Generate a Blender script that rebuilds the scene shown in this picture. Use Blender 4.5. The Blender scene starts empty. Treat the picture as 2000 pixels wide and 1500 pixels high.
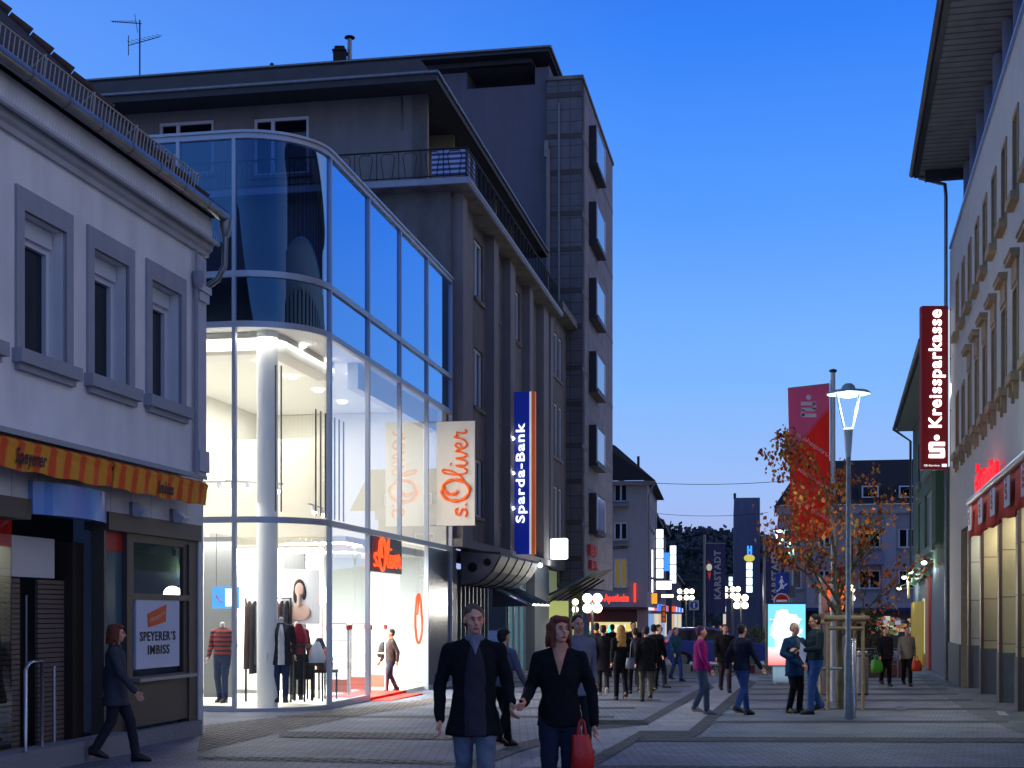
import bpy, math, random
from math import sin, cos, pi, radians, atan, sqrt
from mathutils import Vector, Matrix
random.seed(7)
sc = bpy.context.scene
COL = sc.collection

# ------------------------------------------------------------------ camera
F, EYE, HZ, SL = 2750.0, 1.66, 1200.0, 0.0084
cd = bpy.data.cameras.new('camera'); cam = bpy.data.objects.new('camera', cd); COL.objects.link(cam)
cam.location = (0, 0, EYE); cam.rotation_euler = (pi/2, 0, 0)
cd.sensor_width = 36; cd.lens = F/2000*36; cd.shift_y = 0.225; cd.clip_end = 3000
sc.camera = cam

def lin(c):
    return tuple(((x/255)/12.92 if x/255 <= .04045 else ((x/255+.055)/1.055)**2.4) for x in c)

# ------------------------------------------------------------------ dusk sky
w = bpy.data.worlds.new('World'); sc.world = w; w.use_nodes = True
nt = w.node_tree; N = nt.nodes; L = nt.links
bg = N['Background']; bg.inputs[1].default_value = 1.0
tc = N.new('ShaderNodeTexCoord'); sp = N.new('ShaderNodeSeparateXYZ'); L.new(tc.outputs['Generated'], sp.inputs[0])
rm = N.new('ShaderNodeValToRGB'); L.new(sp.outputs[2], rm.inputs[0])
SKY = [(0.0, (184, 186, 222)), (.035, (176, 188, 236)), (.085, (160, 192, 250)), (.16, (128, 184, 255)),
       (.27, (88, 158, 255)), (.38, (54, 132, 251)), (.46, (48, 106, 225)), (.62, (88, 108, 180)), (1.0, (98, 108, 164))]  # topmost stops, out of view, are paler than dusk to light walls and ground
cr = rm.color_ramp
for i, (p, c) in enumerate(SKY):
    e = cr.elements[i] if i < 2 else cr.elements.new(p)
    e.position = p; e.color = (*lin(c), 1)
# a little paler toward the west (the place where the sun went down, left of the street)
mr = N.new('ShaderNodeMapRange'); mr.inputs[1].default_value = .1; mr.inputs[2].default_value = -.6
mr.inputs[3].default_value = 0; mr.inputs[4].default_value = .45; L.new(sp.outputs[0], mr.inputs[0])
mx = N.new('ShaderNodeMix'); mx.data_type = 'RGBA'; L.new(mr.outputs[0], mx.inputs[0]); L.new(rm.outputs[0], mx.inputs[6])
mx.inputs[7].default_value = (*lin((150, 198, 255)), 1)
# faint thin cloud mottling
nz = N.new('ShaderNodeTexNoise'); nz.inputs['Scale'].default_value = 2.2; nz.inputs['Detail'].default_value = 4
mp = N.new('ShaderNodeMapping'); mp.inputs['Scale'].default_value = (1, 1, 4); L.new(tc.outputs['Generated'], mp.inputs[0]); L.new(mp.outputs[0], nz.inputs[0])
m2 = N.new('ShaderNodeMapRange'); m2.inputs[1].default_value = .35; m2.inputs[2].default_value = .7; m2.inputs[3].default_value = .97; m2.inputs[4].default_value = 1.04
L.new(nz.outputs[0], m2.inputs[0])
# neutral glow added to the unseen sky behind the bank, to brighten left facades
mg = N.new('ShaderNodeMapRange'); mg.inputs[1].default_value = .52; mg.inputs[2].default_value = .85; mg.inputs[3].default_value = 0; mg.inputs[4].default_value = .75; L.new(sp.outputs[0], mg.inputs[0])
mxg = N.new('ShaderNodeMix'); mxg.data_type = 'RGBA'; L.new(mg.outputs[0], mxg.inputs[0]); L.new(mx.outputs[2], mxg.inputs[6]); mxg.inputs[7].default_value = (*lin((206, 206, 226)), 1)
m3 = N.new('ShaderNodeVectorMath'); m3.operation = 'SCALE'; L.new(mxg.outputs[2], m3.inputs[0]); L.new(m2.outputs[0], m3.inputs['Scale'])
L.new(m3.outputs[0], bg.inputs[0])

sl = bpy.data.lights.new('sun', 'SUN'); sl.energy = .10; sl.angle = radians(30); sl.color = (1, .9, .85)
so = bpy.data.objects.new('sun', sl); COL.objects.link(so); so.rotation_euler = (radians(62), 0, radians(70))

sc.view_settings.view_transform = 'Standard'; sc.view_settings.look = 'None'
sc.view_settings.exposure = 0; sc.view_settings.gamma = 1
sc.cycles.use_denoising = True
sc.cycles.max_bounces = 8; sc.cycles.transparent_max_bounces = 16; sc.cycles.sample_clamp_indirect = 4

# a separate empty scene evaluates modifiers and text quickly
TMP = bpy.data.scenes.new('workbench')
def evaluated(o):
    TMP.collection.objects.link(o)
    with bpy.context.temp_override(scene=TMP, view_layer=TMP.view_layers[0]):
        me = bpy.data.meshes.new_from_object(o.evaluated_get(bpy.context.evaluated_depsgraph_get()))
    return me
# ------------------------------------------------------------------ materials
MATS = {}
def mat(name, col=(128, 128, 128), rough=.8, metal=0, noise=0, nscale=3, bump=0, bscale=40, emit=0, ecol=None,
        brick=None, spec=.5, grime=0):
    """procedural Principled material; col is sRGB of the surface itself."""
    if name in MATS: return MATS[name]
    m = bpy.data.materials.new(name); MATS[name] = m; m.use_nodes = True
    n = m.node_tree.nodes; l = m.node_tree.links; b = n['Principled BSDF']
    c = lin(col)
    b.inputs['Base Color'].default_value = (*c, 1); b.inputs['Roughness'].default_value = rough
    b.inputs['Metallic'].default_value = metal; b.inputs['Specular IOR Level'].default_value = spec
    t = n.new('ShaderNodeTexCoord')
    src = None
    if brick:
        ax, bw, bh, mort, mc = brick
        s_ = n.new('ShaderNodeSeparateXYZ'); l.new(t.outputs['Object'], s_.inputs[0])
        cb = n.new('ShaderNodeCombineXYZ')
        l.new(s_.outputs[ax[0]], cb.inputs[0]); l.new(s_.outputs[ax[1]], cb.inputs[1])
        br = n.new('ShaderNodeTexBrick'); l.new(cb.outputs[0], br.inputs[0])
        br.offset = ax[2] if len(ax) > 2 else .5
        br.inputs['Scale'].default_value = 1; br.inputs['Brick Width'].default_value = bw
        br.inputs['Row Height'].default_value = bh; br.inputs['Mortar Size'].default_value = mort
        br.inputs['Color1'].default_value = (*[x*.86 for x in c], 1); br.inputs['Color2'].default_value = (*[min(1, x*1.12) for x in c], 1)
        br.inputs['Mortar'].default_value = (*lin(mc), 1); br.inputs['Bias'].default_value = 0
        src = br.outputs[0]
    if noise or grime:
        nz = n.new('ShaderNodeTexNoise'); nz.inputs['Scale'].default_value = nscale; nz.inputs['Detail'].default_value = 6
        l.new(t.outputs['Object'], nz.inputs[0])
        mr = n.new('ShaderNodeMapRange'); mr.inputs[1].default_value = .3; mr.inputs[2].default_value = .7
        mr.inputs[3].default_value = 1-noise; mr.inputs[4].default_value = 1+noise; l.new(nz.outputs[0], mr.inputs[0])
        vm = n.new('ShaderNodeVectorMath'); vm.operation = 'SCALE'
        if src is not None: l.new(src, vm.inputs[0])
        else: vm.inputs[0].default_value = c
        l.new(mr.outputs[0], vm.inputs['Scale']); src = vm.outputs[0]
    if grime:
        g = n.new('ShaderNodeTexNoise'); g.inputs['Scale'].default_value = 1; g.inputs['Detail'].default_value = 5
        mm = n.new('ShaderNodeMapping'); mm.inputs['Scale'].default_value = (2.2, 2.2, .35)
        l.new(t.outputs['Object'], mm.inputs[0]); l.new(mm.outputs[0], g.inputs[0])
        mr = n.new('ShaderNodeMapRange'); mr.inputs[1].default_value = .42; mr.inputs[2].default_value = .68
        mr.inputs[3].default_value = 1; mr.inputs[4].default_value = 1-grime; l.new(g.outputs[0], mr.inputs[0])
        vm = n.new('ShaderNodeVectorMath'); vm.operation = 'SCALE'; l.new(src, vm.inputs[0]); l.new(mr.outputs[0], vm.inputs['Scale']); src = vm.outputs[0]
    if src is not None: l.new(src, b.inputs['Base Color'])
    if bump:
        nb = n.new('ShaderNodeTexNoise'); nb.inputs['Scale'].default_value = bscale; nb.inputs['Detail'].default_value = 4
        l.new(t.outputs['Object'], nb.inputs[0])
        bp = n.new('ShaderNodeBump'); bp.inputs['Strength'].default_value = bump; bp.inputs['Distance'].default_value = .02
        l.new(nb.outputs[0], bp.inputs['Height']); l.new(bp.outputs[0], b.inputs['Normal'])
    if emit:
        b.inputs['Emission Color'].default_value = (*lin(ecol or col), 1); b.inputs['Emission Strength'].default_value = emit
    return m

def glass(name, tint=(1, 1, 1), f0=.06, f1=.8, p=2.0, gcol=(1, 1, 1), rough=0.0):
    """clear pane: see-through, reflecting more at a grazing angle."""
    if name in MATS: return MATS[name]
    m = bpy.data.materials.new(name); MATS[name] = m; m.use_nodes = True
    n = m.node_tree.nodes; l = m.node_tree.links; n.clear()
    o = n.new('ShaderNodeOutputMaterial'); mx = n.new('ShaderNodeMixShader'); tr = n.new('ShaderNodeBsdfTransparent'); gl = n.new('ShaderNodeBsdfGlossy')
    tr.inputs[0].default_value = (*tint, 1); gl.inputs[0].default_value = (*gcol, 1); gl.inputs['Roughness'].default_value = rough
    lw = n.new('ShaderNodeLayerWeight'); lw.inputs[0].default_value = .5
    pw = n.new('ShaderNodeMath'); pw.operation = 'POWER'; l.new(lw.outputs['Facing'], pw.inputs[0]); pw.inputs[1].default_value = p
    ml = n.new('ShaderNodeMath'); ml.operation = 'MULTIPLY_ADD'; l.new(pw.outputs[0], ml.inputs[0]); ml.inputs[1].default_value = f1; ml.inputs[2].default_value = f0
    l.new(ml.outputs[0], mx.inputs[0]); l.new(tr.outputs[0], mx.inputs[1]); l.new(gl.outputs[0], mx.inputs[2]); l.new(mx.outputs[0], o.inputs[0])
    return m

def stripes(name, c1, c2, axis, period, duty=.45, emit=0):
    m = mat(name, c1, .85)
    n = m.node_tree.nodes; l = m.node_tree.links; b = n['Principled BSDF']
    t = n.new('ShaderNodeTexCoord'); s_ = n.new('ShaderNodeSeparateXYZ'); l.new(t.outputs['Object'], s_.inputs[0])
    d = n.new('ShaderNodeMath'); d.operation = 'DIVIDE'; d.inputs[1].default_value = period; l.new(s_.outputs[axis], d.inputs[0])
    f = n.new('ShaderNodeMath'); f.operation = 'FRACT'; l.new(d.outputs[0], f.inputs[0])
    a = n.new('ShaderNodeMath'); a.operation = 'SUBTRACT'; a.inputs[1].default_value = .5; l.new(f.outputs[0], a.inputs[0])
    ab = n.new('ShaderNodeMath'); ab.operation = 'ABSOLUTE'; l.new(a.outputs[0], ab.inputs[0])
    r = n.new('ShaderNodeMapRange'); r.inputs[1].default_value = duty/2-.05; r.inputs[2].default_value = duty/2+.05; l.new(ab.outputs[0], r.inputs[0])
    mx = n.new('ShaderNodeMix'); mx.data_type = 'RGBA'; l.new(r.outputs[0], mx.inputs[0])
    mx.inputs[6].default_value = (*lin(c2), 1); mx.inputs[7].default_value = (*lin(c1), 1); l.new(mx.outputs[2], b.inputs['Base Color'])
    return m

# ------------------------------------------------------------------ mesh builder
class MB:
    def __init__(s): s.v = []; s.f = []; s.m = []; s.sm = []
    def add(s, vs, fs, mi=0, smooth=False):
        k = len(s.v); s.v += [tuple(p) for p in vs]
        for f in fs: s.f.append(tuple(i+k for i in f)); s.m.append(mi); s.sm.append(smooth)
    def quad(s, a, b, c, d, mi=0): s.add([a, b, c, d], [(0, 1, 2, 3)], mi)
    def poly(s, pts, mi=0): s.add(pts, [tuple(range(len(pts)))], mi)
    def hexa(s, c, mi=0):  # 8 corners, bottom 4 then top 4
        s.add(c, [(3, 2, 1, 0), (4, 5, 6, 7), (0, 1, 5, 4), (1, 2, 6, 5), (2, 3, 7, 6), (3, 0, 4, 7)], mi)
    def box(s, x0, x1, y0, y1, z0, z1, mi=0):
        s.hexa([(x0, y0, z0), (x1, y0, z0), (x1, y1, z0), (x0, y1, z0), (x0, y0, z1), (x1, y0, z1), (x1, y1, z1), (x0, y1, z1)], mi)
    def bevbox(s, x0, x1, y0, y1, z0, z1, b=.02, mi=0):
        """box with chamfered vertical edges and top/bottom rims"""
        def ring(z, i):
            return [(x0+b+i, y0+i, z), (x1-b-i, y0+i, z), (x1-i, y0+b+i, z), (x1-i, y1-b-i, z), (x1-b-i, y1-i, z), (x0+b+i, y1-i, z), (x0+i, y1-b-i, z), (x0+i, y0+b+i, z)]
        s.loft([ring(z0, b), ring(z0+b, 0), ring(z1-b, 0), ring(z1, b)], mi, False)
    def loft(s, rings, mi=0, smooth=True, cap=True):
        n = len(rings[0]); vs = [p for r in rings for p in r]; fs = []
        for i in range(len(rings)-1):
            for j in range(n):
                fs.append((i*n+j, i*n+(j+1) % n, (i+1)*n+(j+1) % n, (i+1)*n+j))
        s.add(vs, fs, mi, smooth)
        if cap:
            s.add(rings[0][::-1], [tuple(range(n))], mi); s.add(rings[-1], [tuple(range(n))], mi)
    def tube(s, pts, r, n=8, mi=0, flat=None, cap=True):
        pts = [Vector(p) for p in pts]; rs = r if isinstance(r, (list, tuple)) else [r]*len(pts)
        rings = []; up = None
        for i, p in enumerate(pts):
            a = pts[max(i-1, 0)]; b = pts[min(i+1, len(pts)-1)]
            t = (b-a)
            t = t.normalized() if t.length > 1e-9 else Vector((0, 0, 1))
            if up is None:
                up = Vector((0, 0, 1)) if abs(t.z) < .9 else Vector((1, 0, 0))
            x = t.cross(up)
            if x.length < 1e-6: x = t.orthogonal()
            x.normalize(); y = x.cross(t).normalized(); up = y
            rings.append([tuple(p + x*(rs[i]*cos(2*pi*k/n)) + y*(rs[i]*sin(2*pi*k/n))) for k in range(n)])
        s.loft(rings, mi, True, cap)
    def lathe(s, prof, c=(0, 0, 0), n=20, mi=0):
        s.loft([[(c[0]+r*cos(2*pi*k/n), c[1]+r*sin(2*pi*k/n), c[2]+z) for k in range(n)] for r, z in prof], mi, True, True)
    def ball(s, c, r, n=12, mi=0, q=None):
        rx, ry, rz = r if isinstance(r, (tuple, list)) else (r, r, r)
        rings = []
        for i in range(1, n//2+1):
            a = pi*i/(n//2+1) - pi/2
            ring = []
            for k in range(n):
                p = Vector((rx*cos(a)*cos(2*pi*k/n), ry*cos(a)*sin(2*pi*k/n), rz*sin(a)))
                if q is not None: p = q @ p
                ring.append(tuple(p + Vector(c)))
            rings.append(ring)
        s.loft(rings, mi, True, False)
        k = len(rings)
        lo = Vector((0, 0, -rz)); hi = Vector((0, 0, rz))
        if q is not None: lo = q @ lo; hi = q @ hi
        lo = lo+Vector(c); hi = hi+Vector(c)
        s.add([tuple(lo)]+rings[0], [(0, 1+(j+1) % n, 1+j) for j in range(n)], mi, True)
        s.add([tuple(hi)]+rings[-1], [(0, 1+j, 1+(j+1) % n) for j in range(n)], mi, True)
    def extrude(s, prof, fn, a0, a1, mi=0):
        """prof 2-D polygon, fn(a, p) -> point"""
        s.loft([[fn(a0, p) for p in prof], [fn(a1, p) for p in prof]], mi, False)
    def build(s, name, mats, parent=None, weld=False):
        me = bpy.data.meshes.new(name); me.from_pydata(s.v, [], s.f)
        mats = mats if isinstance(mats, (list, tuple)) else [mats]
        for m in mats: me.materials.append(m)
        me.polygons.foreach_set('material_index', s.m); me.polygons.foreach_set('use_smooth', s.sm)
        if weld:
            import bmesh
            bm = bmesh.new(); bm.from_mesh(me); bmesh.ops.remove_doubles(bm, verts=bm.verts, dist=1e-4); bm.to_mesh(me); bm.free()
        me.update(); o = bpy.data.objects.new(name, me); COL.objects.link(o)
        if parent is not None: o.parent = parent
        return o

def tag(o, label=None, cat=None, group=None, kind=None):
    if label: o['label'] = label
    if cat: o['category'] = cat
    if group: o['group'] = group
    if kind: o['kind'] = kind
    return o
def thing(name, label, cat, loc=(0, 0, 0), rz=0, group=None):
    o = bpy.data.objects.new(name, None); COL.objects.link(o); o.location = loc; o.rotation_euler = (0, 0, rz)
    o.empty_display_size = .3
    return tag(o, label, cat, group)
def copy_tree(o, parent=None):
    c = o.copy(); COL.objects.link(c)
    if parent is not None: c.parent = parent
    for ch in list(o.children): copy_tree(ch, c)
    return c
def light(parent, kind, loc, power, col=(1, 1, 1), size=.2, rot=None, sy=None, spot=None):
    d = bpy.data.lights.new('lamp_light', kind); d.energy = power; d.color = col
    if kind == 'AREA':
        d.size = size
        if sy: d.shape = 'RECTANGLE'; d.size_y = sy
    else: d.shadow_soft_size = size
    if spot: d.spot_size = radians(spot); d.spot_blend = .6
    o = bpy.data.objects.new('lamp_light', d); COL.objects.link(o); o.location = loc
    if rot: o.rotation_euler = rot
    o.parent = parent; return o

# ------------------------------------------------------------------ where pixels of the photograph lie
def gz(y): return -SL*y
def G(u, v, dz=0):
    """the point of the (slightly falling) street seen at a pixel"""
    y = F*EYE/(v-HZ-F*SL); return Vector(((u-1000)/F*y, y, gz(y)+dz))
def at(u, y): return Vector(((u-1000)/F*y, y, gz(y)))
def zat(v, y): return EYE+(HZ-v)*y/F

class Frame:
    """a building's own axes: local X runs along the street away from us, local Y to its left"""
    def __init__(s, u, y, vp):
        s.th = atan((vp-1000)/F); s.o = Vector(((u-1000)/F*y, y)); s.d = Vector((sin(s.th), cos(s.th))); s.n = Vector((cos(s.th), -sin(s.th)))
        s.loc = (s.o.x, s.o.y, 0); s.rz = pi/2-s.th
    def loc3(s, p):  # world -> local
        q = Vector((p[0], p[1]))-s.o; return (q.dot(s.d), -q.dot(s.n), p[2])
    def left(s, t=0): return Plane(s, (0, -t), (1, 0), (0, 1))
    def right(s, t=0): return Plane(s, (0, t), (1, 0), (0, -1))
    def front(s, x=0): return Plane(s, (x, 0), (0, -1), (1, 0))
class Plane:
    """map(a, z, d): a along the wall, d inward"""
    def __init__(s, fr, o, A, D): s.fr = fr; s.o = o; s.A = A; s.D = D
    def map(s, a, z, d=0): return (s.o[0]+a*s.A[0]+d*s.D[0], s.o[1]+a*s.A[1]+d*s.D[1], z)
    def world(s, a, z, d=0):
        x, y, z = s.map(a, z, d); q = s.fr.o+s.fr.d*x-s.fr.n*y; return Vector((q.x, q.y, z))
    def px(s, u, v=None, d=0):
        k = (u-1000)/F; p0 = s.world(0, 0, d); p1 = s.world(1, 0, d); A = p1-p0
        a = (k*p0.y-p0.x)/(A.x-k*A.y)
        if v is None: return a
        y = p0.y+a*A.y; return a, zat(v, y)
    def box(s, mb, a0, a1, z0, z1, d0, d1, mi=0):
        mb.hexa([s.map(a0, z0, d0), s.map(a1, z0, d0), s.map(a1, z0, d1), s.map(a0, z0, d1), s.map(a0, z1, d0), s.map(a1, z1, d0), s.map(a1, z1, d1), s.map(a0, z1, d1)], mi)
    def holes(s, mb, a0, a1, z0, z1, hs, depth=.2, mi=0, mr=0, d=0):
        A = sorted({a0, a1, *[h[0] for h in hs], *[h[1] for h in hs]}); Z = sorted({z0, z1, *[h[2] for h in hs], *[h[3] for h in hs]})
        A = [a for a in A if a0 <= a <= a1]; Z = [z for z in Z if z0 <= z <= z1]
        for i in range(len(A)-1):
            for j in range(len(Z)-1):
                ca = (A[i]+A[i+1])/2; cz = (Z[j]+Z[j+1])/2
                if any(h[0] < ca < h[1] and h[2] < cz < h[3] for h in hs): continue
                mb.quad(s.map(A[i], Z[j], d), s.map(A[i+1], Z[j], d), s.map(A[i+1], Z[j+1], d), s.map(A[i], Z[j+1], d), mi)
        for h in hs:
            a, b, c, e = h[:4]
            for p, q in (((a, c), (b, c)), ((b, c), (b, e)), ((b, e), (a, e)), ((a, e), (a, c))):
                mb.quad(s.map(*p, d), s.map(*q, d), s.map(*q, d+depth), s.map(*p, d+depth), mr)
    def window(s, par, a0, a1, z0, z1, d, fm, gm, fw=.07, cols=(), rows=(), sill=None, lab=None, open_rows=None, name='window'):
        m = MB(); e = .06
        s.box(m, a0, a0+fw, z0, z1, d-e, d); s.box(m, a1-fw, a1, z0, z1, d-e, d)
        s.box(m, a0+fw, a1-fw, z0, z0+fw, d-e, d); s.box(m, a0+fw, a1-fw, z1-fw, z1, d-e, d)
        for c in cols:
            x = a0+(a1-a0)*c; s.box(m, x-fw*.6, x+fw*.6, z0+fw, z1-fw, d-e-.004, d-.004)
        for r in rows:
            z = z0+(z1-z0)*r; s.box(m, a0+fw, a1-fw, z-fw*.5, z+fw*.5, d-e+.004, d-.008)
        f = m.build(name, fm, par)
        g = MB(); g.quad(s.map(a0, z0, d+.004), s.map(a1, z0, d+.004), s.map(a1, z1, d+.004), s.map(a0, z1, d+.004)); g.build('pane', gm, f)
        if sill:
            q = MB(); s.box(q, a0-.1, a1+.1, z0-sill[0], z0, -sill[1], d-e-.003); q.build('sill', sill[2], f)
        return f

def text_mesh(body, bold=0.0, shear=0, ext=.5):
    c = bpy.data.curves.new('t', 'FONT'); c.body = body; c.size = 1; c.offset = bold; c.shear = shear; c.extrude = 0; c.resolution_u = 3; c.space_character = 1.12 if bold > .012 else 1.03
    o = bpy.data.objects.new('t', c)
    me = evaluated(o)
    vs = [tuple(v.co) for v in me.vertices]; fs = [tuple(p.vertices) for p in me.polygons]
    bpy.data.objects.remove(o); bpy.data.curves.remove(c); bpy.data.meshes.remove(me); return vs, fs
def letters(name, body, par, m, c, R, U, w, h, depth=.02, bold=.02, shear=0, wob=None):
    """raised lettering centred on c; R reading direction, U up of the letters, size w x h"""
    vs, fs = text_mesh(body, bold, shear)
    xs = [v[0] for v in vs]; ys = [v[1] for v in vs]; x0, x1, y0, y1 = min(xs), max(xs), min(ys), max(ys)
    R = Vector(R); U = Vector(U); Nn = R.cross(U).normalized(); c = Vector(c); mb = MB()
    def P(v, z): return tuple(c+R*((v[0]-x0)/(x1-x0)-.5)*w+U*((v[1]-y0)/(y1-y0)-.5)*h+Nn*z)
    mb.add([P(v, depth) for v in vs], fs)
    edge = {}
    for f in fs:
        for i in range(len(f)):
            a, b = f[i], f[(i+1) % len(f)]
            if (b, a) in edge: edge[(b, a)] = 2
            else: edge[(a, b)] = 1
    for (a, b), k in edge.items():
        if k == 1: mb.quad(P(vs[a], depth), P(vs[b], depth), P(vs[b], 0), P(vs[a], 0))
    return mb.build(name, m, par)
def smooth_path(p, k=5):
    out = []
    for i in range(len(p)-1):
        p0 = p[max(i-1, 0)]; p1 = p[i]; p2 = p[i+1]; p3 = p[min(i+2, len(p)-1)]
        for j in range(k):
            t = j/k
            out.append(tuple(.5*((2*p1[q])+(-p0[q]+p2[q])*t+(2*p0[q]-5*p1[q]+4*p2[q]-p3[q])*t*t+(-p0[q]+3*p1[q]-3*p2[q]+p3[q])*t**3) for q in range(2)))
    out.append(p[-1]); return out
SCRIPT = [([(.75, .8), (.5, 1.0), (.2, .85), (.25, .6), (.6, .4), (.65, .15), (.35, 0), (0, .12)], 1),
          ([(1.0, .04), (1.06, .1)], 1.5),
          ([(2.55, 1.95), (2.0, 2.2), (1.5, 1.7), (1.35, .9), (1.6, .1), (2.3, -.25), (2.95, .3), (3.1, 1.2), (2.8, 1.95), (2.35, 2.05), (1.95, 1.6), (1.95, 1.0), (2.2, .75)], 1.35),
          ([(3.0, .25), (3.45, .6), (3.9, 1.5), (3.95, 2.15), (3.7, 2.0), (3.55, 1.0), (3.62, .2), (3.85, 0), (4.1, .3), (4.32, .98), (4.28, .25), (4.5, 0), (4.75, .3), (4.88, .95), (5.0, .25), (5.15, 0), (5.42, .5), (5.5, 1.0), (5.62, .7), (5.75, .45), (6.1, .6), (6.15, .92), (5.92, 1.0), (5.72, .5), (5.88, .05), (6.2, .05), (6.5, .4), (6.68, 1.1), (6.8, .85), (7.05, .9), (6.98, .4), (7.05, .05), (7.3, .15)], .8),
          ([(4.42, 1.4), (4.46, 1.46)], 1.3)]
def script_letters(name, par, m, c, R, U, w, h, r=.03, flat=.4):
    """the shop's handwritten name as strokes; 7.3 wide, 2.45 tall in its own units"""
    R = Vector(R); U = Vector(U); Nn = R.cross(U).normalized(); c = Vector(c); mb = MB()
    for pts, k in SCRIPT:
        pp = smooth_path(pts, 5)
        q = [c+R*((x/7.3)-.5)*w+U*(((y+.25)/2.45)-.5)*h+Nn*r*.5 for x, y in pp]
        rr = [r*k]*len(q)
        if len(q) > 12:
            rr = [r*k*(.75+.45*abs(sin(i*.55))) for i in range(len(q))]
        mb.tube(q, rr, 6)
    return mb.build(name, m, par)
# ------------------------------------------------------------------ people
import numpy as np
def rcone(mb, p0, p1, r0, r1, n=12):
    mb.tube([p0, p1], [r0, r1], n); mb.ball(p0, r0, n); mb.ball(p1, r1, n)
def er(c, rx, ry, n=16, yaw=0):
    return [(c[0]+rx*cos(2*pi*k/n)*cos(yaw)-ry*sin(2*pi*k/n)*sin(yaw), c[1]+rx*cos(2*pi*k/n)*sin(yaw)+ry*sin(2*pi*k/n)*cos(yaw), c[2]) for k in range(n)]
def fused(mb, name, m, parent, vox, it=4, wrinkle=0, seed=0):
    """one continuous smooth skin grown over overlapping rounded volumes"""
    me = bpy.data.meshes.new('raw'); me.from_pydata(mb.v, [], mb.f); me.update()
    o = bpy.data.objects.new('raw', me)
    r = o.modifiers.new('r', 'REMESH'); r.mode = 'VOXEL'; r.voxel_size = vox; r.use_smooth_shade = True
    s_ = o.modifiers.new('s', 'SMOOTH'); s_.factor = .5; s_.iterations = it
    out = evaluated(o)
    bpy.data.objects.remove(o); bpy.data.meshes.remove(me)
    nv = len(out.vertices); co = np.empty(nv*3, np.float32); no = np.empty(nv*3, np.float32)
    if wrinkle:
        out.vertices.foreach_get('co', co); out.vertex_normals.foreach_get('vector', no); co = co.reshape(-1, 3); no = no.reshape(-1, 3)
        x, y, z = co[:, 0]*1.0, co[:, 1]*1.0, co[:, 2]*1.0; d = 0
        for k, (fx, fy, fz, ph) in enumerate(((31, 17, 23, 0), (-19, 37, 31, 2), (47, -29, 41, 4), (11, 53, -67, 1), (71, 23, 59, 5))):
            d = d+np.sin(fx*x+fy*y+fz*z+ph+seed+1.3*np.sin(9*z+7*x+k))
        co += no*(d*wrinkle*.22)[:, None]; out.vertices.foreach_set('co', co.ravel()); out.update()
    out.name = name; out.materials.clear(); out.materials.append(m)
    out.polygons.foreach_set('use_smooth', [True]*len(out.polygons)); out.polygons.foreach_set('material_index', [0]*len(out.polygons))
    ob = bpy.data.objects.new(name, out); COL.objects.link(ob); ob.parent = parent; return ob
def hand(mb, wrist, d, side, curl=.6, fwd=Vector((0, -1, 0)), k=1.0):
    """palm, four unequal bent fingers and a thumb leaving the side of the palm"""
    d = Vector(d).normalized(); f = (fwd-d*fwd.dot(d)).normalized(); inn = d.cross(f)*side  # towards the palm
    w = Vector(wrist); pe = w+d*.085
    for q in (-.028, 0, .028): rcone(mb, w+f*q*.55+d*.01, pe+f*q, .017, .015, 8)
    for i, (q, ln, r) in enumerate(((.034, .072, .0095), (.012, .08, .0098), (-.011, .074, .0095), (-.032, .058, .0085))):
        a = pe+f*q; c1 = curl*(.7+.12*i); b = a+(d*cos(c1)+inn*sin(c1))*ln*.5; c2 = c1+curl*.9
        e = b+(d*cos(c2)+inn*sin(c2))*ln*.5
        mb.tube([a, b, e], [r, r*.95, r*.75], 8); mb.ball(tuple(e), r*.75, 8)
    t0 = w+f*.02+d*.02; t1 = w+f*.055+d*.055+inn*.015; t2 = w+f*.055+d*.088+inn*.03
    mb.tube([t0, t1, t2], [.013, .012, .009], 8); mb.ball(tuple(t2), .009, 8)
SKIN = lambda: mat('skin', (228, 156, 122), .55, noise=.05, nscale=20)
def cloth(name, col, rough=.9): return mat('cloth_'+name, col, rough, noise=.12, nscale=9, bump=.25, bscale=60, spec=.2)
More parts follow.
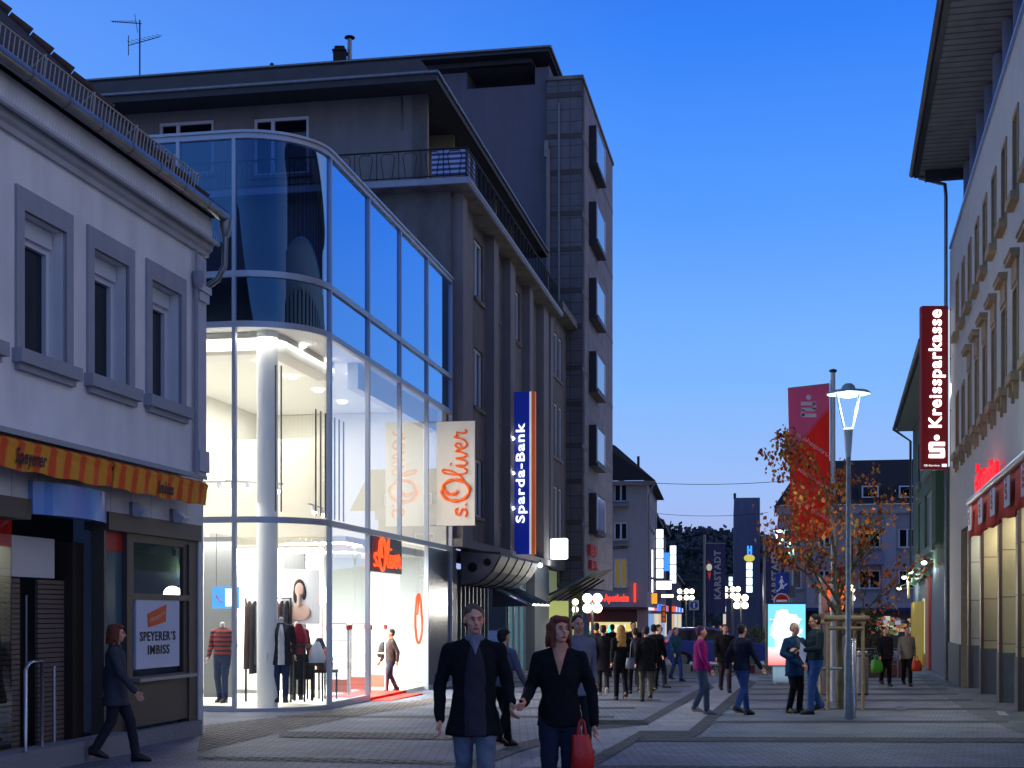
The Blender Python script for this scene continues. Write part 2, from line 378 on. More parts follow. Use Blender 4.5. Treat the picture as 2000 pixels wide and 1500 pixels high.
def person(label, pos, rz=0, H=1.72, jacket=('black', (26, 26, 30)), trousers=('jeans', (52, 66, 98)), hairc=('dark', (30, 22, 18)), hair='short',
           stride=.25, lead=1, arms=None, hem=.82, coat=0, shoes=(24, 20, 20), vox=.017, group=None, scarf=None, shirt=None, skirt=None, bulk=1.0, cap=False, gloves=False,
           headyaw=0, headtilt=0, headless=False, name='person', cat='person', skin=None, face=True, bag=None, fem=False, lean=0):
    t = thing(name, label, cat, (pos[0], pos[1], pos[2]), rz, group)
    S = H/1.75; sk = skin or SKIN()
    J = {}
    st = stride/2
    J['hipL'] = (.085, 0, .91); J['hipR'] = (-.085, 0, .91)
    f = -lead*st
    J['ankL'] = (.08, f, .085 if f < 0 else .085); J['ankR'] = (-.08, -f, .085)
    # trailing heel lifts
    if stride > .15:
        if f > 0: J['ankL'] = (.08, f, .14)
        else: J['ankR'] = (-.08, -f, .14)
    for s_ in 'LR':
        h = Vector(J['hip'+s_]); a = Vector(J['ank'+s_]); k = (h+a)/2+Vector((0, -.045 if a.y <= 0 else -.09, .01)); J['kne'+s_] = tuple(k)
    sh = .175 if fem else .195; sh *= bulk**.3
    sz = 1.405
    J['shL'] = (sh, .01, sz); J['shR'] = (-sh, .01, sz)
    J['elL'] = (sh+.05, .01-f*.5+.02, 1.14); J['elR'] = (-sh-.05, .01+f*.5+.02, 1.14)
    J['wrL'] = (sh+.06, -f*.9-.06, .90); J['wrR'] = (-sh-.06, f*.9-.06, .90)
    if arms: J.update(arms)
    V3 = lambda k: Vector(J[k])
    wa = .125 if fem else .145
    # ---- body: one continuous figure
    b = MB()
    b.loft([er((0, .0, .82), .10, .08), er((0, .0, .90), .155, .105), er((0, 0, 1.0), .15, .10), er((0, 0, 1.1), wa, .092), er((0, 0, 1.25), .155, .105), er((0, .01, 1.38), .165, .10), er((0, .01, 1.45), .10, .07)])
    for s_ in 'LR':
        rcone(b, V3('hip'+s_), V3('kne'+s_), .083, .055); rcone(b, V3('kne'+s_), V3('ank'+s_), .053, .037)
        an = V3('ank'+s_); b.loft([er(an+Vector((0, .04, -.075)), .03, .03), er(an+Vector((0, -.0, -.0)), .036, .05)]); rcone(b, an+Vector((0, .02, -.045)), an+Vector((0, -.14, -.055)), .038, .03)
        rcone(b, V3('sh'+s_), V3('el'+s_), .048, .038); rcone(b, V3('el'+s_), V3('wr'+s_), .037, .026)
        dd = V3('wr'+s_)-V3('el'+s_)
        hand(b, V3('wr'+s_), dd, 1 if s_ == 'R' else -1, .55)
    rcone(b, (0, .015, 1.42), (0, -.005, 1.56), .056, .052)
    R = Matrix.Rotation(headyaw, 4, 'Z') @ Matrix.Rotation(headtilt, 4, 'X'); hc = Vector((0, -.015, 1.635))
    HP = lambda x, y, z: tuple(hc+(R @ Vector((x, y, z))))
    Q = R.to_3x3()
    if not headless:
        b.ball(HP(0, .015, .025), (.074, .094, .092), 16, q=Q)      # skull
        b.ball(HP(0, -.028, -.042), (.056, .060, .066), 14, q=Q)    # face and jaw
        b.ball(HP(0, -.058, -.088), (.026, .022, .018), 10, q=Q)     # chin
        b.ball(HP(0, -.083, .022), (.045, .012, .012), 10, q=Q)    # brow
        b.tube([HP(0, -.08, .01), HP(0, -.108, -.03), HP(0, -.09, -.04)], [.010, .014, .009], 8)   # nose
        for e in (-1, 1): b.ball(HP(e*.077, .005, -.005), (.010, .02, .03), 8, q=Q)             # ears
        for e in (-1, 1): b.ball(HP(e*.042, -.058, -.025), (.02, .02, .02), 8, q=Q)
    body = fused(b, 'body', sk, t, vox*.62 if face and not headless else vox, 2)
    if not headless and face:
        for e in (-1, 1):
            q = MB(); q.ball(HP(e*.029, -.084, .002), (.011, .006, .0055), 8, q=Q); eo = q.build('eye', mat('eye_white', (150, 138, 130), .3), body)
            q = MB(); q.ball(HP(e*.029, -.0915, .002), (.006, .003, .006), 8, q=Q); q.build('iris', mat('iris', (40, 30, 24), .2), eo)
            q = MB(); q.tube([HP(e*.014, -.094, .021), HP(e*.03, -.095, .026), HP(e*.046, -.083, .02)], [.004, .005, .003], 6); q.build('eyebrow', mat('hair_'+hairc[0], hairc[1], .7), body)
        q = MB(); q.ball(HP(0, -.088, -.066), (.023, .008, .0075), 10, q=Q); q.build('mouth', mat('lips', (150, 70, 66), .5), body)
    # ---- hair
    if not headless:
        hm = mat('hair_'+hairc[0], hairc[1], .65, noise=.35, nscale=40, bump=.5, bscale=120)
        q = MB()
        q.ball(HP(0, .032, .042), (.084, .095, .09), 16, q=Q)
        if hair == 'short': q.ball(HP(0, .05, -.01), (.08, .07, .07), 12, q=Q)
        if hair == 'thin': q = MB(); q.ball(HP(0, .045, .012), (.081, .08, .075), 16, q=Q); q.ball(HP(0, .035, .05), (.072, .08, .074), 12, q=Q)
        if hair == 'bob':
            for a in range(-6, 7):
                an = a*.36; x = .086*sin(an); y = .03+.088*cos(an)
                if y < -.035: continue
                rcone(q, HP(x*.8, y*.8, .05), HP(x*1.12, y+.005, -.10+.03*sin(a*2.3)), .034, .020, 8)
            q.ball(HP(.03, -.045, .085), (.05, .04, .028), 10, q=Q); q.ball(HP(-.03, -.045, .085), (.05, .04, .028), 10, q=Q)
        if hair == 'long':
            for a in range(-5, 6):
                an = a*.38; x = .08*sin(an); y = .03+.085*cos(an)
                if y < -.02: continue
                rcone(q, HP(x*.8, y*.8, .04), HP(x*1.15, y+.01, -.16), .035, .032, 8)
                rcone(q, HP(x*1.15, y+.01, -.16), (x*1.1, .12, 1.27+.02*sin(a*3)), .032, .018, 8)
        if cap:
            q.ball(HP(0, .015, .075), (.09, .105, .06), 14, q=Q); q.loft([er(HP(0, -.1, .055), .06, .055), er(HP(0, -.1, .065), .06, .055)])
        fused(q, 'cap' if cap else 'hair', hm, t, max(vox*.6, .007), 2, .010 if vox < .012 else .004)
    # ---- trousers
    if trousers:
        q = MB(); g = bulk**.5
        q.loft([er((0, 0, .80), .12, .10), er((0, 0, .90), .172*g, .125*g), er((0, 0, 1.0), .16*g, .115*g), er((0, 0, 1.04), .155*g, .11*g)])
        for s_ in 'LR':
            rcone(q, V3('hip'+s_), V3('kne'+s_), .102*g, .07*g); rcone(q, V3('kne'+s_), V3('ank'+s_)+Vector((0, .01, .0)), .068*g, .058*g)
        fused(q, 'trousers', cloth(*trousers), t, vox, 3, .008 if vox < .012 else .004, 3)
    # ---- shoes
    for s_ in 'LR':
        q = MB(); an = V3('ank'+s_); z0 = an.z-.085
        tilt = .0 if an.z < .1 else .05
        c = an+Vector((0, 0, -.085))
        def sr(y, rx, z1, lift=0): return [(c.x-rx, c.y+y, z0+lift), (c.x+rx, c.y+y, z0+lift), (c.x+rx, c.y+y, z0+z1*.6+lift), (c.x+rx*.6, c.y+y, z0+z1+lift), (c.x-rx*.6, c.y+y, z0+z1+lift), (c.x-rx, c.y+y, z0+z1*.6+lift)]
        q.loft([sr(.07, .03, .09, tilt), sr(.04, .044, .12, tilt), sr(-.03, .046, .12, tilt*.6), sr(-.09, .05, .085, tilt*.3), sr(-.15, .046, .06, 0), sr(-.185, .025, .035, 0)])
        q.build('shoe', mat('shoe_%d' % shoes[0], shoes, .5), t)
    # ---- jacket or coat
    q = MB(); g = bulk; cm = cloth(*jacket)
    hx = .19*g + coat*.04
    q.loft([er((0, .0, hem), hx, .135*g+coat*.03), er((0, 0, hem+.03), hx, .14*g+coat*.03), er((0, 0, .98), .18*g, .135*g), er((0, 0, 1.1), (wa+.028)*g, .122*g), er((0, 0, 1.26), .182*g, .132*g), er((0, .01, 1.38), .178*g, .122*g), er((0, .01, 1.46), .105, .082), er((0, .01, 1.50), .07, .068)])
    for s_ in 'LR':
        rcone(q, V3('sh'+s_), V3('el'+s_), .062*g**.6, .054*g**.6); e = V3('el'+s_); w_ = V3('wr'+s_); rcone(q, e, e+(w_-e)*.94, .054*g**.6, .043*g**.6)
        sgn = 1 if s_ == 'L' else -1
        rcone(q, (sgn*.06, .01, 1.44), V3('sh'+s_), .058, .058)
    jk = fused(q, 'coat' if coat else 'jacket', cm, t, vox, 3, .006 if vox < .012 else .004, 9)
    if shirt:  # what shows in the open front
        wd = shirt[2]
        cloth_patch(t, 'sweater', cloth(shirt[0], shirt[1]), hem, g, coat, wa, hx, lambda z: wd*(.35+.65*min(1, (1.47-z)/.22)) if z > 1.25 else wd*(1+.15*(1.25-z)), 1.47, hem+.01 if coat else .95, .024)
    if scarf:
        q = MB(); q.loft([er((0, 0.005, 1.475), .082, .078), er((0, 0.0, 1.50), .074, .072), er((0, 0, 1.53), .062, .064)])
        q.build('collar', cloth(scarf[0], scarf[1]), t)
        cloth_patch(t, 'shirt_front', cloth(scarf[0], scarf[1]), hem, g, coat, wa, hx, lambda z: scarf[2]*(z-scarf[3])/(1.49-scarf[3])+.004, 1.49, scarf[3], .034 if shirt else .022)
    t.scale = (S, S, S)
    return t, J, S

def cloth_patch(t, name, m, hem, g, coat, wa, hx, width, z1, z0, off):
    """front panel lying on the jacket's own curve between two heights"""
    K = [(hem, hx, .135*g+coat*.03), (hem+.03, hx, .14*g+coat*.03), (.98, .18*g, .135*g), (1.1, (wa+.028)*g, .122*g), (1.26, .182*g, .132*g), (1.38, .178*g, .116*g), (1.46, .105, .074), (1.50, .07, .062)]
    def rad(z):
        for (a, x0, y0), (b, x1, y1) in zip(K, K[1:]):
            if a <= z <= b: k = (z-a)/max(b-a, 1e-6); return x0+(x1-x0)*k, y0+(y1-y0)*k
        return K[-1][1:] if z > K[-1][0] else K[0][1:]
    q = MB(); rows = []; nz = 22; nx = 8
    for j in range(nz+1):
        z = z0+(z1-z0)*j/nz; rx, ry = rad(z); w_ = width(z); r = []
        for i in range(nx+1):
            x = -w_+2*w_*i/nx; e = 1-abs(2*i/nx-1)**6; y = -ry*sqrt(max(0, 1-(x/rx)**2))-off*e+.004+.003*sin(z*40+i); r.append((x, y, z))
        rows.append(r)
    vs = [p for r in rows for p in r]+[(p[0], p[1]+.03, p[2]) for r in rows for p in r]; n1 = (nz+1)*(nx+1); fs = []
    for j in range(nz):
        for i in range(nx): a = j*(nx+1)+i; fs += [(a, a+1, a+nx+2, a+nx+1), (n1+a, n1+a+nx+1, n1+a+nx+2, n1+a+1)]
    q.add(vs, fs, 0, True); return q.build(name, m, t)

def carried_bag(label, pos, col, w=.28, h=.34, d=.09, name='shopping_bag', rz=0, rough=.4, handle=.13):
    t = thing(name, label, 'bag', pos, rz)
    m = mat('bag_%d_%d_%d' % col, col, rough, noise=.1, nscale=6, bump=.4, bscale=14)
    q = MB()
    def rr(z, a, b, o=0): return [(-a+o, -b, z), (-a*.3+o, -b*1.15, z), (a*.4+o, -b*.9, z), (a+o, -b, z), (a+o, b, z), (a*.3+o, b*1.1, z), (-a*.5+o, b, z), (-a+o, b, z)]
    q.loft([rr(0, w*.42, d*.4), rr(h*.06, w*.5, d*.55), rr(h*.4, w*.53, d*.62, .01), rr(h*.75, w*.46, d*.5), rr(h, w*.4, d*.28, -.01)], 0, True)
    q.build('pouch', m, t)
    for e in (-1, 1):
        q = MB(); q.tube([(-w*.2, e*d*.25, h*.97), (-w*.12, e*d*.12, h+handle*.8), (0, 0, h+handle), (w*.12, e*d*.12, h+handle*.8), (w*.2, e*d*.25, h*.97)], .008, 6); q.build('handle', m, t)
    return t
# ------------------------------------------------------------------ common materials
M = lambda *a, **k: mat(*a, **k)
white_plaster = M('white_plaster', (224, 223, 222), .9, noise=.07, nscale=1.3, bump=.2, bscale=60, grime=.12)
trim_grey = M('trim_grey', (150, 152, 160), .85, noise=.06, nscale=4, bump=.1)
frame_white = M('frame_white', (205, 208, 215), .45)
dark_glass = M('dark_glass', (14, 17, 24), .06, spec=.6)
zinc = M('zinc', (120, 124, 130), .35, .8, noise=.15, nscale=5)
dark_metal = M('dark_metal', (40, 42, 46), .5, .3)
alu = M('aluminium', (150, 154, 162), .35, .6, noise=.05, nscale=6)
tile_dark = M('roof_tiles', (48, 40, 38), .9, noise=.3, nscale=6, brick=((0, 1), .25, .33, .03, (18, 15, 15)), bump=.4, bscale=12)
brown_metal = M('brown_metal', (78, 68, 62), .5, .1, noise=.1, nscale=2)
granite = M('granite', (120, 122, 126), .8, noise=.35, nscale=60)
def E(name, col=(255, 255, 255), s=1): return mat(name, (10, 10, 10), .5, emit=s, ecol=col)

# ------------------------------------------------------------------ ground
pave = M('paving', (108, 112, 126), .7, noise=.26, nscale=.9, brick=((0, 1), .24, .12, .012, (66, 69, 80)), bump=.4, bscale=30, spec=.3)
g = MB()
ys = [-30, 20, 60, 120, 260, 700]; xs = [-400, -60, -12, 12, 60, 400]
for i in range(5):
    for j in range(5):
        g.quad(*[(x, y, gz(y)) for x, y in ((xs[i], ys[j]), (xs[i+1], ys[j]), (xs[i+1], ys[j+1]), (xs[i], ys[j+1]))])
tag(g.build('ground', pave), kind='structure')
cobble = M('cobbles', (64, 70, 86), .85, noise=.4, nscale=7, brick=((0, 1), .17, .15, .03, (26, 28, 34)), bump=.8, bscale=25)
cobble_rust = M('cobbles_warm', (120, 110, 102), .85, noise=.5, nscale=5, brick=((0, 1), .22, .16, .035, (36, 34, 36)), bump=.9, bscale=22)
slab = M('slab_strip', (128, 128, 138), .75, noise=.12, nscale=3, brick=((0, 1), .5, .5, .006, (80, 80, 88)))
joint = M('dark_joint', (48, 50, 58), .8, noise=.2, nscale=8)
asphaltish = M('dark_setts', (78, 84, 94), .8, noise=.2, nscale=3, brick=((1, 0), .3, .15, .008, (50, 52, 56)))
mk = MB()
def band(mb, px, dz=.004, mi=0): mb.poly([tuple(G(u, v, dz)) for u, v in px], mi)
# the two oblique cobble bands and the slab path between them
band(mk, [(1110, 1498), (1240, 1437), (1252, 1428), (1350, 1428), (1470, 1330), (1440, 1318), (1385, 1340), (1262, 1412), (1170, 1425), (1010, 1498)], .004, 1)
for p in ([(860, 1510), (1010, 1452), (1170, 1417), (1160, 1407), (1258, 1407), (1268, 1417), (1170, 1425), (1010, 1470), (900, 1515)],
          [(1170, 1407), (1255, 1407), (1385, 1334), (1395, 1344), (1262, 1417), (1170, 1417)],
          [(1115, 1505), (1150, 1505), (1258, 1440), (1350, 1440), (1366, 1436), (1478, 1333), (1463, 1328), (1345, 1428), (1250, 1428)],
          [(1252, 1440), (2050, 1442), (2050, 1451), (1240, 1449)],
          [(1150, 1496), (2100, 1500), (2100, 1508), (1140, 1505)]):
    band(mk, p, .008, 0)
# thin dark joints across the street
for v, u0, u1 in ((1410, 1385, 1970), (1385, 1420, 1930), (1368, 1440, 1900), (1356, 1452, 1870), (1346, 1466, 1850), (1337, 1476, 1835), (1330, 1480, 1825), (1324, 1480, 1815), (1400, 540, 1200), (1383, 850, 1240), (1367, 860, 1290), (1352, 900, 1330), (1341, 950, 1350), (1332, 960, 1370), (1325, 960, 1380), (1319, 960, 1500), (1314, 960, 1500)):
    th = .7+ (v-1300)*.012
    band(mk, [(u0, v+th), (u1, v+th), (u1, v-th), (u0, v-th)], .006, 2)
# rough sett strips on the left
band(mk, [(395, 1398+20), (650, 1388), (860, 1362), (880, 1370), (700, 1398), (560, 1428), (385, 1470)], .006, 3)
band(mk, [(545, 1430), (620, 1430), (1000, 1436), (1000, 1447), (700, 1443), (545, 1441)], .010, 3)
band(mk, [(385, 1478), (600, 1480), (900, 1488), (900, 1495), (600, 1488), (385, 1484)], .006, 3)
# darker pavement along the right bank
band(mk, [(1850, 1330), (2060, 1380), (2300, 1450), (2300, 1520), (1990, 1432), (1893, 1392), (1810, 1338), (1790, 1318), (1815, 1318)], .004, 4)
band(mk, [(1748, 1380), (1763, 1380), (1772, 1388), (1752, 1389)], .012, 4)
band(mk, [(1945, 1390), (1962, 1391), (1972, 1399), (1952, 1398)], .012, 1)
tag(mk.build('paving_bands', [cobble, slab, joint, cobble_rust, asphaltish]), kind='structure')

# ================================================================== LEFT: snack bar house
fr = Frame(397, 21.7, 1505); T = thing('snack_bar_house', 'white plastered corner house with grey window trims, tiled roof and snack bar below', 'building', fr.loc, fr.rz)
pl = fr.left(0); S0 = -16
z_aw = pl.px(396, 930)[1]                       # line over the awnings
za = 3.74; AWD = -.07
# upper windows
wz0, wz1 = pl.px(283, 770)[1], pl.px(290, 543)[1]
cen = []
for ua, ub in ((41, 128), (180, 248), (295, 350)): cen.append((pl.px(ua), pl.px(ub)))
wd = sum(b-a for a, b in cen)/3; holes = []
c3 = sum(cen[2])/2; c1 = sum(cen[0])/2; stp = (c3-c1)/2
for k in range(6):
    c = c3-k*stp; holes.append((c-wd/2, c+wd/2, wz0, wz1))
ztop = 7.25
m = MB(); pl.holes(m, S0, 0, za, ztop+.3, holes, .28, 0, 0)
fe = fr.front(0)
m.quad((0, 0, -.3), (0, 10, -.3), (0, 10, 7.6), (0, 0, 7.6)); m.quad((S0, 0, -.3), (S0, 10, -.3), (S0, 10, 7.6), (S0, 0, 7.6)); m.quad((S0, 10, -.3), (0, 10, -.3), (0, 10, 7.6), (S0, 10, 7.6))
m.build('upper_wall', white_plaster, T)
for (a, b, c, d) in holes:
    f = pl.window(T, a, b, c, d-.22, .27, frame_white, dark_glass, .07, rows=(), sill=None)
    q = MB(); tw = .17
    pl.box(q, a-tw, a, c, d+tw*1.5, -.035, .02); pl.box(q, b, b+tw, c, d+tw*1.5, -.035, .02); pl.box(q, a, b, d, d+tw*1.5, -.035, .02)
    q.build('window_trim', trim_grey, f)
    q = MB(); pl.box(q, a+.02, b-.02, d-.22, d-.01, .16, .27); q.build('shutter_box', frame_white, f)
    q = MB(); pl.box(q, a-tw-.06, b+tw+.06, c-.16, c, -.13, .2); pl.box(q, a-tw, b+tw, c-.24, c-.16, -.07, 0); q.build('sill', trim_grey, f)
# frieze, cornice
zc0 = pl.px(390, 497)[1]; zc1 = fr.left(.24).px(427, 473)[1]
m = MB(); prof = [(0, zc0), (-.05, zc0), (-.06, zc0+.07), (-.11, zc0+.10), (-.13, zc0+.2), (-.19, zc0+.24), (-.21, zc1-.06), (-.24, zc1-.04), (-.24, zc1), (0, zc1+.03)]
m.extrude(prof, lambda a, p: (a, p[0], p[1]), S0, .10); m.build('cornice', M('cornice_paint', (176, 178, 182), .85, noise=.05, nscale=3, grime=.12), T)
zg = fr.left(.32).px(437, 432)[1]+.07
m = MB(); pl.box(m, S0, .04, zc1+.03, zg-.03, -.13, .2); m.build('frieze', white_plaster, T)
# spikes against birds, one part of pattern
m = MB()
x = S0
while x < .1:
    m.tube([(x, -.22, zc1), (x+.015, -.23, zc1+.13)], .0035, 4, cap=False); x += .075
m.build('bird_spikes', M('wire', (190, 192, 205), .4, .3), T)
# gutter
m = MB(); m.tube([(S0, -.32, zg), (.1, -.32, zg)], .085, 12)
x = S0
while x < .1: m.tube([(x, -.32, zg), (x+.03, -.32, zg)], .093, 12); x += .85
m.build('gutter', zinc, T)
m = MB(); m.tube([(.07, -.32, zg-.02), (.09, -.32, zg-.35), (.09, -.31, zg-.75), (.08, -.2, zg-.95), (.03, -.03, zg-1.08)], .05, 10)
m.lathe([(.1, 0), (.1, -.1), (.055, -.25)], (.09, -.32, zg-.05), 10); m.build('downpipe', zinc, T)
# hip roof
m = MB(); ze = zg+.02; ex, ey = .16, -.28; a = 4.6; tp = 1.02
pk = [(ex, ey, ze), (ex-a, ey+a, ze+a*tp), (S0, ey+a, ze+a*tp), (S0, ey, ze), (ex, ey+2*a, ze), (S0, ey+2*a, ze)]
m.quad(pk[0], pk[1], pk[2], pk[3]); m.poly([pk[0], pk[4], pk[1]]); m.quad(pk[4], pk[5], pk[2], pk[1])
m.build('roof', tile_dark, T)
m = MB()
for i in range(22):
    k = i/22; c0 = Vector(pk[0]).lerp(Vector(pk[1]), k); c1 = Vector(pk[0]).lerp(Vector(pk[1]), k+1/22)
    m.tube([c0+Vector((0, 0, .03)), c1+Vector((0, 0, .0))], [.09, .07], 8)
m.build('hip_tiles', M('hip_tile', (70, 50, 42), .85, noise=.3, nscale=8), T)
m = MB(); x = S0
while x < -.1:
    L0 = 1.25; y = ey+.32; z = ze+.36; x1 = min(x+L0-.06, -.1)
    for zz in (z-.1, z+.22): m.tube([(x, y-(zz-z)*.15, zz), (x1, y-(zz-z)*.15, zz)], .011, 5)
    q = x
    while q < x1: m.tube([(q, y+.015, z-.1), (q, y-.033, z+.22)], .010, 4, cap=False); q += .105
    m.tube([(x, y+.2, z+.1), (x, y-.02, z+.27)], .011, 5); m.tube([(x, y-.02, z+.27), (x, y+.03, z-.16)], .012, 5)
    x += L0
m.build('snow_guard', M('guard_steel', (176, 168, 158), .6, .1), T)
# corner pilaster
m = MB(); pl.box(m, -.30, -.0, za, zc0-.05, -.05, .1); zt = pl.px(385, 570)[1]
pl.box(m, -.36, .05, zt, zt+.10, -.12, .1); pl.box(m, -.34, .03, zt-.14, zt-.003, -.09, .1); pl.box(m, -.33, .03, za+.1, za+.42, -.09, .1)
for k in range(3): pl.box(m, -.27+k*.08, -.24+k*.08, zt+.2, zt+.5, -.062, -.04)
m.build('pilaster', M('pilaster_paint', (186, 188, 194), .85, noise=.04), T)
m = MB(); m.tube([(-.42, -.06, zc0), (-.42, -.06, zt)], .022, 8); m.lathe([(.03, 0), (.09, .12), (.09, .28)], (-.42, -.1, zt-.02), 8); m.tube([(-.42, -.06, zt), (-.42, -.06, za+.05)], .034, 8); m.build('rain_pipe', trim_grey, T)
# ledge over the shop
m = MB(); m.extrude([(0, za-.02), (-.42, za-.10), (-.42, za-.04), (0, za+.07)], lambda a_, p: (a_, p[0], p[1]), S0, fr.left(.42).px(405)); m.build('awning_cover', M('cover_metal', (140, 144, 158), .4, .5), T)
# ground floor
marble = M('marble_cladding', (198, 198, 202), .5, noise=.10, nscale=3, brick=((0, 2, 0), .62, 9, .006, (90, 90, 96)))
zb1 = pl.px(200, 998)[1]; zlow = -.3
sA = pl.px(388)   # right edge of the metal front
s_dr = pl.px(206); s_dl = pl.px(55)
m = MB(); pl.holes(m, S0, 0, zlow, za, [(S0, sA, zlow, zb1)], .35, 0, 0, 0); m.build('ground_wall', marble, T)
zbt = zb1; zfr = zbt-.2
# brown metal shopfront: beam, panels, windows
sign_l, sign_r = pl.px(270), pl.px(354)
w_l, w_r = pl.px(262), pl.px(372)
zw0 = pl.px(300, 1160)[1]; zw1 = pl.px(300, 1055)[1]
sgn_top = pl.px(300, 1172)[1]; sgn_bot = pl.px(300, 1305)[1]
p3_l, p3_r = pl.px(210), pl.px(251)
m = MB(); pl.box(m, S0, s_dl-.02, zbt-.24, zbt, -.05, .3); pl.box(m, s_dr, sA, zbt-.24, zbt, -.05, .3)
m.build('fascia_beam', brown_metal, T)
m = MB()
for a0, a1 in ((s_dr, p3_l), (p3_r, w_l), (w_r, sA)): pl.box(m, a0, a1, -.25, zbt-.243, .02, .2)
pl.box(m, w_l, w_r, sgn_top, zw0, .022, .2); pl.box(m, w_l, w_r, zw1, zbt-.243, .024, .2); pl.box(m, w_l, w_r, 0.1, sgn_bot-.1, .04, .2)
pl.box(m, p3_l, p3_r, zw1+.08, zbt-.243, .03, .2)
sf = m.build('shopfront', brown_metal, T)
for k in range(5): m = MB(); s_ = pl.px(0)-1.6*(k+1); pl.box(m, s_-.06, s_+.06, -.25, zbt-.243, .02, .2); m.build('post', brown_metal, T)
m = MB(); pl.box(m, s_dr, sA, zlow, .02+.03, -.06, .1); pl.box(m, S0, s_dl, zlow+.0, .0, -.08, .1); m.build('plinth', granite, T)
m = MB(); pl.box(m, w_l-.02, w_r+.03, sgn_bot-.17, sgn_bot-.12, -.10, .05); m.build('counter_shelf', alu, T)
q = MB(); q.quad(pl.map(w_l, zw0, .08), pl.map(w_r-.08, zw0, .08), pl.map(w_r-.08, zw1, .08), pl.map(w_l, zw1, .08)); q.build('pane', glass('shop_glass_dark', (.25, .3, .35), .10, .7, 2), T)
q = MB(); pl.box(q, w_l, w_l+.05, zw0, zw1, .03, .09); pl.box(q, w_r-.14, w_r, sgn_bot-.1, zw1, .05, .12); pl.box(q, w_l+.05, w_r-.14, zw1-.05, zw1, .03, .09); q.build('window_frame', brown_metal, T)
q = MB(); q.quad(pl.map(p3_l, .35, .1), pl.map(p3_r, .35, .1), pl.map(p3_r, zw1+.08, .1), pl.map(p3_l, zw1+.08, .1)); q.build('pane', M('teal_pane', (70, 100, 108), .12, noise=.1, nscale=2), T)
q = MB(); pl.box(q, p3_l, p3_r, zw1-.2, zw1+.08, .085, .095); q.build('red_sticker', M('red_film', (168, 26, 22), .5), T)
q = MB(); pl.box(q, p3_l, p3_r, -.1, .35, .06, .12); q.build('kick_panel', brown_metal, T)
# inside dark room behind the front so nothing is hollow
q = MB(); pl.box(q, S0, -.5, -.2, 3.3, 1.9, 2.0); pl.box(q, S0, -.5, -.25, -.2, .3, 1.9); q.build('inner_wall', M('dim_room', (90, 88, 84), .9), T)
# white sign under the window
sg = thing('snack_bar_sign', 'white rectangular sign reading SPEYERER´S IMBISS below the takeaway window', 'sign', Plane.world(pl, (sign_l+sign_r)/2, sgn_bot, 0), fr.rz)
lo = Vector((0, 0, 0)); sc_ = (sign_l+sign_r)/2
pw = Frame.left(fr, 0)
class Sub:  # same plane, coordinates of a thing that stands at (a0, z0) on it
    def __init__(s, p, a0, z0): s.p = p; s.o = Vector(p.map(a0, z0, 0))
    def map(s, a, z, d=0): return tuple(Vector(s.p.map(a, z, d))-s.o)
    box = Plane.box
sp_ = Sub(pl, sc_, sgn_bot)
q = MB(); sp_.box(q, sign_l, sign_r, sgn_bot, sgn_top, .03, .07); q.build('board', M('sign_white', (200, 205, 222), .6, noise=.03), sg)
black = M('black_paint', (14, 14, 16), .6)
hS = sgn_top-sgn_bot; R_ = (1, 0, 0); U_ = (0, 0, 1); wS = sign_r-sign_l
letters('lettering', 'SPEYERER´S', sg, black, sp_.map(sc_-.02, sgn_bot+hS*.47, .028), R_, U_, wS*.82, hS*.14, .006, .018)
letters('lettering', 'IMBISS', sg, black, sp_.map(sc_, sgn_bot+hS*.27, .028), R_, U_, wS*.50, hS*.14, .006, .018)
q = MB(); a1, a2 = sign_l+wS*.26, sign_l+wS*.66
q.hexa([sp_.map(a1-.0, sgn_bot+hS*.60, .029), sp_.map(a2, sgn_bot+hS*.68, .029), sp_.map(a2, sgn_bot+hS*.68, .02), sp_.map(a1, sgn_bot+hS*.60, .02), sp_.map(a1-.03, sgn_bot+hS*.80, .029), sp_.map(a2+.02, sgn_bot+hS*.94, .029), sp_.map(a2+.02, sgn_bot+hS*.94, .02), sp_.map(a1-.03, sgn_bot+hS*.80, .02)])
q.build('orange_patch', M('orange_print', (226, 84, 28), .6), sg)
letters('lettering', 'Metzgerei', sg, M('cream_print', (235, 190, 150), .6), sp_.map((a1+a2)/2, sgn_bot+hS*.755, .019), (cos(.25), 0, sin(.25)), (-sin(.25)+.15, 0, cos(.25)), wS*.36, hS*.085, .004, .0, .3)
# blue curved sign over the door
bs = thing('door_canopy', 'glossy blue curved canopy fascia above the snack bar door', 'canopy', pl.world((s_dl+s_dr)/2, zbt-.2, 0), fr.rz)
sb = Sub(pl, (s_dl+s_dr)/2, zbt-.2); q = MB(); n = 14
for i in range(n):
    t0, t1 = i/n, (i+1)/n; f_ = lambda t: -.06-.20*sin(pi*min(1, t*1.0))**.7 if 0 < t < 1 else -.06
    A0, A1 = s_dl+(s_dr-s_dl-.1)*t0, s_dl+(s_dr-s_dl-.1)*t1
    q.hexa([sb.map(A0, zbt-.17, f_(t0)), sb.map(A1, zbt-.17, f_(t1)), sb.map(A1, zbt-.17, f_(t1)+.05), sb.map(A0, zbt-.17, f_(t0)+.05), sb.map(A0, zbt+.22, f_(t0)), sb.map(A1, zbt+.22, f_(t1)), sb.map(A1, zbt+.22, f_(t1)+.05), sb.map(A0, zbt+.22, f_(t0)+.05)])
    q.quad(sb.map(A0, zbt+.215, f_(t0)+.05), sb.map(A1, zbt+.215, f_(t1)+.05), sb.map(A1, zbt+.215, .0), sb.map(A0, zbt+.215, .0))
    q.quad(sb.map(A0, zbt-.165, f_(t0)+.05), sb.map(A1, zbt-.165, f_(t1)+.05), sb.map(A1, zbt-.165, .0), sb.map(A0, zbt-.165, .0))
q.build('fascia', M('blue_gloss', (92, 140, 205), .18, noise=.05), bs)
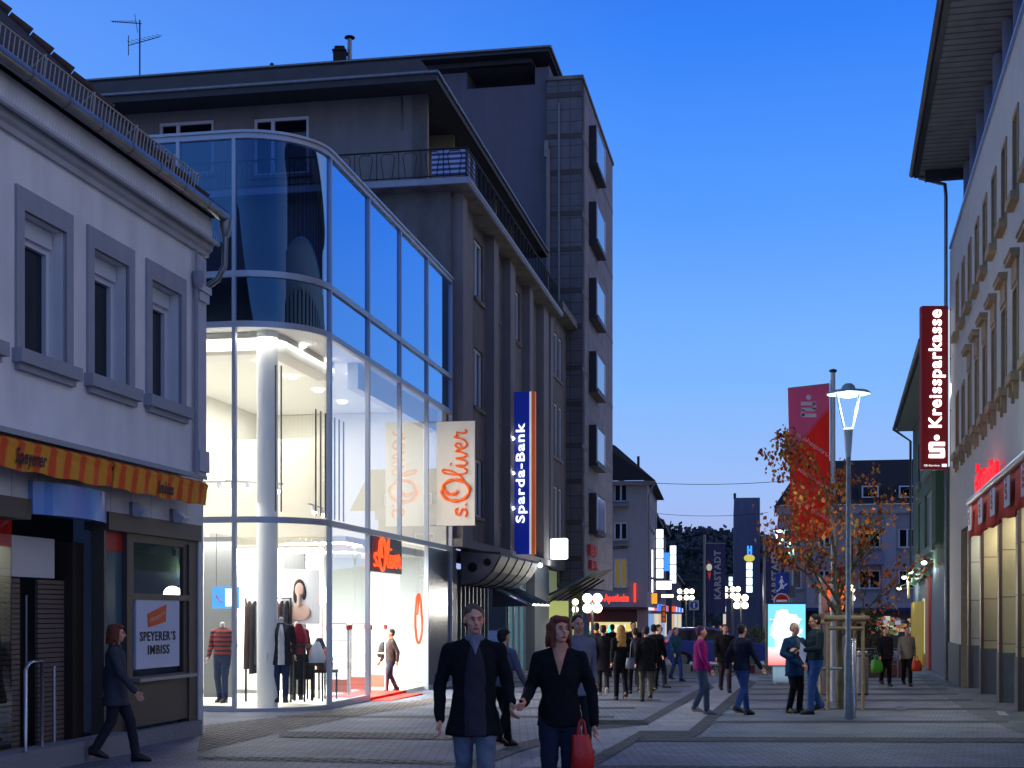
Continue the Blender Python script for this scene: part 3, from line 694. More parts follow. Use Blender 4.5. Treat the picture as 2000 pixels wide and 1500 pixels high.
# door recess: roller shutters, duct
q = MB(); q2 = MB(); n_ = 34
for i in range(n_):
    z = 0+i*.062
    pl.box(q, s_dl+.02, s_dl+(s_dr-s_dl)*.28, z, z+.05, .42, .46); pl.box(q2, s_dl+(s_dr-s_dl)*.5, s_dl+(s_dr-s_dl)*.84, z, z+.05, .42, .46)
for q_ in (q, q2): q_.build('roller_shutter', M('shutter', (104, 90, 82), .6), T)
q = MB(); pl.box(q, s_dl, s_dr-.6, 2.12, 2.62, .40, .7); q.build('shutter_box', M('light_panel', (205, 202, 198), .8), T)
q = MB(); pl.box(q, s_dl+(s_dr-s_dl)*.34, s_dl+(s_dr-s_dl)*.5, 0, 2.1, .64, .7); pl.box(q, s_dl+(s_dr-s_dl)*.84, s_dr-.02, -.1, 2.6, .3, .8); q.build('door', M('dark_door', (52, 44, 40), .35), T)
q = MB(); q.tube([pl.map(s_dl+(s_dr-s_dl)*.52, .3, .6), pl.map(s_dl+(s_dr-s_dl)*.52, 1.9, .6)], .02); q.tube([pl.map(s_dl+(s_dr-s_dl)*.3, .3, .6), pl.map(s_dl+(s_dr-s_dl)*.3, 1.9, .6)], .02); q.build('door_handle', alu, T)
q = MB(); pl.box(q, s_dl, s_dr, -.3, -.03, -.1, .9); pl.box(q, S0, s_dr, -.35, .12, -.40, -.103); q.build('step', granite, T)
# left shop window of the bar
q = MB(); q.quad(pl.map(S0, .1, .1), pl.map(pl.px(38), .1, .1), pl.map(pl.px(38), zbt-.25, .1), pl.map(S0, zbt-.25, .1)); q.build('pane', glass('shop_glass_left', (.3, .33, .33), .10, .7, 2), T)
# steel hand rails at the step
def rail_loop(label, u0, v0, vt, u1, v1, y0, y1):
    a = at(u0, y0); b = at(u1, y1); a.z = -.13+.25; b.z = a.z; t = thing('handrail', label, 'handrail', a); h = 1.0
    dv = b-a; q = MB(); q.tube([(0, 0, 0), (0, 0, h-.08), tuple(dv*.15+Vector((0, 0, h-.02))), tuple(dv*.35+Vector((0, 0, h))), tuple(dv+Vector((0, 0, h))), tuple(dv+Vector((0, 0, 0)))], .021, 10); q.build('tube_rail', M('bright_steel', (185, 188, 198), .25, .9), t)
    for p in (Vector((0, 0, 0)), dv):
        q = MB(); q.lathe([(.045, 0), (.045, .012), (.02, .014)], tuple(p), 12); q.build('foot_flange', zinc, t)
rail_loop('bent stainless steel handrail beside the snack bar step', 50, 1467, 1305, 82, 1445, 15.75, 16.45)
a = at(106, 17.0); a.z += .16; t = thing('rail_post', 'slim stainless steel rail post behind the bent handrail', 'post', a)
q = MB(); q.tube([(0, 0, 0), (0, 0, 1.0)], .02, 10); q.ball((0, 0, 1.0), .022, 8); q.build('tube_rail', M('bright_steel'), t); q = MB(); q.lathe([(.045, 0), (.045, .012), (.02, .014)], (0, 0, 0), 12); q.build('foot_flange', zinc, t)
# two small wall lamps
for i, u in enumerate((272, 350)):
    s_, z_ = pl.px(u, 997 if i == 0 else 1009, -.1)
    t = thing('wall_lamp', ('unlit grey wedge wall lamp above the takeaway window, nearer the door canopy', 'unlit grey wedge wall lamp above the takeaway window, nearer the glass shop')[i], 'wall lamp', pl.world(s_, z_, 0), fr.rz, 'wedge lamps over the takeaway window')
    q = MB(); q.box(-.10, .10, -.05, 0, -.11, .11); q.build('back_plate', M('lamp_grey', (120, 122, 128), .6), t)
    q = MB(); q.loft([[(-.1, -.05, .1), (.1, -.05, .1), (.1, -.06, .1), (-.1, -.06, .1)], [(-.1, -.05, 0), (.1, -.05, 0), (.1, -.22, -.02), (-.1, -.22, -.02)], [(-.08, -.05, -.09), (.08, -.05, -.09), (.08, -.17, -.09), (-.08, -.17, -.09)]], 0, False); q.build('shade', M('lamp_white', (190, 196, 210), .4), t)
# awnings
aw = stripes('awning_stripes', (226, 150, 34), (222, 82, 24), 0, .36, .42)
for i, (ua, ub, txt, tu) in enumerate(((-520, 214, 'Speyerer', (25, 82)), (220, 401, 'Imbiss', (304, 332)))):
    pa = fr.left(.36); a0, a1 = pa.px(ua), pa.px(ub)
    if i == 0: a0 = a1-6.2
    t = thing('awning', ('rolled-in orange and yellow striped awning with the word Speyerer', 'rolled-in orange and yellow striped awning with the word Imbiss')[i], 'awning', pa.world((a0+a1)/2, 3.3, 0), fr.rz, 'striped awnings of the snack bar')
    sb = Sub(pa, (a0+a1)/2, 3.3)
    q = MB(); P_ = [(-.005, 3.27), (.01, 3.27), (.02, 3.48), (-.01, 3.50), (-.02, 3.54), (.0, 3.56), (.2, 3.52), (.2, 3.58), (.0, 3.615), (-.05, 3.57), (-.03, 3.5), (-.02, 3.4)]
    n_ = max(6, int((a1-a0)/.12)); rings = []
    for k in range(n_+1):
        A = a0+(a1-a0)*k/n_; wv = .012*sin(k*1.7)
        rings.append([tuple(Vector(sb.map(A, p[1]+(0 if p[1] > 3.3 else .012*sin(k*.9)), p[0]+(wv if p[1] < 3.45 else 0)))) for p in P_])
    q.loft(rings, 0, False); q.build('fabric', aw, t)
    b0, b1 = pa.px(tu[0]), pa.px(tu[1])
    letters('lettering', txt, t, M('navy_print', (24, 26, 40), .7), sb.map((b0+b1)/2, 3.40, -.05), (1, 0, 0), (0, -.03, 1), (b1-b0)*1.05, .17 if i else .23, .004, .022, .2)

# ================================================================== glass fashion shop
fg = Frame(643, 28.5, 1505); T = thing('glass_shop', 'three storey glass corner shop with rounded corner and brightly lit fashion floor', 'building', fg.loc, fg.rz)
pg = fg.left(0)
ZT = [-.32, 3.50, 7.29, 8.27, 10.99]
r_ = 1.45; LEN = pg.px(880); SM = [0]+[pg.px(u) for u in (718, 780, 833)]+[LEN]
# plan outline of the glass line in local coordinates: front face then arc then street face
def arc(k, r=r_, inset=0):   # k 0..1 from front face to street face
    a = pi/2*k; return (-r*1.0+ (r)*(sin(a)) if False else -r+r*sin(a)*1.0 if False else -(r-(r-0)*sin(a))*1.0 if False else 0, 0)
def arcp(k, off=0):
    # centre at local (0, r): starts (-r, r) and ends (0, 0)
    a = pi/2*k; R = r_+off; return (-R*cos(a), r_-R*sin(a))
FRONTX = -r_; YL = 12.0
frame_m = M('shop_frame', (168, 172, 184), .4, .4)
m = MB(); fw = .06
def ringbar(m, z0, z1, off0=-.04, off1=.05):
    n = 16
    for i in range(n):
        p = [arcp(i/n, off1), arcp((i+1)/n, off1), arcp((i+1)/n, off0), arcp(i/n, off0)]
        m.hexa([(x, y, z0) for x, y in p]+[(x, y, z1) for x, y in p])
    m.box(FRONTX-off1, FRONTX-off0, r_, YL, z0, z1); m.box(0, LEN, -off1, -off0, z0, z1)
for z in (ZT[1], ZT[2], ZT[3]): ringbar(m, z-.06, z+.06)
ringbar(m, ZT[4]-.1, ZT[4], -.06, .06); ringbar(m, ZT[4]-.001, ZT[4]+.05, -.1, .10)
# foot rail, open at the door
n = 16
for i in range(n):
    p = [arcp(i/n, .05), arcp((i+1)/n, .05), arcp((i+1)/n, -.04), arcp(i/n, -.04)]; m.hexa([(x, y, -.4) for x, y in p]+[(x, y, -.16) for x, y in p])
m.box(FRONTX-.05, FRONTX+.04, r_, YL, -.4, -.12); m.box(0, SM[1], -.05, .04, -.4, -.12); m.box(SM[3], LEN, -.05, .04, -.5, -.2)
for y in (r_, r_+1.15, r_+3.3, r_+5.5): m.box(FRONTX-.055, FRONTX+.05, y-.035, y+.035, -.4, ZT[4]-.1)
for i, s_ in enumerate(SM): m.box(s_-.035, s_+.035, -.055, .05, -.4 if i != 2 else ZT[1], ZT[4]-.1)
m.build('facade_frame', frame_m, T)
clear = glass('shop_glass_clear', (.97, .99, .985), .035, .85, 2.2, (.75, .85, 1))
dimg = glass('terrace_glass', (.18, .23, .38), .06, 1.0, 1.1, (.40, .68, 1))
span = M('spandrel_glass', (22, 28, 40), .03, spec=.9)
def gquad(m, x0, y0, x1, y1, z0, z1): m.quad((x0, y0, z0), (x1, y1, z0), (x1, y1, z1), (x0, y0, z1))
def panes(mt, z0, z1, part='pane', street=range(4), front=True, f1=True):
    if front:
        for y0, y1 in ((r_, r_+1.15), (r_+1.15, r_+3.3), (r_+3.3, r_+5.5)):
            q = MB(); gquad(q, FRONTX, y1-.035, FRONTX, y0+.035, z0, z1); q.build(part, mt, T)
        q = MB(); n = 24
        q.loft([[(*arcp(i/n), z0), (*arcp(i/n), z1)] for i in range(n+1)], 0, True, False)
        q.f = q.f[::2]; q.m = q.m[::2]; q.sm = q.sm[::2]
        q.build('curved_pane', mt, T)
    for i in street:
        q = MB(); gquad(q, SM[i]+.035, 0, SM[i+1]-.035, 0, z0, z1); q.build(part, mt, T)
panes(clear, -.12, ZT[1]-.06, street=(0,)); panes(clear, ZT[1]+.06, ZT[2]-.06)
panes(glass('spandrel_tint', (.10, .12, .16), .10, 1.0, 1.1, (.42, .68, .98)), ZT[2]+.06, ZT[3]-.06, street=range(4)); panes(dimg, ZT[3]+.06, ZT[4]-.1)
# slabs, roof terrace, back rooms
wh = M('shop_white', (226, 224, 216), .8); beige = M('shop_beige', (222, 214, 194), .85); greyw = M('shop_grey', (112, 114, 112), .8)
def slabpoly(z0, z1, ins, x1, m):
    n = 12; pts = [arcp(i/n, -ins) for i in range(n+1)]+[(x1, ins), (x1, YL), (FRONTX+ins, YL)]
    m.loft([[(x, y, z0) for x, y in pts], [(x, y, z1) for x, y in pts]], 0, False)
m = MB(); slabpoly(7.33, 8.22, .12, LEN, m); m.build('roof_slab', M('slab_paint', (226, 226, 222), .8), T)
m = MB(); slabpoly(-.5, -.20, .06, LEN, m); m.build('shop_floor', M('shop_floor', (206, 202, 190), .35), T)
# inner walls
m = MB(); bx = 5.6
m.box(FRONTX+.1, LEN, bx, bx+.1, 5.2, 7.32); m.box(FRONTX+5.4, FRONTX+5.5, r_, bx, -.1, 3.3)
m.box(LEN-.12, LEN-.02, .1, bx, 3.4, 7.32); m.build('white_wall', wh, T)
m = MB(); m.box(FRONTX+.1, LEN-.12, bx+.001, bx+.1, 3.4, 5.2); m.box(2.8, 2.9, .9, 5.5, 3.4, 5.6); m.build('beige_wall', beige, T)
m = MB(); m.box(FRONTX+2.3, FRONTX+2.4, 2.35, 3.05, -.1, 3.3); m.box(FRONTX+3.6, FRONTX+3.7, 1.25, 1.75, -.1, 3.0); m.build('grey_wall', greyw, T)
m = MB(); m.box(FRONTX+1.2, LEN, bx, bx+.1, -.2, 3.4); m.box(LEN-.12, LEN-.02, .1, bx, -.4, 3.39); m.box(4.2, 4.3, 2.9, bx, -.2, 3.2); m.build('pale_wall', M('shop_pale', (232, 238, 238), .8), T)
m = MB(); m.box(3.4, LEN-.12, .7, bx, 3.25, 3.44); m.box(FRONTX+3, 3.39, 3.2, bx, 3.25, 3.44); m.build('gallery_floor', wh, T)
m = MB(); m.box(3.2, LEN, .35, .6, 6.75, 7.32); m.box(.0, 3.19, .9, 1.3, 6.95, 7.32); m.box(FRONTX+.9, FRONTX+1.3, r_, bx, 6.95, 7.32); m.loft([[(*arcp(i/8, o_), z_) for o_, z_ in ((-.9, 6.95), (-.9, 7.32), (-1.3, 7.32), (-1.3, 6.95))] for i in range(9)], 0, False); m.build('ceiling_beam', M('beam_white', (200, 198, 190), .8), T)
m = MB(); m.tube([(FRONTX+1.0, 1.15, -.2), (FRONTX+1.0, 1.15, 7.33)], .21, 28); m.build('round_column', wh, T)
# entrance: glass side screens, red mat, door sign
m = MB(); gquad(m, SM[2]+.06, .05, SM[2]+.06, 2.2, -.3, 3.4); gquad(m, SM[2]+.08, .01, SM[3], .01, -.3, 3.4); m.build('door_screen', glass('door_glass', (.93, .98, .98), .03, .6, 2.5), T)
m = MB(); m.box(SM[3]+.04, LEN-.04, .01, .07, -.2, 3.42); m.build('metal_panel', M('brushed_panel', (96, 102, 116), .25, .7, noise=.1, nscale=1.5), T)
m = MB(); m.box(SM[1]+.1, SM[2]+.5, -.04, 1.1, -.40, -.192); m.box(SM[1]+.1, SM[2]+.3, -.5, -.041, -.40, -.250); m.build('red_mat', M('red_mat', (206, 42, 28), .95, noise=.15, nscale=4), T)
# curtain of rods behind the upper glass
m = MB()
for i in range(7): x = .5+i*.32; m.tube([(x, .45, 3.7), (x, .45, 5.9+.25*((i*3) % 3))], .018, 6)
for k in (.42, .50): x, y = arcp(k, -.5); m.tube([(x, y, 3.7), (x, y, 6.6)], .016, 6)
m.build('hanging_rods', M('rod_bronze', (92, 80, 62), .5, .4), T)
# ceiling spots (recessed lit discs) and track lights
hot = E('warm_lamp', (255, 246, 226), 14)
m = MB()
for x in (.9, 2.6, 4.6, 6.6, 8.6):
    for y in (.9, 2.4): m.lathe([(.11, 0), (.11, .02)], (x, y, 7.27), 14)
m.build('ceiling_spots', hot, T)
def track(label, x, y, z, dx, dy, n):
    t = thing('track_light', label, 'lamp', fg_w(x, y, z), fg.rz, 'spotlight tracks inside the shop')
    q = MB(); q.tube([(0, 0, 0), (dx, dy, 0)], .02, 6); q.tube([(dx*.2, dy*.2, 0), (dx*.2, dy*.2, .5)], .006, 4); q.tube([(dx*.8, dy*.8, 0), (dx*.8, dy*.8, .5)], .006, 4); q.build('track', M('track_white', (220, 220, 220), .5), t)
    for i in range(n):
        k = (i+.5)/n; q = MB(); q.tube([(dx*k, dy*k, -.02), (dx*k-.05, dy*k-.05, -.16)], [.035, .06], 8); s = q.build('spot', M('track_white'), t)
        q = MB(); q.ball((dx*k-.058, dy*k-.058, -.17), .05, 8); q.build('bulb', hot, s)
def fg_w(x, y, z): q = fg.o+fg.d*x-fg.n*y; return (q.x, q.y, z)
track('curved row of lit spotlights hanging behind the front pane near the snack bar', FRONTX+.9, r_+1.9, 4.35, .2, -1.3, 4)
track('row of lit spotlights hanging behind the curved corner pane', FRONTX+.9, 2.0, 4.35, .9, -.9, 4)
track('row of lit spotlights hanging behind the first street side pane', .5, .6, 3.95, 2.2, .2, 3)
for x, y, z, p, sx, sy in ((1.6, 2.8, 7.2, 720, 5, 4), (7.2, 2.8, 7.2, 240, 5, 4), (-.3, 2.6, 3.9, 60, 2, 2.5), (1.8, 2.4, 3.2, 240, 2.6, 2.2), (5.0, 2.8, 3.2, 2200, 3, 3)):
    light(T, 'AREA', (x, y, z), p, (1, .97, .92), sx, None, sy)
light(T, 'AREA', (3.9, 1.3, 3.3), 700, (.85, 1, .95), 1.5, None, 1.5)
light(T, 'AREA', (-.9, 3.2, 3.35), 60, (1, .97, .9), 1.5, None, 2)
# anti-theft gates
for i, (x, y) in enumerate(((SM[1]-.75, .45), (SM[1]+.45, .3), (SM[1]+1.7, .3))):
    t = thing('security_gate', ('white hooped anti-theft gate behind the window pane beside the door', 'white hooped anti-theft gate just inside the open door', 'white hooped anti-theft gate at the far side of the open door')[i], 'gate', fg_w(x, y, -.1), fg.rz+radians(70), 'anti-theft gates at the shop door')
    q = MB(); q.tube([(-.28, 0, 0), (-.28, 0, 1.5), (-.2, 0, 1.58), (.2, 0, 1.58), (.28, 0, 1.5), (.28, 0, 0)], .025, 8)
    for z in (.45, .85, 1.2): q.tube([(-.28, 0, z), (.28, 0, z)], .015, 6)
    q.build('hoop', M('gate_white', (225, 225, 220), .4), t)
    q = MB(); q.box(-.28, .28, -.008, .008, .06, .35); q.build('base_panel', M('gate_red', (206, 120, 100), .5), t)
    for e in (-.28, .28): q = MB(); q.box(e-.03, e+.03, -.03, .03, 1.42, 1.52); q.build('sensor', M('red_plastic', (200, 40, 30), .4), t)
# neon names
neon = E('neon_red', (255, 72, 30), 2.4)
t = thing('door_name_sign', 'glowing red handwritten s.Oliver name on a dark board over the shop door', 'sign', fg_w((SM[1]+SM[2])/2, -.02, 2.9), fg.rz)
q = MB(); q.box(-(SM[2]-SM[1])/2+.05, (SM[2]-SM[1])/2-.04, -.05, .04, -.28, .52); q.build('board', M('board_grey', (70, 72, 78), .5), t)
script_letters('lettering', t, neon, (-.12, -.09, .13), (1, 0, 0), (0, 0, 1), 2.3, .72, .024)
t = thing('round_logo', 'glowing red O shaped ring logo on the glass panel right of the door', 'sign', fg_w((SM[2]+SM[3])/2+.45, .0, 1.55), fg.rz)
q = MB(); pts = [(.36*cos(a)*(1 if a < 6.4 else .8), -.02, .62*sin(a)+.0) for a in [i*2*pi/28+1.3 for i in range(29)]]
pts += [(-.1, -.03, .42), (-.2, -.03, .1)]
q.tube(pts, .034, 8); q.build('ring', neon, t)
# hanging flag sign
bx_, bz = pg.px(845), 0
yb = pg.world(pg.px(838), 0).y
bz0, bz1 = zat(1025, 36.5), zat(820, 36.5)
s_b = pg.px(840)
t = thing('banner_sign', 'large cream flag sign with orange handwritten s.Oliver beside the glass facade', 'sign', fg_w(s_b, -.12, bz0), fg.rz)
q = MB(); q.box(-.03, .03, -1.08, -.06, 0, bz1-bz0); q.build('panel', M('banner_cream', (226, 220, 204), .6, noise=.02, emit=.16, ecol=(226, 214, 190)), t)
q = MB()
for e in (.01, bz1-bz0-.01): q.tube([(0, .12, e), (0, -1.1, e)], .022, 8)
q.build('bracket', alu, t)
script_letters('lettering', t, M('orange_paint', (236, 104, 30), .5, emit=.22, ecol=(236, 100, 30)), (-.035, -.58, (bz1-bz0)/2), (0, 0, 1), (0, 1, 0), 2.28, .74, .034)
script_letters('lettering', t, M('orange_paint'), (.035, -.58, (bz1-bz0)/2), (0, 0, 1), (0, -1, 0), 2.28, .74, .034)
# small screen inside the front pane
t = thing('window_screen', 'small lit blue and white advertising screen hanging inside the shop front', 'screen', fg_w(FRONTX+.9, r_+.55, 2.0), fg.rz)
q = MB(); q.box(0, .04, -.28, .28, -.22, .22); q.build('panel', E('screen_blue', (74, 160, 235), 1.3), t)
q = MB(); q.box(-.006, 0, -.24, .0, -.18, .18); q.build('white_page', E('screen_white', (235, 245, 255), 1.5), t)
q = MB(); q.tube([(-.01, .2, .05), (-.01, .12, -.07), (-.01, .04, -.09)], .012, 6); q.build('red_curve', M('red_plastic'), t)
q = MB(); q.tube([(.02, -.2, .22), (.02, -.2, 1.3)], .006, 4); q.tube([(.02, .2, .22), (.02, .2, 1.3)], .006, 4); q.build('wire', dark_metal, t)
# goods: rail with clothes, poster, table
t = thing('clothes_rack', 'black framed rack hung with dark clothes behind the curved pane', 'rack', fg_w(FRONTX+2.6, 1.72, -.2), fg.rz)
q = MB(); q.tube([(0, -.5, 0), (0, -.5, 2.2), (0, .5, 2.2), (0, .5, 0)], .025, 8); q.build('frame', black, t)
for i in range(8):
    y = -.42+i*.12; q = MB(); h = 1.5-.1*(i % 3); q.loft([[(-.02, y-.02, 2.15), (.02, y-.02, 2.15), (.02, y+.02, 2.15), (-.02, y+.02, 2.15)], [(-.2, y-.03, 2.02), (.2, y-.03, 2.02), (.2, y+.03, 2.02), (-.2, y+.03, 2.02)], [(-.23, y-.04, 2.02-h*.6), (.24, y-.05, 2.02-h*.6), (.22, y+.05, 2.02-h*.6), (-.22, y+.04, 2.02-h*.6)], [(-.26, y-.045, 2.1-h), (.26, y-.04, 2.12-h), (.27, y+.045, 2.1-h), (-.25, y+.04, 2.1-h)]], 0, True)
    q.build('garment', cloth(*[('coal', (34, 32, 34)), ('brown', (62, 46, 40)), ('slate', (54, 58, 68))][i % 3]), t)
t = thing('fashion_poster', 'white portrait poster of a dark haired woman above the clothes', 'poster', fg_w(1.2, 1.02, 2.0), fg.rz)
q = MB(); q.box(0, .03, -.42, .42, -.55, .62); q.build('sheet', M('poster_white', (232, 232, 230), .7), t)
q = MB(); q.ball((-.01, .02, .22), (.012, .13, .19), 14); q.ball((-.01, .11, .08), (.012, .05, .18), 12); q.ball((-.01, -.08, .12), (.012, .05, .16), 12); q.build('printed_hair', M('print_dark', (46, 36, 34), .7), t)
q = MB(); q.ball((-.02, .02, .18), (.012, .10, .15), 14); q.tube([(-.02, .02, .1), (-.02, .02, -.15)], .05, 8); q.ball((-.02, .02, -.3), (.012, .26, .18), 12); q.build('printed_face', M('print_skin', (214, 178, 160), .7), t)
for i, (x, y, z, c) in enumerate(((-.05, .62, 1.15, (140, 30, 48)), (.12, .30, .78, (206, 208, 212)), (.55, .28, .62, (200, 90, 46)), (.9, .5, .85, (70, 70, 84)))):
    t = thing('display_table', ['display stand carrying a dark red folded vest', 'display stand carrying a white scarf', 'display stand carrying orange knitwear', 'display stand carrying grey shirts'][i], 'display stand', fg_w(x, y, -.1), fg.rz, 'display stands in the shop window')
    q = MB(); q.box(-.25, .25, -.22, .22, z-.06, z)
    for a_ in (-.22, .22):
        for b_ in (-.19, .19): q.tube([(a_, b_, 0), (a_, b_, z-.06)], .02, 6)
    q.build('stand', dark_metal, t)
    q = MB(); q.loft([er((0, 0, z), .2, .16), er((.02, 0, z+.12), .22, .17), er((0, .01, z+.25), .17, .13), er((0, 0, z+.42), .1, .05)]); q.build('garment', cloth('goods%d' % i, c), t)
# ================================================================== bank office block (beige pilasters, balcony storey)
conc = M('concrete_render', (106, 100, 98), .9, noise=.14, nscale=2.2, bump=.25, bscale=30, grime=.35)
conc_l = M('render_light', (126, 120, 120), .9, noise=.07, nscale=2, grime=.12)
conc_d = M('render_dark', (112, 106, 102), .9, noise=.25, nscale=1.4, bump=.4, bscale=18, grime=.4)
fb = Frame(880, 39.3, 1505); T = thing('office_block', 'beige concrete office block with tall pilasters, projecting balcony slab and set back top storey', 'building', fb.loc, fb.rz)
pb = fb.left(0); F2 = fb.front(.0)
A_end = pb.px(1070); zs = 13.5
rows = [(4.62, 6.4), (7.95, 9.75), (11.25, 13.05)]
cols = [(pb.px(a), pb.px(b)) for a, b in ((926, 943), (960, 974), (1003, 1015), (1031, 1041))]
holes = [(a, b, c, d) for a, b in cols for c, d in rows if not (a > cols[1][1] and c < 11)]
m = MB(); pb.holes(m, 0, A_end, 3.75, zs, holes, .3, 0, 0)
m.quad((0, 0, -.6), (0, 12, -.6), (0, 12, zs), (0, 0, zs)); m.build('facade_wall', conc, T)
for a, b, c, d in holes: pb.window(T, a, b, c, d, .13, frame_white, dark_glass, .08, cols=(.45,), sill=(.1, .08, conc_d))
m = MB()
for u0, u1, dd in ((884, 893, .30), (897, 917, .10), (948, 957, .28), (981, 991, .28), (1020, 1027, .28), (1048, 1058, .28), (1062, 1067, .28)):
    a0, a1 = pb.px(u0), pb.px(u1); pb.box(m, a0, a1, 3.6, zs-.002, -dd, .05)
pb.box(m, 0.02, A_end-.02, 3.55, 3.78, -.34, .1)
m.build('pilaster', conc_l, T)
# gable wall facing us with its windows seen through the terrace glass
gw = fb.front(.25); m = MB(); hs = [(-6.6, -5.0, 9.4, 11.3), (-10.4, -8.8, 9.4, 11.3)]
gw.holes(m, -12, -.35, 3, zs, hs, .2, 0, 0); m.build('gable_wall', conc_d, T)
for h in hs: gw.window(T, *h, .15, frame_white, dark_glass, .08, cols=(.5,), sill=(.1, .1, conc_l))
m = MB(); gw.box(m, -.37, -.003, 3, zs-.002, -.1, .2); gw.box(m, -.62, -.55, 8, zs-.003, -.05, .02); m.build('corner_pier', conc_l, T)
# ground floor of the bank
m = MB(); pb.box(m, 0, .5, -.6, 3.6, -.05, .4); pb.box(m, pb.px(1042), A_end, -.6, 3.6, -.05, .4); pb.box(m, .5, A_end, 3.2, 3.55, .3, .5); pb.box(m, .5, A_end, -.5, 3.6, 4, 4.2); m.build('ground_wall', M('bank_stone', (96, 100, 108), .5, noise=.1), T)
m = MB()
sa, sb_ = pb.px(1009), pb.px(1041)
for i in range(4): x = sa+(sb_-sa)*i/3; pb.box(m, x-.04, x+.04, -.45, 3.2, .28, .36)
for z in (-.4, 2.05, 2.55, 3.15): pb.box(m, sa+.05, sb_-.05, z-.05, z+.05, .27, .35)
m.build('shopfront', alu, T)
q = MB(); pb.box(q, sa, sb_, -.45, 3.2, .37, .38); q.build('pane', M('lit_bank_glass', (60, 90, 100), .1, emit=.18, ecol=(120, 190, 210)), T)
q = MB(); pb.box(q, sa, sb_, 2.1, 2.5, .24, .262); q.build('blue_band', M('bank_blue', (20, 40, 120), .5, emit=.10, ecol=(20, 50, 160)), T)
q = MB(); pb.box(q, sa, sb_, 2.0, 2.06, .235, .26); pb.box(q, pb.px(960), pb.px(1006), 2.62, 2.76, .1, .3); q.build('orange_band', M('bank_orange', (226, 110, 30), .5, emit=.15), T)
letters('lettering', 'sparda', T, E('soft_white', (210, 220, 240), .8), pb.map((sa+sb_)/2, 2.3, .23), (1, 0, 0), (0, 0, 1), 1.9, .22, .01)
m = MB(); x = pb.px(905)
while x < sa-.4: pb.box(m, x, x+.12, -.45, 3.1, .9, 1.0); x += .62
m.build('door_mullions', M('door_grey', (120, 132, 140), .4, .4), T)
q = MB(); pb.box(q, pb.px(903), sa-.3, -.45, 3.1, 1.1, 1.15); q.build('dark_glazing', dark_glass, T)
light(T, 'AREA', pb.map(5, 3.1, 1.9), 26, (.8, .9, 1), 3, None, 1)
# curved entrance canopy
t = thing('entrance_canopy', 'grey ribbed curved entrance canopy with round holes over the bank door', 'canopy', pb.world(pb.px(900), 2.5, 0), fb.rz)
a0, a1 = 0, pb.px(985)-pb.px(900)
prof = [(-.0, 1.0), (-1.15, .92), (-1.17, .84), (-1.05, .60), (-.92, .4), (-.72, .2), (-.48, .06), (-.2, 0), (0, 0)]
q = MB(); q.extrude(prof, lambda a, p: (a, p[0], p[1]), a0, a1); q.build('shell', M('canopy_grey', (84, 88, 98), .6, .3), t)
q = MB()
for i in range(1, 5):
    x = a1*i/5; q = MB(); q.tube([(x, p[0], p[1]-.01) for p in prof[1:]], .022, 6); q.build('rib', dark_metal, t)
q = MB(); q.tube([(0, p[0], p[1]) for p in prof[:]], .03, 6); q.build('rib', dark_metal, t)
for y, z, r in ((-.34, .52, .14), (-.78, .66, .11)):
    q = MB(); q.tube([(-.02, y, z), (.03, y, z)], r, 20); q.build('round_hole', M('hole_black', (6, 6, 7), .9), t)
t = thing('canopy_lamp', 'small bright round lamp at the tip of the curved bank canopy', 'lamp', pb.world(pb.px(985)+.0, 3.3, -1.22), fb.rz)
q = MB(); q.ball((0, 0, 0), .08, 10); q.build('globe', E('cool_lamp', (215, 240, 255), 8), t); q = MB(); q.tube([(0, 0, .06), (0, 0, .2)], .015, 6); q.build('stem', dark_metal, t)
light(t, 'POINT', (.15, -.1, -.1), 6, (.8, .95, 1), .08)
# slanted glass awning below
t = thing('glass_awning', 'small slanted ribbed awning below the curved bank canopy', 'awning', pb.world(pb.px(962), 2.0, 0), fb.rz)
q = MB(); L_ = pb.px(1000)-pb.px(962)
q.add([(0, 0, .62), (L_, 0, .62), (L_, -1.3, .0), (0, -1.3, .0), (0, 0, .56), (L_, 0, .56), (L_, -1.3, -.06), (0, -1.3, -.06)], [(0, 1, 2, 3), (4, 5, 6, 7), (0, 3, 7, 4), (1, 2, 6, 5), (2, 3, 7, 6)]); q.build('sheet', M('awning_sheet', (170, 205, 210), .35, noise=.05), t)
q = MB()
for i in range(5): x = L_*i/4; q = MB(); q.tube([(x, 0, .65), (x, -1.32, .02)], .03, 6); q.build('rib', M('awning_side', (60, 72, 84), .5), t)
q = MB(); q.add([(0, 0, .5), (0, -1.25, -.08), (0, 0, -.1)], [(0, 1, 2)]); q.build('side_sheet', M('awning_side'), t); light(t, 'POINT', (L_*.5, -.9, 1.0), 16, (.8, .95, 1), .1)  # fill light added above the sheet, standing in for the canopy lamp
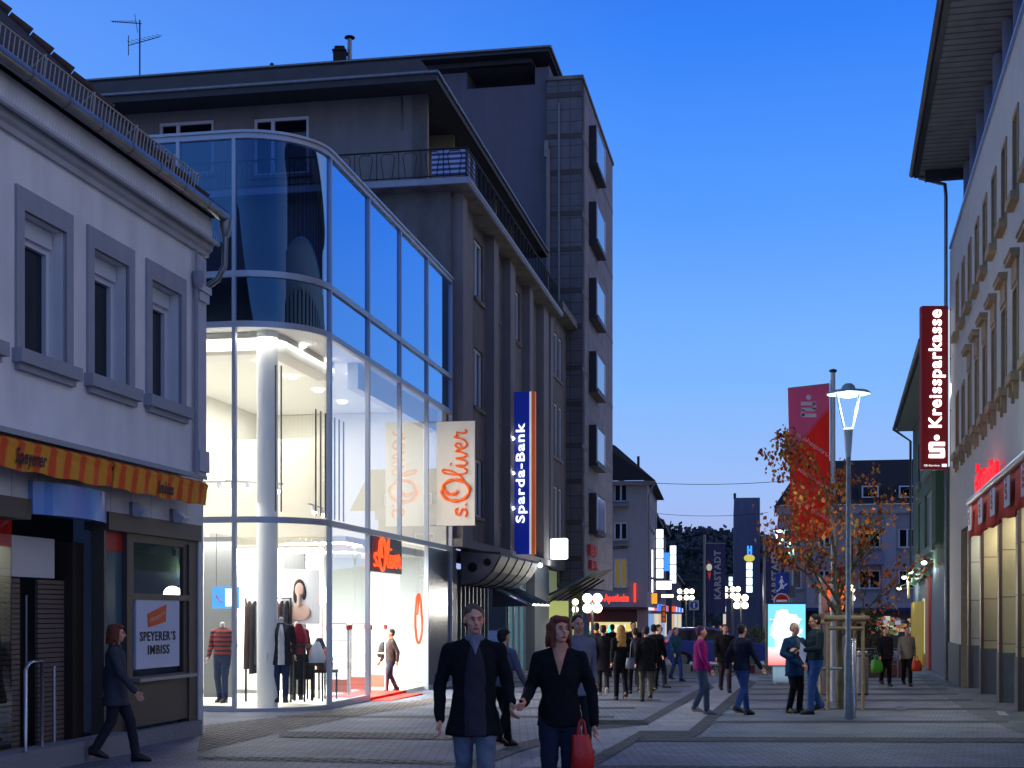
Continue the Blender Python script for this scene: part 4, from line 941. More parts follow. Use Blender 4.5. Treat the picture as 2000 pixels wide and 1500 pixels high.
# balcony slab, railing, set back storey
m = MB(); m.box(-.6, pb.px(1099, d=-.65), -.65, 12, zs, zs+.17); m.box(-.62, pb.px(1099, d=-.65), -.67, -.652, zs+.06, zs+.16); m.build('balcony_slab', M('slab_edge', (140, 146, 160), .6, noise=.1), T)
m = MB(); m.box(-.55, pb.px(1096, d=-.6), -.58, 11.9, zs-.02, zs-.003); m.build('slab_soffit', conc_d, T)
ir = M('iron_railing', (22, 22, 26), .6, .3)
m = MB(); zr = zs+.17
def railing(p, q_, m):
    p = Vector(p); q_ = Vector(q_); Lr = (q_-p).length; e = (q_-p)/Lr; n = int(Lr/.62); st = Lr/n
    for z in (.08, .82): m.tube([p+Vector((0, 0, z)), q_+Vector((0, 0, z))], .016 if z < .5 else .024, 6)
    for i in range(n+1): m.tube([p+e*(i*st)+Vector((0, 0, 0)), p+e*(i*st)+Vector((0, 0, .82))], .013, 5)
    for i in range(n):
        c = p+e*((i+.5)*st); w1, w2 = .12, .2
        m.tube([c-e*w1+Vector((0, 0, .08)), c-e*w2+Vector((0, 0, .66)), c-e*.13+Vector((0, 0, .76)), c+e*.13+Vector((0, 0, .76)), c+e*w2+Vector((0, 0, .66)), c+e*w1+Vector((0, 0, .08))], .011, 5)
railing((-.52, -.55, zr), (-.52, 11.5, zr), m); railing((-.52, -.58, zr), (pb.px(1060), -.58, zr), m)
m.build('balcony_railing', ir, T)
q = MB(); q.box(-.50, -.48, -.53, .42, zr+.05, zr+.8); q.box(-.5, .9, -.56, -.54, zr+.05, zr+.8); q.build('railing_cloth', stripes('cloth_stripes', (160, 170, 200), (52, 64, 104), 2, .14, .5), T)
ps = fb.front(1.0); zt = 16.9; RT = -(-.7)
R_ = fb.front(1.0)
aR = ps.px(833)
hs = []
for ua, ub in ((310, 417), (495, 603)):
    a, b = ps.px(ua), ps.px(ub); hs.append((a, b, ps.px(ua, 345)[1], ps.px(ua, 240 if ua < 400 else 232)[1]))
m = MB(); ztw = ps.px(600, 160)[1]; ps.holes(m, -16, aR, zr-.2, ztw, hs, .2, 0, 0)
pside = fb.left(-(-aR)*-1) if False else None
m.build('upper_wall', conc_l, T)
for i, h in enumerate(hs): ps.window(T, *h, .12, frame_white, dark_glass, .09, cols=(.34,), sill=(.1, .12, conc_l))
m = MB(); ye = -aR
m.box(1.05, pb.px(1082), ye+1.4, ye+1.5, zr, ztw); m.build('recessed_wall', M('yellow_render', (156, 144, 104), .9, noise=.06), T)
m = MB()
x = 1.02; k = 0
while x < pb.px(1075): m.box(x, x+.25, ye-.0+.0, ye+1.4, zr, ztw-.02); x += 3.45
m.box(1.0, pb.px(1078), ye-.02, ye+.25, ztw-.35, ztw-.03); m.build('balcony_partition', M('partition_paint', (150, 142, 122), .9, noise=.05), T)
m = MB(); m.box(.98, 1.03, ye-.03, ye+.42, zr, ztw); m.build('corner_pier', conc, T)
zroof = zat(143, 38.9); xr0 = -.55; yr = -(fb.front(xr0).px(853))
m = MB(); m.loft([[(xr0+.5, yr+.6, ztw+.0), (pb.px(1082), yr+.6, ztw), (pb.px(1082), 18, ztw), (xr0+.5, 18, ztw)], [(xr0, yr, zroof-.22), (pb.px(1082), yr, zroof-.22), (pb.px(1082), 18, zroof-.22), (xr0, 18, zroof-.22)], [(xr0, yr, zroof-.0), (pb.px(1082), yr, zroof), (pb.px(1082), 18, zroof), (xr0, 18, zroof)]], 0, False)
m.build('roof', M('flat_roof', (58, 56, 58), .8, noise=.15, nscale=2), T)
m = MB(); m.tube([(xr0-.03, yr-.03, zroof), (pb.px(1082), yr-.03, zroof)], .05, 6); m.tube([(xr0-.03, yr-.03, zroof), (xr0-.03, 18, zroof)], .05, 6); m.build('roof_flashing', zinc, T)
q = MB(); a_, z_ = ps.px(785, 170); q.tube([ps.map(a_, z_, -.03), ps.map(a_, ps.px(785, 255)[1], -.03)], .02, 6); q.build('wall_pipe', zinc, T)
# second part of the block with triple windows
a2, b2 = pb.px(1069), pb.px(1101)
p2 = fb.left(.12)
q = MB(); hs = []
w0, w1 = p2.px(1072), p2.px(1098); ww = (w1-w0)/3
for c, d in ((4.7, 6.9), (8.1, 10.3), (11.4, 13.2)):
    for i in range(3): hs.append((w0+ww*i+.15, w0+ww*(i+1)-.1, c, d))
p2.holes(q, a2, b2, 3.5, 13.9, hs, .25, 0, 0); q.build('side_wall', conc, T)
for h in hs: p2.window(T, *h, .1, frame_white, dark_glass, .07, sill=(.1, .06, conc_l))
q = MB(); p2.box(q, a2, b2+.8, 13.9, 14.2, -.5, 6); q.build('side_cornice', conc_d, T)
q = MB(); p2.box(q, a2, b2, -.6, 3.5, .4, .6); q.build('side_base', M('lit_shop_wall', (160, 160, 110), .8, emit=.2, ecol=(200, 220, 170)), T)
# tall flag sign of the bank
a_s = pb.px(990); Zs = pb.world(a_s, 0).y
t = thing('bank_flag_sign', 'tall dark blue flag sign with white Sparda-Bank lettering and an orange edge stripe', 'sign', pb.world(a_s, zat(1083, Zs), 0), fb.rz)
hh = zat(767, Zs)-zat(1083, Zs); K = Zs/F
x0 = (1005-990)*K*1.0; x1 = (1045-990)*K; ff = fb.front(a_s)
y0 = -(ff.px(1005))*-1
ya, yb_, yc, yd = [-ff.px(u) for u in (1005, 1035, 1039, 1046)]
q = MB(); q.box(-.12, .12, yb_, ya, 0, hh); q.build('blue_panel', M('sign_blue', (16, 40, 128), .4, emit=.22, ecol=(16, 46, 190)), t)
q = MB(); q.box(-.12, .12, yc+.003, yb_-.003, 0, hh); q.build('white_stripe', M('sign_white_edge', (220, 224, 232), .4, emit=.5), t)
q = MB(); q.box(-.12, .12, yd, yc, 0, hh); q.build('orange_stripe', M('sign_orange', (224, 110, 30), .4, emit=.25, ecol=(220, 96, 20)), t)
zc_ = zat((828+1022)/2, Zs)-zat(1083, Zs)
letters('lettering', 'Sparda-Bank', t, E('sign_letter_white', (246, 250, 255), 1.5), (-.125, (ya+yb_)/2-.0, zc_), (0, 0, 1), (0, 1, 0), (1022-828)*K, .40, .02, .022)
q = MB(); yw = -ff.px(992); q.box(-.03, .03, ya+.02, yw, .05, hh-.25); q.build('backing_panel', M('light_plate', (190, 205, 205), .5, emit=.45, ecol=(190, 220, 215)), t)
q = MB(); q.box(-.04, .04, yw, yw+.05, .0, hh-.2); q.build('light_strip', E('cool_strip', (190, 235, 240), 2.4), t)
for v in (858, 925, 993):
    z = zat(v, Zs)-zat(1083, Zs); q = MB(); q.tube([(-.05, yw-.06, z+.12), (-.35, (ya+yw)/2+.03, z+.05)], .035, 6); q.ball((-.35, (ya+yw)/2, z), .09, 8); h_ = q.build('spot_arm', dark_metal, t)
    q = MB(); q.ball((-.40, ya+.04, z-.03), (.1, .13, .07), 10); q.build('bulb', E('cool_lamp2', (225, 240, 255), 7), h_); light(t, 'POINT', (-.6, ya, z), 8, (.85, .95, 1), .08)
for z in (.5, hh-.6):
    light(t, 'AREA', (-.2, yw-.1, z), 12, (.8, .95, 1), .3, (radians(90), 0, 0), 1.5)

# ================================================================== tower block
ft = Frame(1137, 60.5, 1505); T = thing('tower_block', 'eight storey stone clad tower block with small box windows and a flat overhanging roof', 'building', ft.loc, ft.rz)
pt = ft.left(0); tf = ft.front(0)
LT = pt.px(1196.5); zT = zat(154, 60.5); aL = tf.px(1068)
tileA = M('tower_tiles', (92, 88, 94), .7, noise=.12, nscale=1.5, brick=((1, 2, 0), .52, .52, .02, (62, 60, 64)), grime=.2)
tileB = M('tower_stone', (124, 118, 124), .8, noise=.10, nscale=1.2, brick=((0, 2), 1.05, .52, .008, (84, 80, 88)), grime=.15)
bandm = M('tower_band', (70, 62, 60), .8, noise=.1)
m0 = MB(); tf.box(m0, aL, -.001, 2.85, zT, 0, .9)
m = MB(); m.box(.001, LT, 0.001, -aL, 2.85, zT); m_side = m
for i in range(7):
    zc = 3.95+3.33*i; tf.box(m0, aL-.02, -.003, zc, zc+.22, -.02, .5, 1)
    if zc+1.8 < zT: tf.box(m0, aL-.02, -.003, zc+1.55, zc+1.77, -.02, .5, 1)
m0.build('tiled_front', [tileA, bandm], T)
m = m_side
for i in range(6): zc = 3.95+3.33*i; m.box(.003, LT-.003, -.012, .3, zc+1.55, zc+1.72, 1)
m.build('stone_side', [tileB, M('side_band', (104, 98, 106), .8)], T)
m = MB(); m.box(0-.1, LT+.1, -.06, -aL, zT, zT+.15); tf.box(m, aL-.05, .05, zT+.001, zT+.14, -.06, .8); m.build('parapet', conc_d, T)
m = MB(); m.tube([tf.map(tf.px(1092), 3, -.06), tf.map(tf.px(1092), zT-1, -.06)], .05, 6); m.tube([tf.map(tf.px(1071), 10, -.08), tf.map(tf.px(1071), zT-3, -.08)], .09, 8); tf.box(m, tf.px(1064), tf.px(1072), zT-3.3, zT-2.6, -.15, .1); m.build('downpipe', conc_l, T)
wa, wb = pt.px(1151), pt.px(1167)
for v in (305, 450, 595, 735, 875, 1005):
    z = zat(v, pt.world((wa+wb)/2, 0).y)
    q = MB(); pt.box(q, wa-.1, wb+.15, z-.85, z+.85, -.32, .05); f = q.build('window', M('bay_bronze', (44, 40, 44), .5, .3), T)
    q = MB(); pt.box(q, wa+.1, wb-.05, z-.7, z+.72, -.35, -.321); q.build('pane', M('bay_pane', (150, 160, 190), .08, spec=.8), f)
    q = MB(); pt.box(q, wa+.0, wa+.12, z-.76, z+.76, -.37, -.325); pt.box(q, wb-.07, wb+.05, z-.76, z+.76, -.37, -.325); q.build('window_frame', frame_white, f)
    q = MB(); pt.box(q, wa-.15, wb+.2, z-.98, z-.852, -.40, .03); q.build('sill', dark_metal, f)
# big plain wall and penthouse roof behind the block
zp = zat(92, 60.3)
ub = ft.front(.4)
m = MB(); a912, z120 = ub.px(912, 128); a1045, z165 = ub.px(1045, 165)
ub.holes(m, -26, aL+.02, 8, zp-.5, [(a912, a1045, z165, zat(122, 61))], 2.2, 0, 0)
m.quad(ub.map(aL+.02, zT-.1, .0), ub.map(aL+.02, zT-.1, 8), ub.map(aL+.02, zp-.4, 8), ub.map(aL+.02, zp-.4, 0)); m.build('plain_wall', M('plain_render', (96, 92, 104), .9, noise=.05, nscale=2, grime=.1), T)
q = MB(); ub.box(q, a912-.1, a1045+.1, z165-.1, zp-.6, 2.2, 2.3); q.build('roof_terrace_wall', M('hole_black'), T)
m = MB(); m.box(.1, LT-3, 2.2, 26.0, zp-.38, zp-.181); m.loft([[(-.5, -tf.px(1076), zp-.18), (LT-3, -tf.px(1076), zp-.18), (LT-3, 27, zp-.18), (-.5, 27, zp-.18)], [(-.5, -tf.px(1076), zp), (LT-3, -tf.px(1076), zp), (LT-3, 27, zp), (-.5, 27, zp)]], 0, False)
m.build('penthouse_roof', M('penthouse_roof', (46, 48, 54), .7, noise=.1), T)
m = MB(); m.tube([(-.55, -tf.px(1076)-.05, zp), (LT-3, -tf.px(1076)-.05, zp)], .07, 6); m.tube([(-.55, -tf.px(1076)-.05, zp), (-.55, 27, zp)], .06, 6); m.build('roof_flashing', zinc, T)
m = MB(); y_ = 26.2; m.tube([(-.4, y_, zp-.3), (-.2, y_-.1, zp-.9), (.3, y_-.6, zp-1.3)], .06, 8); m.build('corner_downpipe', zinc, T)
# bottom of the tower: dark plinth and red lettering plates
q = MB(); q.box(.02, .5, .02, .5, -.6, 2.85); q.build('corner_column', conc_l, T)
for i, (v, h_) in enumerate(((1076, .5), (1104, .38))):
    u = 1158+i*2; s_, z_ = pt.px(u, v, -.1)
    t = thing('red_letter_sign', ['red raised letters on the tower wall, the upper of two rows', 'red raised letters on the tower wall, the lower of two rows'][i], 'sign', pt.world(s_, z_, 0), ft.rz)
    letters('lettering', 'IBB' if i == 0 else 'BANK', t, M('dull_red', (150, 20, 26), .5, emit=.12), (0, -.04, 0), (1, 0, 0), (0, 0, 1), 2.4, h_, .12, .03)
# chimney, antenna
zch = zp; 
def on_roof(u, back): e = ft.front(-.25); return e.world(e.px(u), zp, 0)
p_ = on_roof(664, 6); t = thing('chimney', 'dark brick chimney with a stepped cap on the flat roof', 'chimney', p_)
q = MB(); s_ = F/p_.y; q.bevbox(-12/s_, 12/s_, -.3, .3, -.6, 22/s_, .03); q.bevbox(-14/s_, 14/s_, -.35, .35, 22/s_, 25/s_, .02); q.bevbox(-10/s_, 10/s_, -.25, .25, 25/s_, 33/s_, .03); q.build('stack', M('soot_brick', (34, 28, 28), .95, noise=.3, nscale=10), t)
p_ = on_roof(683, 6); t = thing('flue_pipe', 'slim metal flue pipe with a flat rain cap beside the chimney', 'flue', p_)
q = MB(); q.tube([(0, 0, -.6), (0, 0, 48/s_)], .1, 10); q.build('pipe', zinc, t); q = MB(); q.lathe([(.24, 0), (.22, .05), (.06, .12)], (0, 0, 50/s_), 14); q.tube([(-.08, 0, 46/s_), (-.08, 0, 51/s_)], .015, 4); q.tube([(.08, 0, 46/s_), (.08, 0, 51/s_)], .015, 4); q.build('cap', dark_metal, t)
p_ = on_roof(273, 5); s_ = F/p_.y; t = thing('tv_antenna', 'thin television antenna mast with two combs on the flat roof', 'antenna', p_)
q = MB(); q.tube([(0, 0, -.8), (0, 0, 115/s_)], .035, 6); q.build('mast', dark_metal, t)
q = MB(); z = 108/s_; q.tube([(-54/s_, 0, z+.1), (4/s_, 0, z)], .02, 5)
for i in range(12): x = -54/s_+i*4.2/s_; q.tube([(x, -.25, z+.04), (x, .25, z+.16)], .012, 4)
q.tube([(-4/s_, 0, z-.4), (-10/s_, 0, z+.45)], .014, 4); q.build('upper_comb', dark_metal, t)
q = MB(); z = 72/s_; q.tube([(-22/s_, 0, z-.15), (40/s_, 0, z+.25)], .02, 5)
for i in range(8): x = -20/s_+i*8/s_; q.tube([(x, -.4, z-.1+i*.04), (x+.08, .4, z+.1+i*.05)], .012, 4)
q.tube([(-22/s_, 0, z-.6), (-22/s_, 0, z+.3)], .02, 4); q.build('lower_comb', dark_metal, t)
p_ = on_roof(531, 5); t = thing('roof_vent', 'tiny roof vent on the edge of the flat roof', 'vent', p_); q = MB(); q.tube([(0, 0, -.5), (0, 0, .15)], .06, 6); q.ball((0, 0, .2), .1, 8); q.build('pipe', dark_metal, t)
# dark green slanted canopy at the tower foot and the lit white box sign
a_c = pt.px(1090, d=0) if False else 0
c0 = at(1075, 56.5); t = thing('shop_canopy', 'dark teal slanted glass canopy rising to a point at the tower foot', 'canopy', (c0.x, c0.y, 2.3), fb.rz)
kk = 56.5/F
q = MB(); q.add([(0, .5, .0), (5, .3, .1), (5.2, -1.9, 1.35), (-.3, -1.75, 1.0), (0, .5, -.12), (5, .3, -.02), (5.2, -1.9, 1.27), (-.3, -1.75, .92)], [(0, 1, 2, 3), (4, 5, 6, 7), (0, 3, 7, 4), (1, 2, 6, 5), (2, 3, 7, 6), (0, 1, 5, 4)]); q.build('sheet', M('teal_canopy', (26, 52, 66), .3, noise=.1), t)
for i in range(4): x = i*1.6; q = MB(); q.tube([(x, .3, -.3), (x, -1.6, .85)], .04, 6); q.build('strut', dark_metal, t)
Zb = 55; p_ = at(1078, Zb); zb_ = zat(1093, Zb); t = thing('white_light_box', 'blank glowing white box sign between the office block and the tower', 'sign', (p_.x, Zb, zb_), fb.rz-radians(22))
q = MB(); q.bevbox(-.12, .12, -.68, 0, 0, .82, .04); q.build('lit_panel', E('white_box', (245, 250, 255), 2.6), t); q = MB(); q.box(-.15, .15, 0.002, .3, .0, .82); q.build('housing', alu, t)
light(t, 'POINT', (-.3, -.4, -.2), 20, (.9, 1, 1), .2)
# shops under the tower glow
q = MB(); s0, s1 = pb.px(1072), pb.px(1100)
tt = thing('arcade_shop', 'narrow lit shop bay with pale yellow wall under the dark canopy', 'shop', at(1095, 58), fb.rz)
q.box(-.4, .4, -.5, 2.2, -.2, 2.7); q.build('wall', M('lit_yellow', (190, 190, 120), .8, emit=.5, ecol=(205, 215, 130)), tt)
q = MB(); q.box(-.5, -.41, -.55, -.4, -.2, 2.75); q.box(-.5, -.41, .6, .72, -.2, 2.75); q.build('column', conc_l, tt)
q = MB(); q.box(-.46, -.42, -.35, .55, .0, 1.9); q.build('pane', E('white_glow', (240, 248, 240), 1.6), tt)

# ================================================================== pharmacy house and the street beyond
def simple_window(par, pl_, a0, a1, z0, z1, gm=None, cols=(.5,), sill=True, d=.0):
    return pl_.window(par, a0, a1, z0, z1, .16, frame_white, gm or dark_glass, .09, cols=cols, sill=(.12, .12, conc_l) if sill else None)
fa = Frame(1264, 84, 1400); T = thing('pharmacy_house', 'grey corner house with dark hipped roof and red lit Apotheke shop', 'building', fa.loc, fa.rz)
fp = fa.front(0); sp2 = fa.left(0)
a0 = fp.px(1190); zev = fp.px(1240, 940)[1]
wall_m = M('pharmacy_wall', (150, 146, 150), .9, noise=.06, grime=.1)
hs = [(fp.px(1199), fp.px(1226), fp.px(1199, v1)[1], fp.px(1199, v0)[1]) for v0, v1 in ((942, 980), (1020, 1055), (1090, 1148))]
m = MB(); fp.holes(m, fp.px(1150), 0, 2.1, zev, hs, .2, 0, 0); sp2.holes(m, 0, 14, 2.1, zev, [(1.5+3*i, 2.5+3*i, z, z+1.5) for i in range(4) for z in (4, 7)], .2, 0, 0); m.build('upper_wall', wall_m, T)
warm = M('lit_window', (60, 50, 30), .2, emit=.22, ecol=(196, 170, 90))
for i, h in enumerate(hs): simple_window(T, fp, *h, gm=warm if i == 2 else dark_glass)
for i in range(4):
    for z in (4, 7): simple_window(T, sp2, 1.5+3*i, 2.5+3*i, z, z+1.5)
q = MB(); fp.box(q, fp.px(1196), fp.px(1229), fp.px(1199, 983)[1]-.25, fp.px(1199, 983)[1]-.08, -.9, 0); q.build('balcony_slab', conc_l, T); q = MB(); fp.box(q, fp.px(1196), fp.px(1229), fp.px(1199, 1057)[1]-.3, fp.px(1199, 1057)[1]-.14, -.12, 0); q.build('balcony_slab', conc_l, T)
q = MB(); zr0 = fp.px(1199, 865)[1]; aw_ = fp.px(1150)
q.poly([fp.map(aw_-1, zr0+1.2, 1.5), fp.map(fp.px(1199), zr0, 1.5), fp.map(.5, zev, -.5), fp.map(aw_-1, zev, -.5)]); q.poly([fp.map(fp.px(1199), zr0, 1.5), fp.map(.5, zev, -.5), fp.map(.5, zev, 14), fp.map(fp.px(1199), zr0, 12)])
q.quad(fp.map(aw_-1, zev-.02, -.5), fp.map(.5, zev-.02, -.5), fp.map(.5, zev-.02, 14), fp.map(aw_-1, zev-.02, 14)); q.build('roof', M('slate_roof', (24, 24, 30), .9, noise=.2), T)
q = MB(); fp.box(q, aw_, .5, zev-.25, zev-.03, -.5, 0); q.tube([fp.map(.45, zev-.1, -.5), fp.map(.1, zev-.9, -.1), fp.map(.1, 3, -.1)], .06, 6); q.build('gutter', conc_l, T)
q = MB(); q.tube([fp.map(fp.px(1245), zev+.3, 1), fp.map(fp.px(1245), zev+1.6, 1)], .08, 6); q.build('chimney_pipe', dark_metal, T)
letters('lettering', 'CUBE', T, dark_metal, fp.map(fp.px(1211), fp.px(1211, 1068)[1], -.03), (0, -1, 0), (0, 0, 1), .9, .28, .03)
q = MB(); fp.box(q, fp.px(1120), 0, 1.95, 2.1, -.5, .2); fp.box(q, fp.px(1150), 0, 1.2, 1.95, .1, .2); q.build('shop_fascia', M('fascia_red', (80, 30, 28), .6), T)
q = MB(); fp.box(q, fp.px(1244), .0, -.8, 1.95, -.02, .3); q.build('corner_pillar', M('pillar_grey', (150, 120, 116), .7), T)
neon2 = E('pharmacy_red', (255, 50, 26), 2.6)
pp_, zz_ = fp.px(1196, 1170); a1_ = fp.px(1160)
letters('lettering', 'Hirsch-Apotheke', T, neon2, fp.map((fp.px(1145)+fp.px(1228))/2, zz_, .05), (0, -1, 0), (0, 0, 1), fp.px(1228)-fp.px(1145), .58, .06, .03)
q = MB(); q.tube([fp.map(fp.px(1240), 2.4, -.1), fp.map(fp.px(1240), 3.5, -.1)], .05, 6); q.build('neon_tube', neon2, T)
light(T, 'AREA', fp.map(-1.5, 2.8, -.5), 70, (1, .10, .05), 2.5, (radians(90), 0, fa.rz), .5)
light(T, 'AREA', fp.map(-4, 1.8, -.8), 40, (1, .2, .1), 2, None, .5)
q = MB(); fp.box(q, fp.px(1150), fp.px(1243), -.8, 1.2, .5, .6); q.build('shop_back', M('pharmacy_glow', (200, 196, 150), .8, emit=.9, ecol=(220, 214, 150)), T)
cols_ = [(230, 60, 40), (240, 240, 220), (230, 200, 60), (60, 160, 120), (220, 90, 60), (245, 245, 240), (200, 50, 60)]
q = MB()
n = 0
mm_ = [E('goods_%d' % i, c, 1.1) for i, c in enumerate(cols_)]
for i in range(19):
    for j in range(4):
        a_ = fp.px(1150)+i*.13; 
        fp.box(q, a_, a_+.09, -.3+j*.36, -.3+j*.36+.24, .42, .49, random.randrange(7))
q.build('window_goods', mm_, T)
q = MB(); fp.box(q, fp.px(1196)-.3, fp.px(1196)+.02, 0.5, 1.0, .3, .38); q.build('round_green_sign', E('green_cross', (90, 230, 190), 2.2), T)

def row_house(label, u0, y0, u1, y1, vp, zw, zr, col, depth=8, side='left', name='town_house', wins=3, floors=3, roofc=(26, 26, 32)):
    f = Frame(u0, y0, vp); T = thing(name, label, 'building', f.loc, f.rz, None)
    p = f.left(0) if side == 'left' else f.right(0); Lh = p.px(u1) if y1 is None else y1-y0
    sg = 1 if side == 'left' else -1
    mt = M('house_%d_%d_%d' % col, col, .9, noise=.08, grime=.1)
    hs = []
    for fl in range(floors):
        for i in range(wins):
            c = Lh*(i+.5)/wins; z = 3.3+fl*(zw-3.3)/floors; hs.append((c-.6, c+.6, z+.5, z+2.0))
    q = MB(); p.holes(q, 0, Lh, -1.4, zw, hs, .15, 0, 0); y = 0
    q.quad((0, 0, -1), (0, sg*depth, -1), (0, sg*depth, zw), (0, 0, zw)); q.build('wall', mt, T)
    for h in hs: p.window(T, *h, .12, frame_white, dark_glass, .08, cols=(.5,))
    rs = random.Random(int(u0)); nsh = max(2, int(Lh/5))
    for i in range(nsh):
        a_, b_ = Lh*i/nsh+.3, Lh*(i+1)/nsh-.3; q = MB(); p.box(q, a_, b_, -.9, 1.7, -.06, -.002); c_ = rs.choice([(250, 226, 170), (140, 180, 240), (255, 190, 120), (235, 240, 230)]); q.build('lit_shop_window', E('shopwin_%d_%d' % (c_[0], c_[2]), c_, .75), T)
        q = MB(); p.box(q, a_, b_, 1.95, 2.5, -.25, -.002); c_ = rs.choice([(60, 120, 255), (255, 90, 50), (240, 240, 255), (90, 150, 255)]); q.build('lit_fascia', E('fascia_%d_%d' % (c_[0], c_[2]), c_, 1.0), T)
    q = MB(); q.quad((-.3, -sg*.4, zw), (Lh+.3, -sg*.4, zw), (Lh+.3, sg*depth*.5, zr), (-.3, sg*depth*.5, zr)); q.quad((-.3, sg*depth, zw), (Lh+.3, sg*depth, zw), (Lh+.3, sg*depth*.5, zr), (-.3, sg*depth*.5, zr)); q.poly([(0, -sg*.0, zw-.01), (0, sg*depth, zw-.01), (0, sg*depth*.5, zr-.05)]); q.poly([(-.3, -sg*.4, zw-.12), (Lh+.3, -sg*.4, zw-.12), (Lh+.3, sg*.1, zw-.12), (-.3, sg*.1, zw-.12)])
    q.build('roof', M('roof_%d' % roofc[0], roofc, .9, noise=.2), T)
    q = MB(); q.tube([(-.3, -sg*.45, zw-.05), (Lh+.3, -sg*.45, zw-.05)], .08, 6); q.build('gutter', zinc, T)
    return T, f, p, Lh
row_house('narrow grey house with lit shop signs directly beyond the pharmacy', 1266, 98, None, 118, 1380, 9.0, 11.5, (132, 128, 134))
row_house('taller dark gabled house farther down on the side of the shop signs', 1285, 118, None, 142, 1380, 9.6, 12.6, (110, 108, 116))
row_house('distant low house before the wooded hill on the side of the shop signs', 1312, 145, None, 200, 1380, 6.0, 9, (80, 80, 92), wins=6, floors=1)
bh = at(1460, 104); T = thing('blue_grey_block', 'plain blue grey flat topped block rising beside the left KARSTADT banner', 'building', bh, -.153)
q = MB(); q.box(-(1460-1434)/F*104, (1484-1460)/F*104, 0, 18, 0, zat(972, 104)-bh.z); q.build('wall', M('blue_grey_wall', (112, 116, 140), .9, noise=.08, grime=.15), T)
q = MB(); q.box(-(1460-1433)/F*104, -(1460-1438)/F*104, -.05, 1.5, zat(972, 104)-bh.z, zat(963, 104)-bh.z); q.build('parapet', dark_metal, T)
row_house('distant narrow house beyond the blue grey gable house', 1418, 150, None, 210, 1400, 6.0, 7.2, (74, 78, 92), side='right', wins=6, floors=2)
# house facing us at the end of the square
fm = Frame(1522, 95, 1500); T = thing('square_house', 'lavender grey house facing the square with dark tiled roof, dormers and flower balcony', 'building', fm.loc, fm.rz)
pf = fm.front(0); a1 = pf.px(1800); zew = pf.px(1650, 986)[1]; zrg = pf.px(1650, 884)[1]
hs = []
def hw(u0, u1, v0, v1): hs.append((pf.px(u0), pf.px(u1), pf.px((u0+u1)/2, v1)[1], pf.px((u0+u1)/2, v0)[1]))
for v0, v1 in ((1032, 1070), (1113, 1150)):
    for u0, u1 in ((1530, 1566), (1598, 1622), (1677, 1720), (1755, 1790)): hw(u0, u1, v0, v1)
m = MB(); pf.holes(m, 0, a1, 2.1, zew, hs, .2, 0, 0); m.build('facade_wall', M('lavender_wall', (146, 136, 138), .9, noise=.05, nscale=1.5), T)
for h in hs: simple_window(T, pf, *h)
m = MB()
for u0, u1 in ((1522, 1530), (1575, 1592), (1722, 1750)): pf.box(m, pf.px(u0), pf.px(u1), 2.1, zew-.6, -.12, 0)
pf.box(m, -.2, a1+.2, zew-.6, zew, -.2, .0); pf.box(m, 0, a1, 2.1, 2.4, -.25, 0); m.build('pilaster', M('lavender_light', (160, 150, 152), .9, noise=.04), T)
q = MB(); zz = pf.px(1700, 1074)[1]; pf.box(q, pf.px(1672), pf.px(1726), zz-.9, zz-.15, -.9, -.8); pf.box(q, pf.px(1672), pf.px(1726), zz-1.0, zz-.9, -.92, 0); q.build('balcony', M('balcony_panel', (130, 122, 134), .9, noise=.3, nscale=12), T)
q = MB(); yb0 = 5
q.quad(pf.map(-.3, zew, -.4), pf.map(a1+2, zew, -.4), pf.map(a1+2, zrg, yb0), pf.map(pf.px(1580)*.9, zrg, yb0)); q.poly([pf.map(-.3, zew, -.4), pf.map(pf.px(1580)*.9, zrg, yb0), pf.map(-.3, zew, 10)])
q.box(0, 10, -a1, 0, zew-.3, zew-.02); q.build('roof', M('slate_roof'), T)
for u in (1700, 1773):
    q = MB(); a_ = pf.px(u); z0_, z1_ = pf.px(u, 975)[1], pf.px(u, 945)[1]; pf.box(q, a_-.7, a_+.7, z0_, z1_, .3, 3); dd_ = q.build('dormer', M('dormer_dark', (40, 40, 48), .9), T)
    q = MB(); pf.box(q, a_-.55, a_+.55, z0_+.12, z1_-.1, .22, .296); q.build('window_frame', frame_white, dd_); q = MB(); pf.box(q, a_-.45, a_+.45, z0_+.2, z1_-.18, .19, .215); q.build('pane', dark_glass, dd_)
# left flank of that house running back along the street
q = MB(); q.quad((0, 0, -1), (22, 0, -1), (22, 0, zew), (0, 0, zew)); q.build('side_wall', M('lavender_wall'), T)
q = MB(); pf.box(q, 0, a1, 1.9, 2.1, -1.2, .0); q.build('shop_canopy', M('navy_awning', (28, 40, 96), .7), T)
q = MB(); pf.box(q, .0, a1, -1, 1.9, 2.5, 2.6); q.build('shop_back', M('dark_shop', (52, 46, 50), .8), T)
q = MB(); pf.box(q, 0, .5, -1, 1.9, 0, .4); pf.box(q, pf.px(1640), pf.px(1648), -1, 1.9, 0, .4); q.build('ground_pier', M('lavender_wall'), T)
q = MB(); rr_ = random.Random(5)
for i in range(70):
    a_ = pf.px(1700)+rr_.random()*(pf.px(1784)-pf.px(1700)); z_ = .35+rr_.random()**1.2*1.1; s_ = .06+rr_.random()*.13; pf.box(q, a_-s_, a_+s_, z_-s_*.8, z_+s_*.8, -.3-rr_.random()*.5, -.2, rr_.randrange(7))
q.build('market_goods', [E('mk_%d' % i, c, .55) for i, c in enumerate([(230, 200, 150), (190, 90, 70), (240, 240, 210), (110, 130, 80), (210, 150, 90), (170, 200, 230), (60, 56, 54)])], T)
light(T, 'AREA', pf.map((pf.px(1700)+pf.px(1784))/2, 1.75, -.6), 60, (1, .93, .8), 3, None, 1)

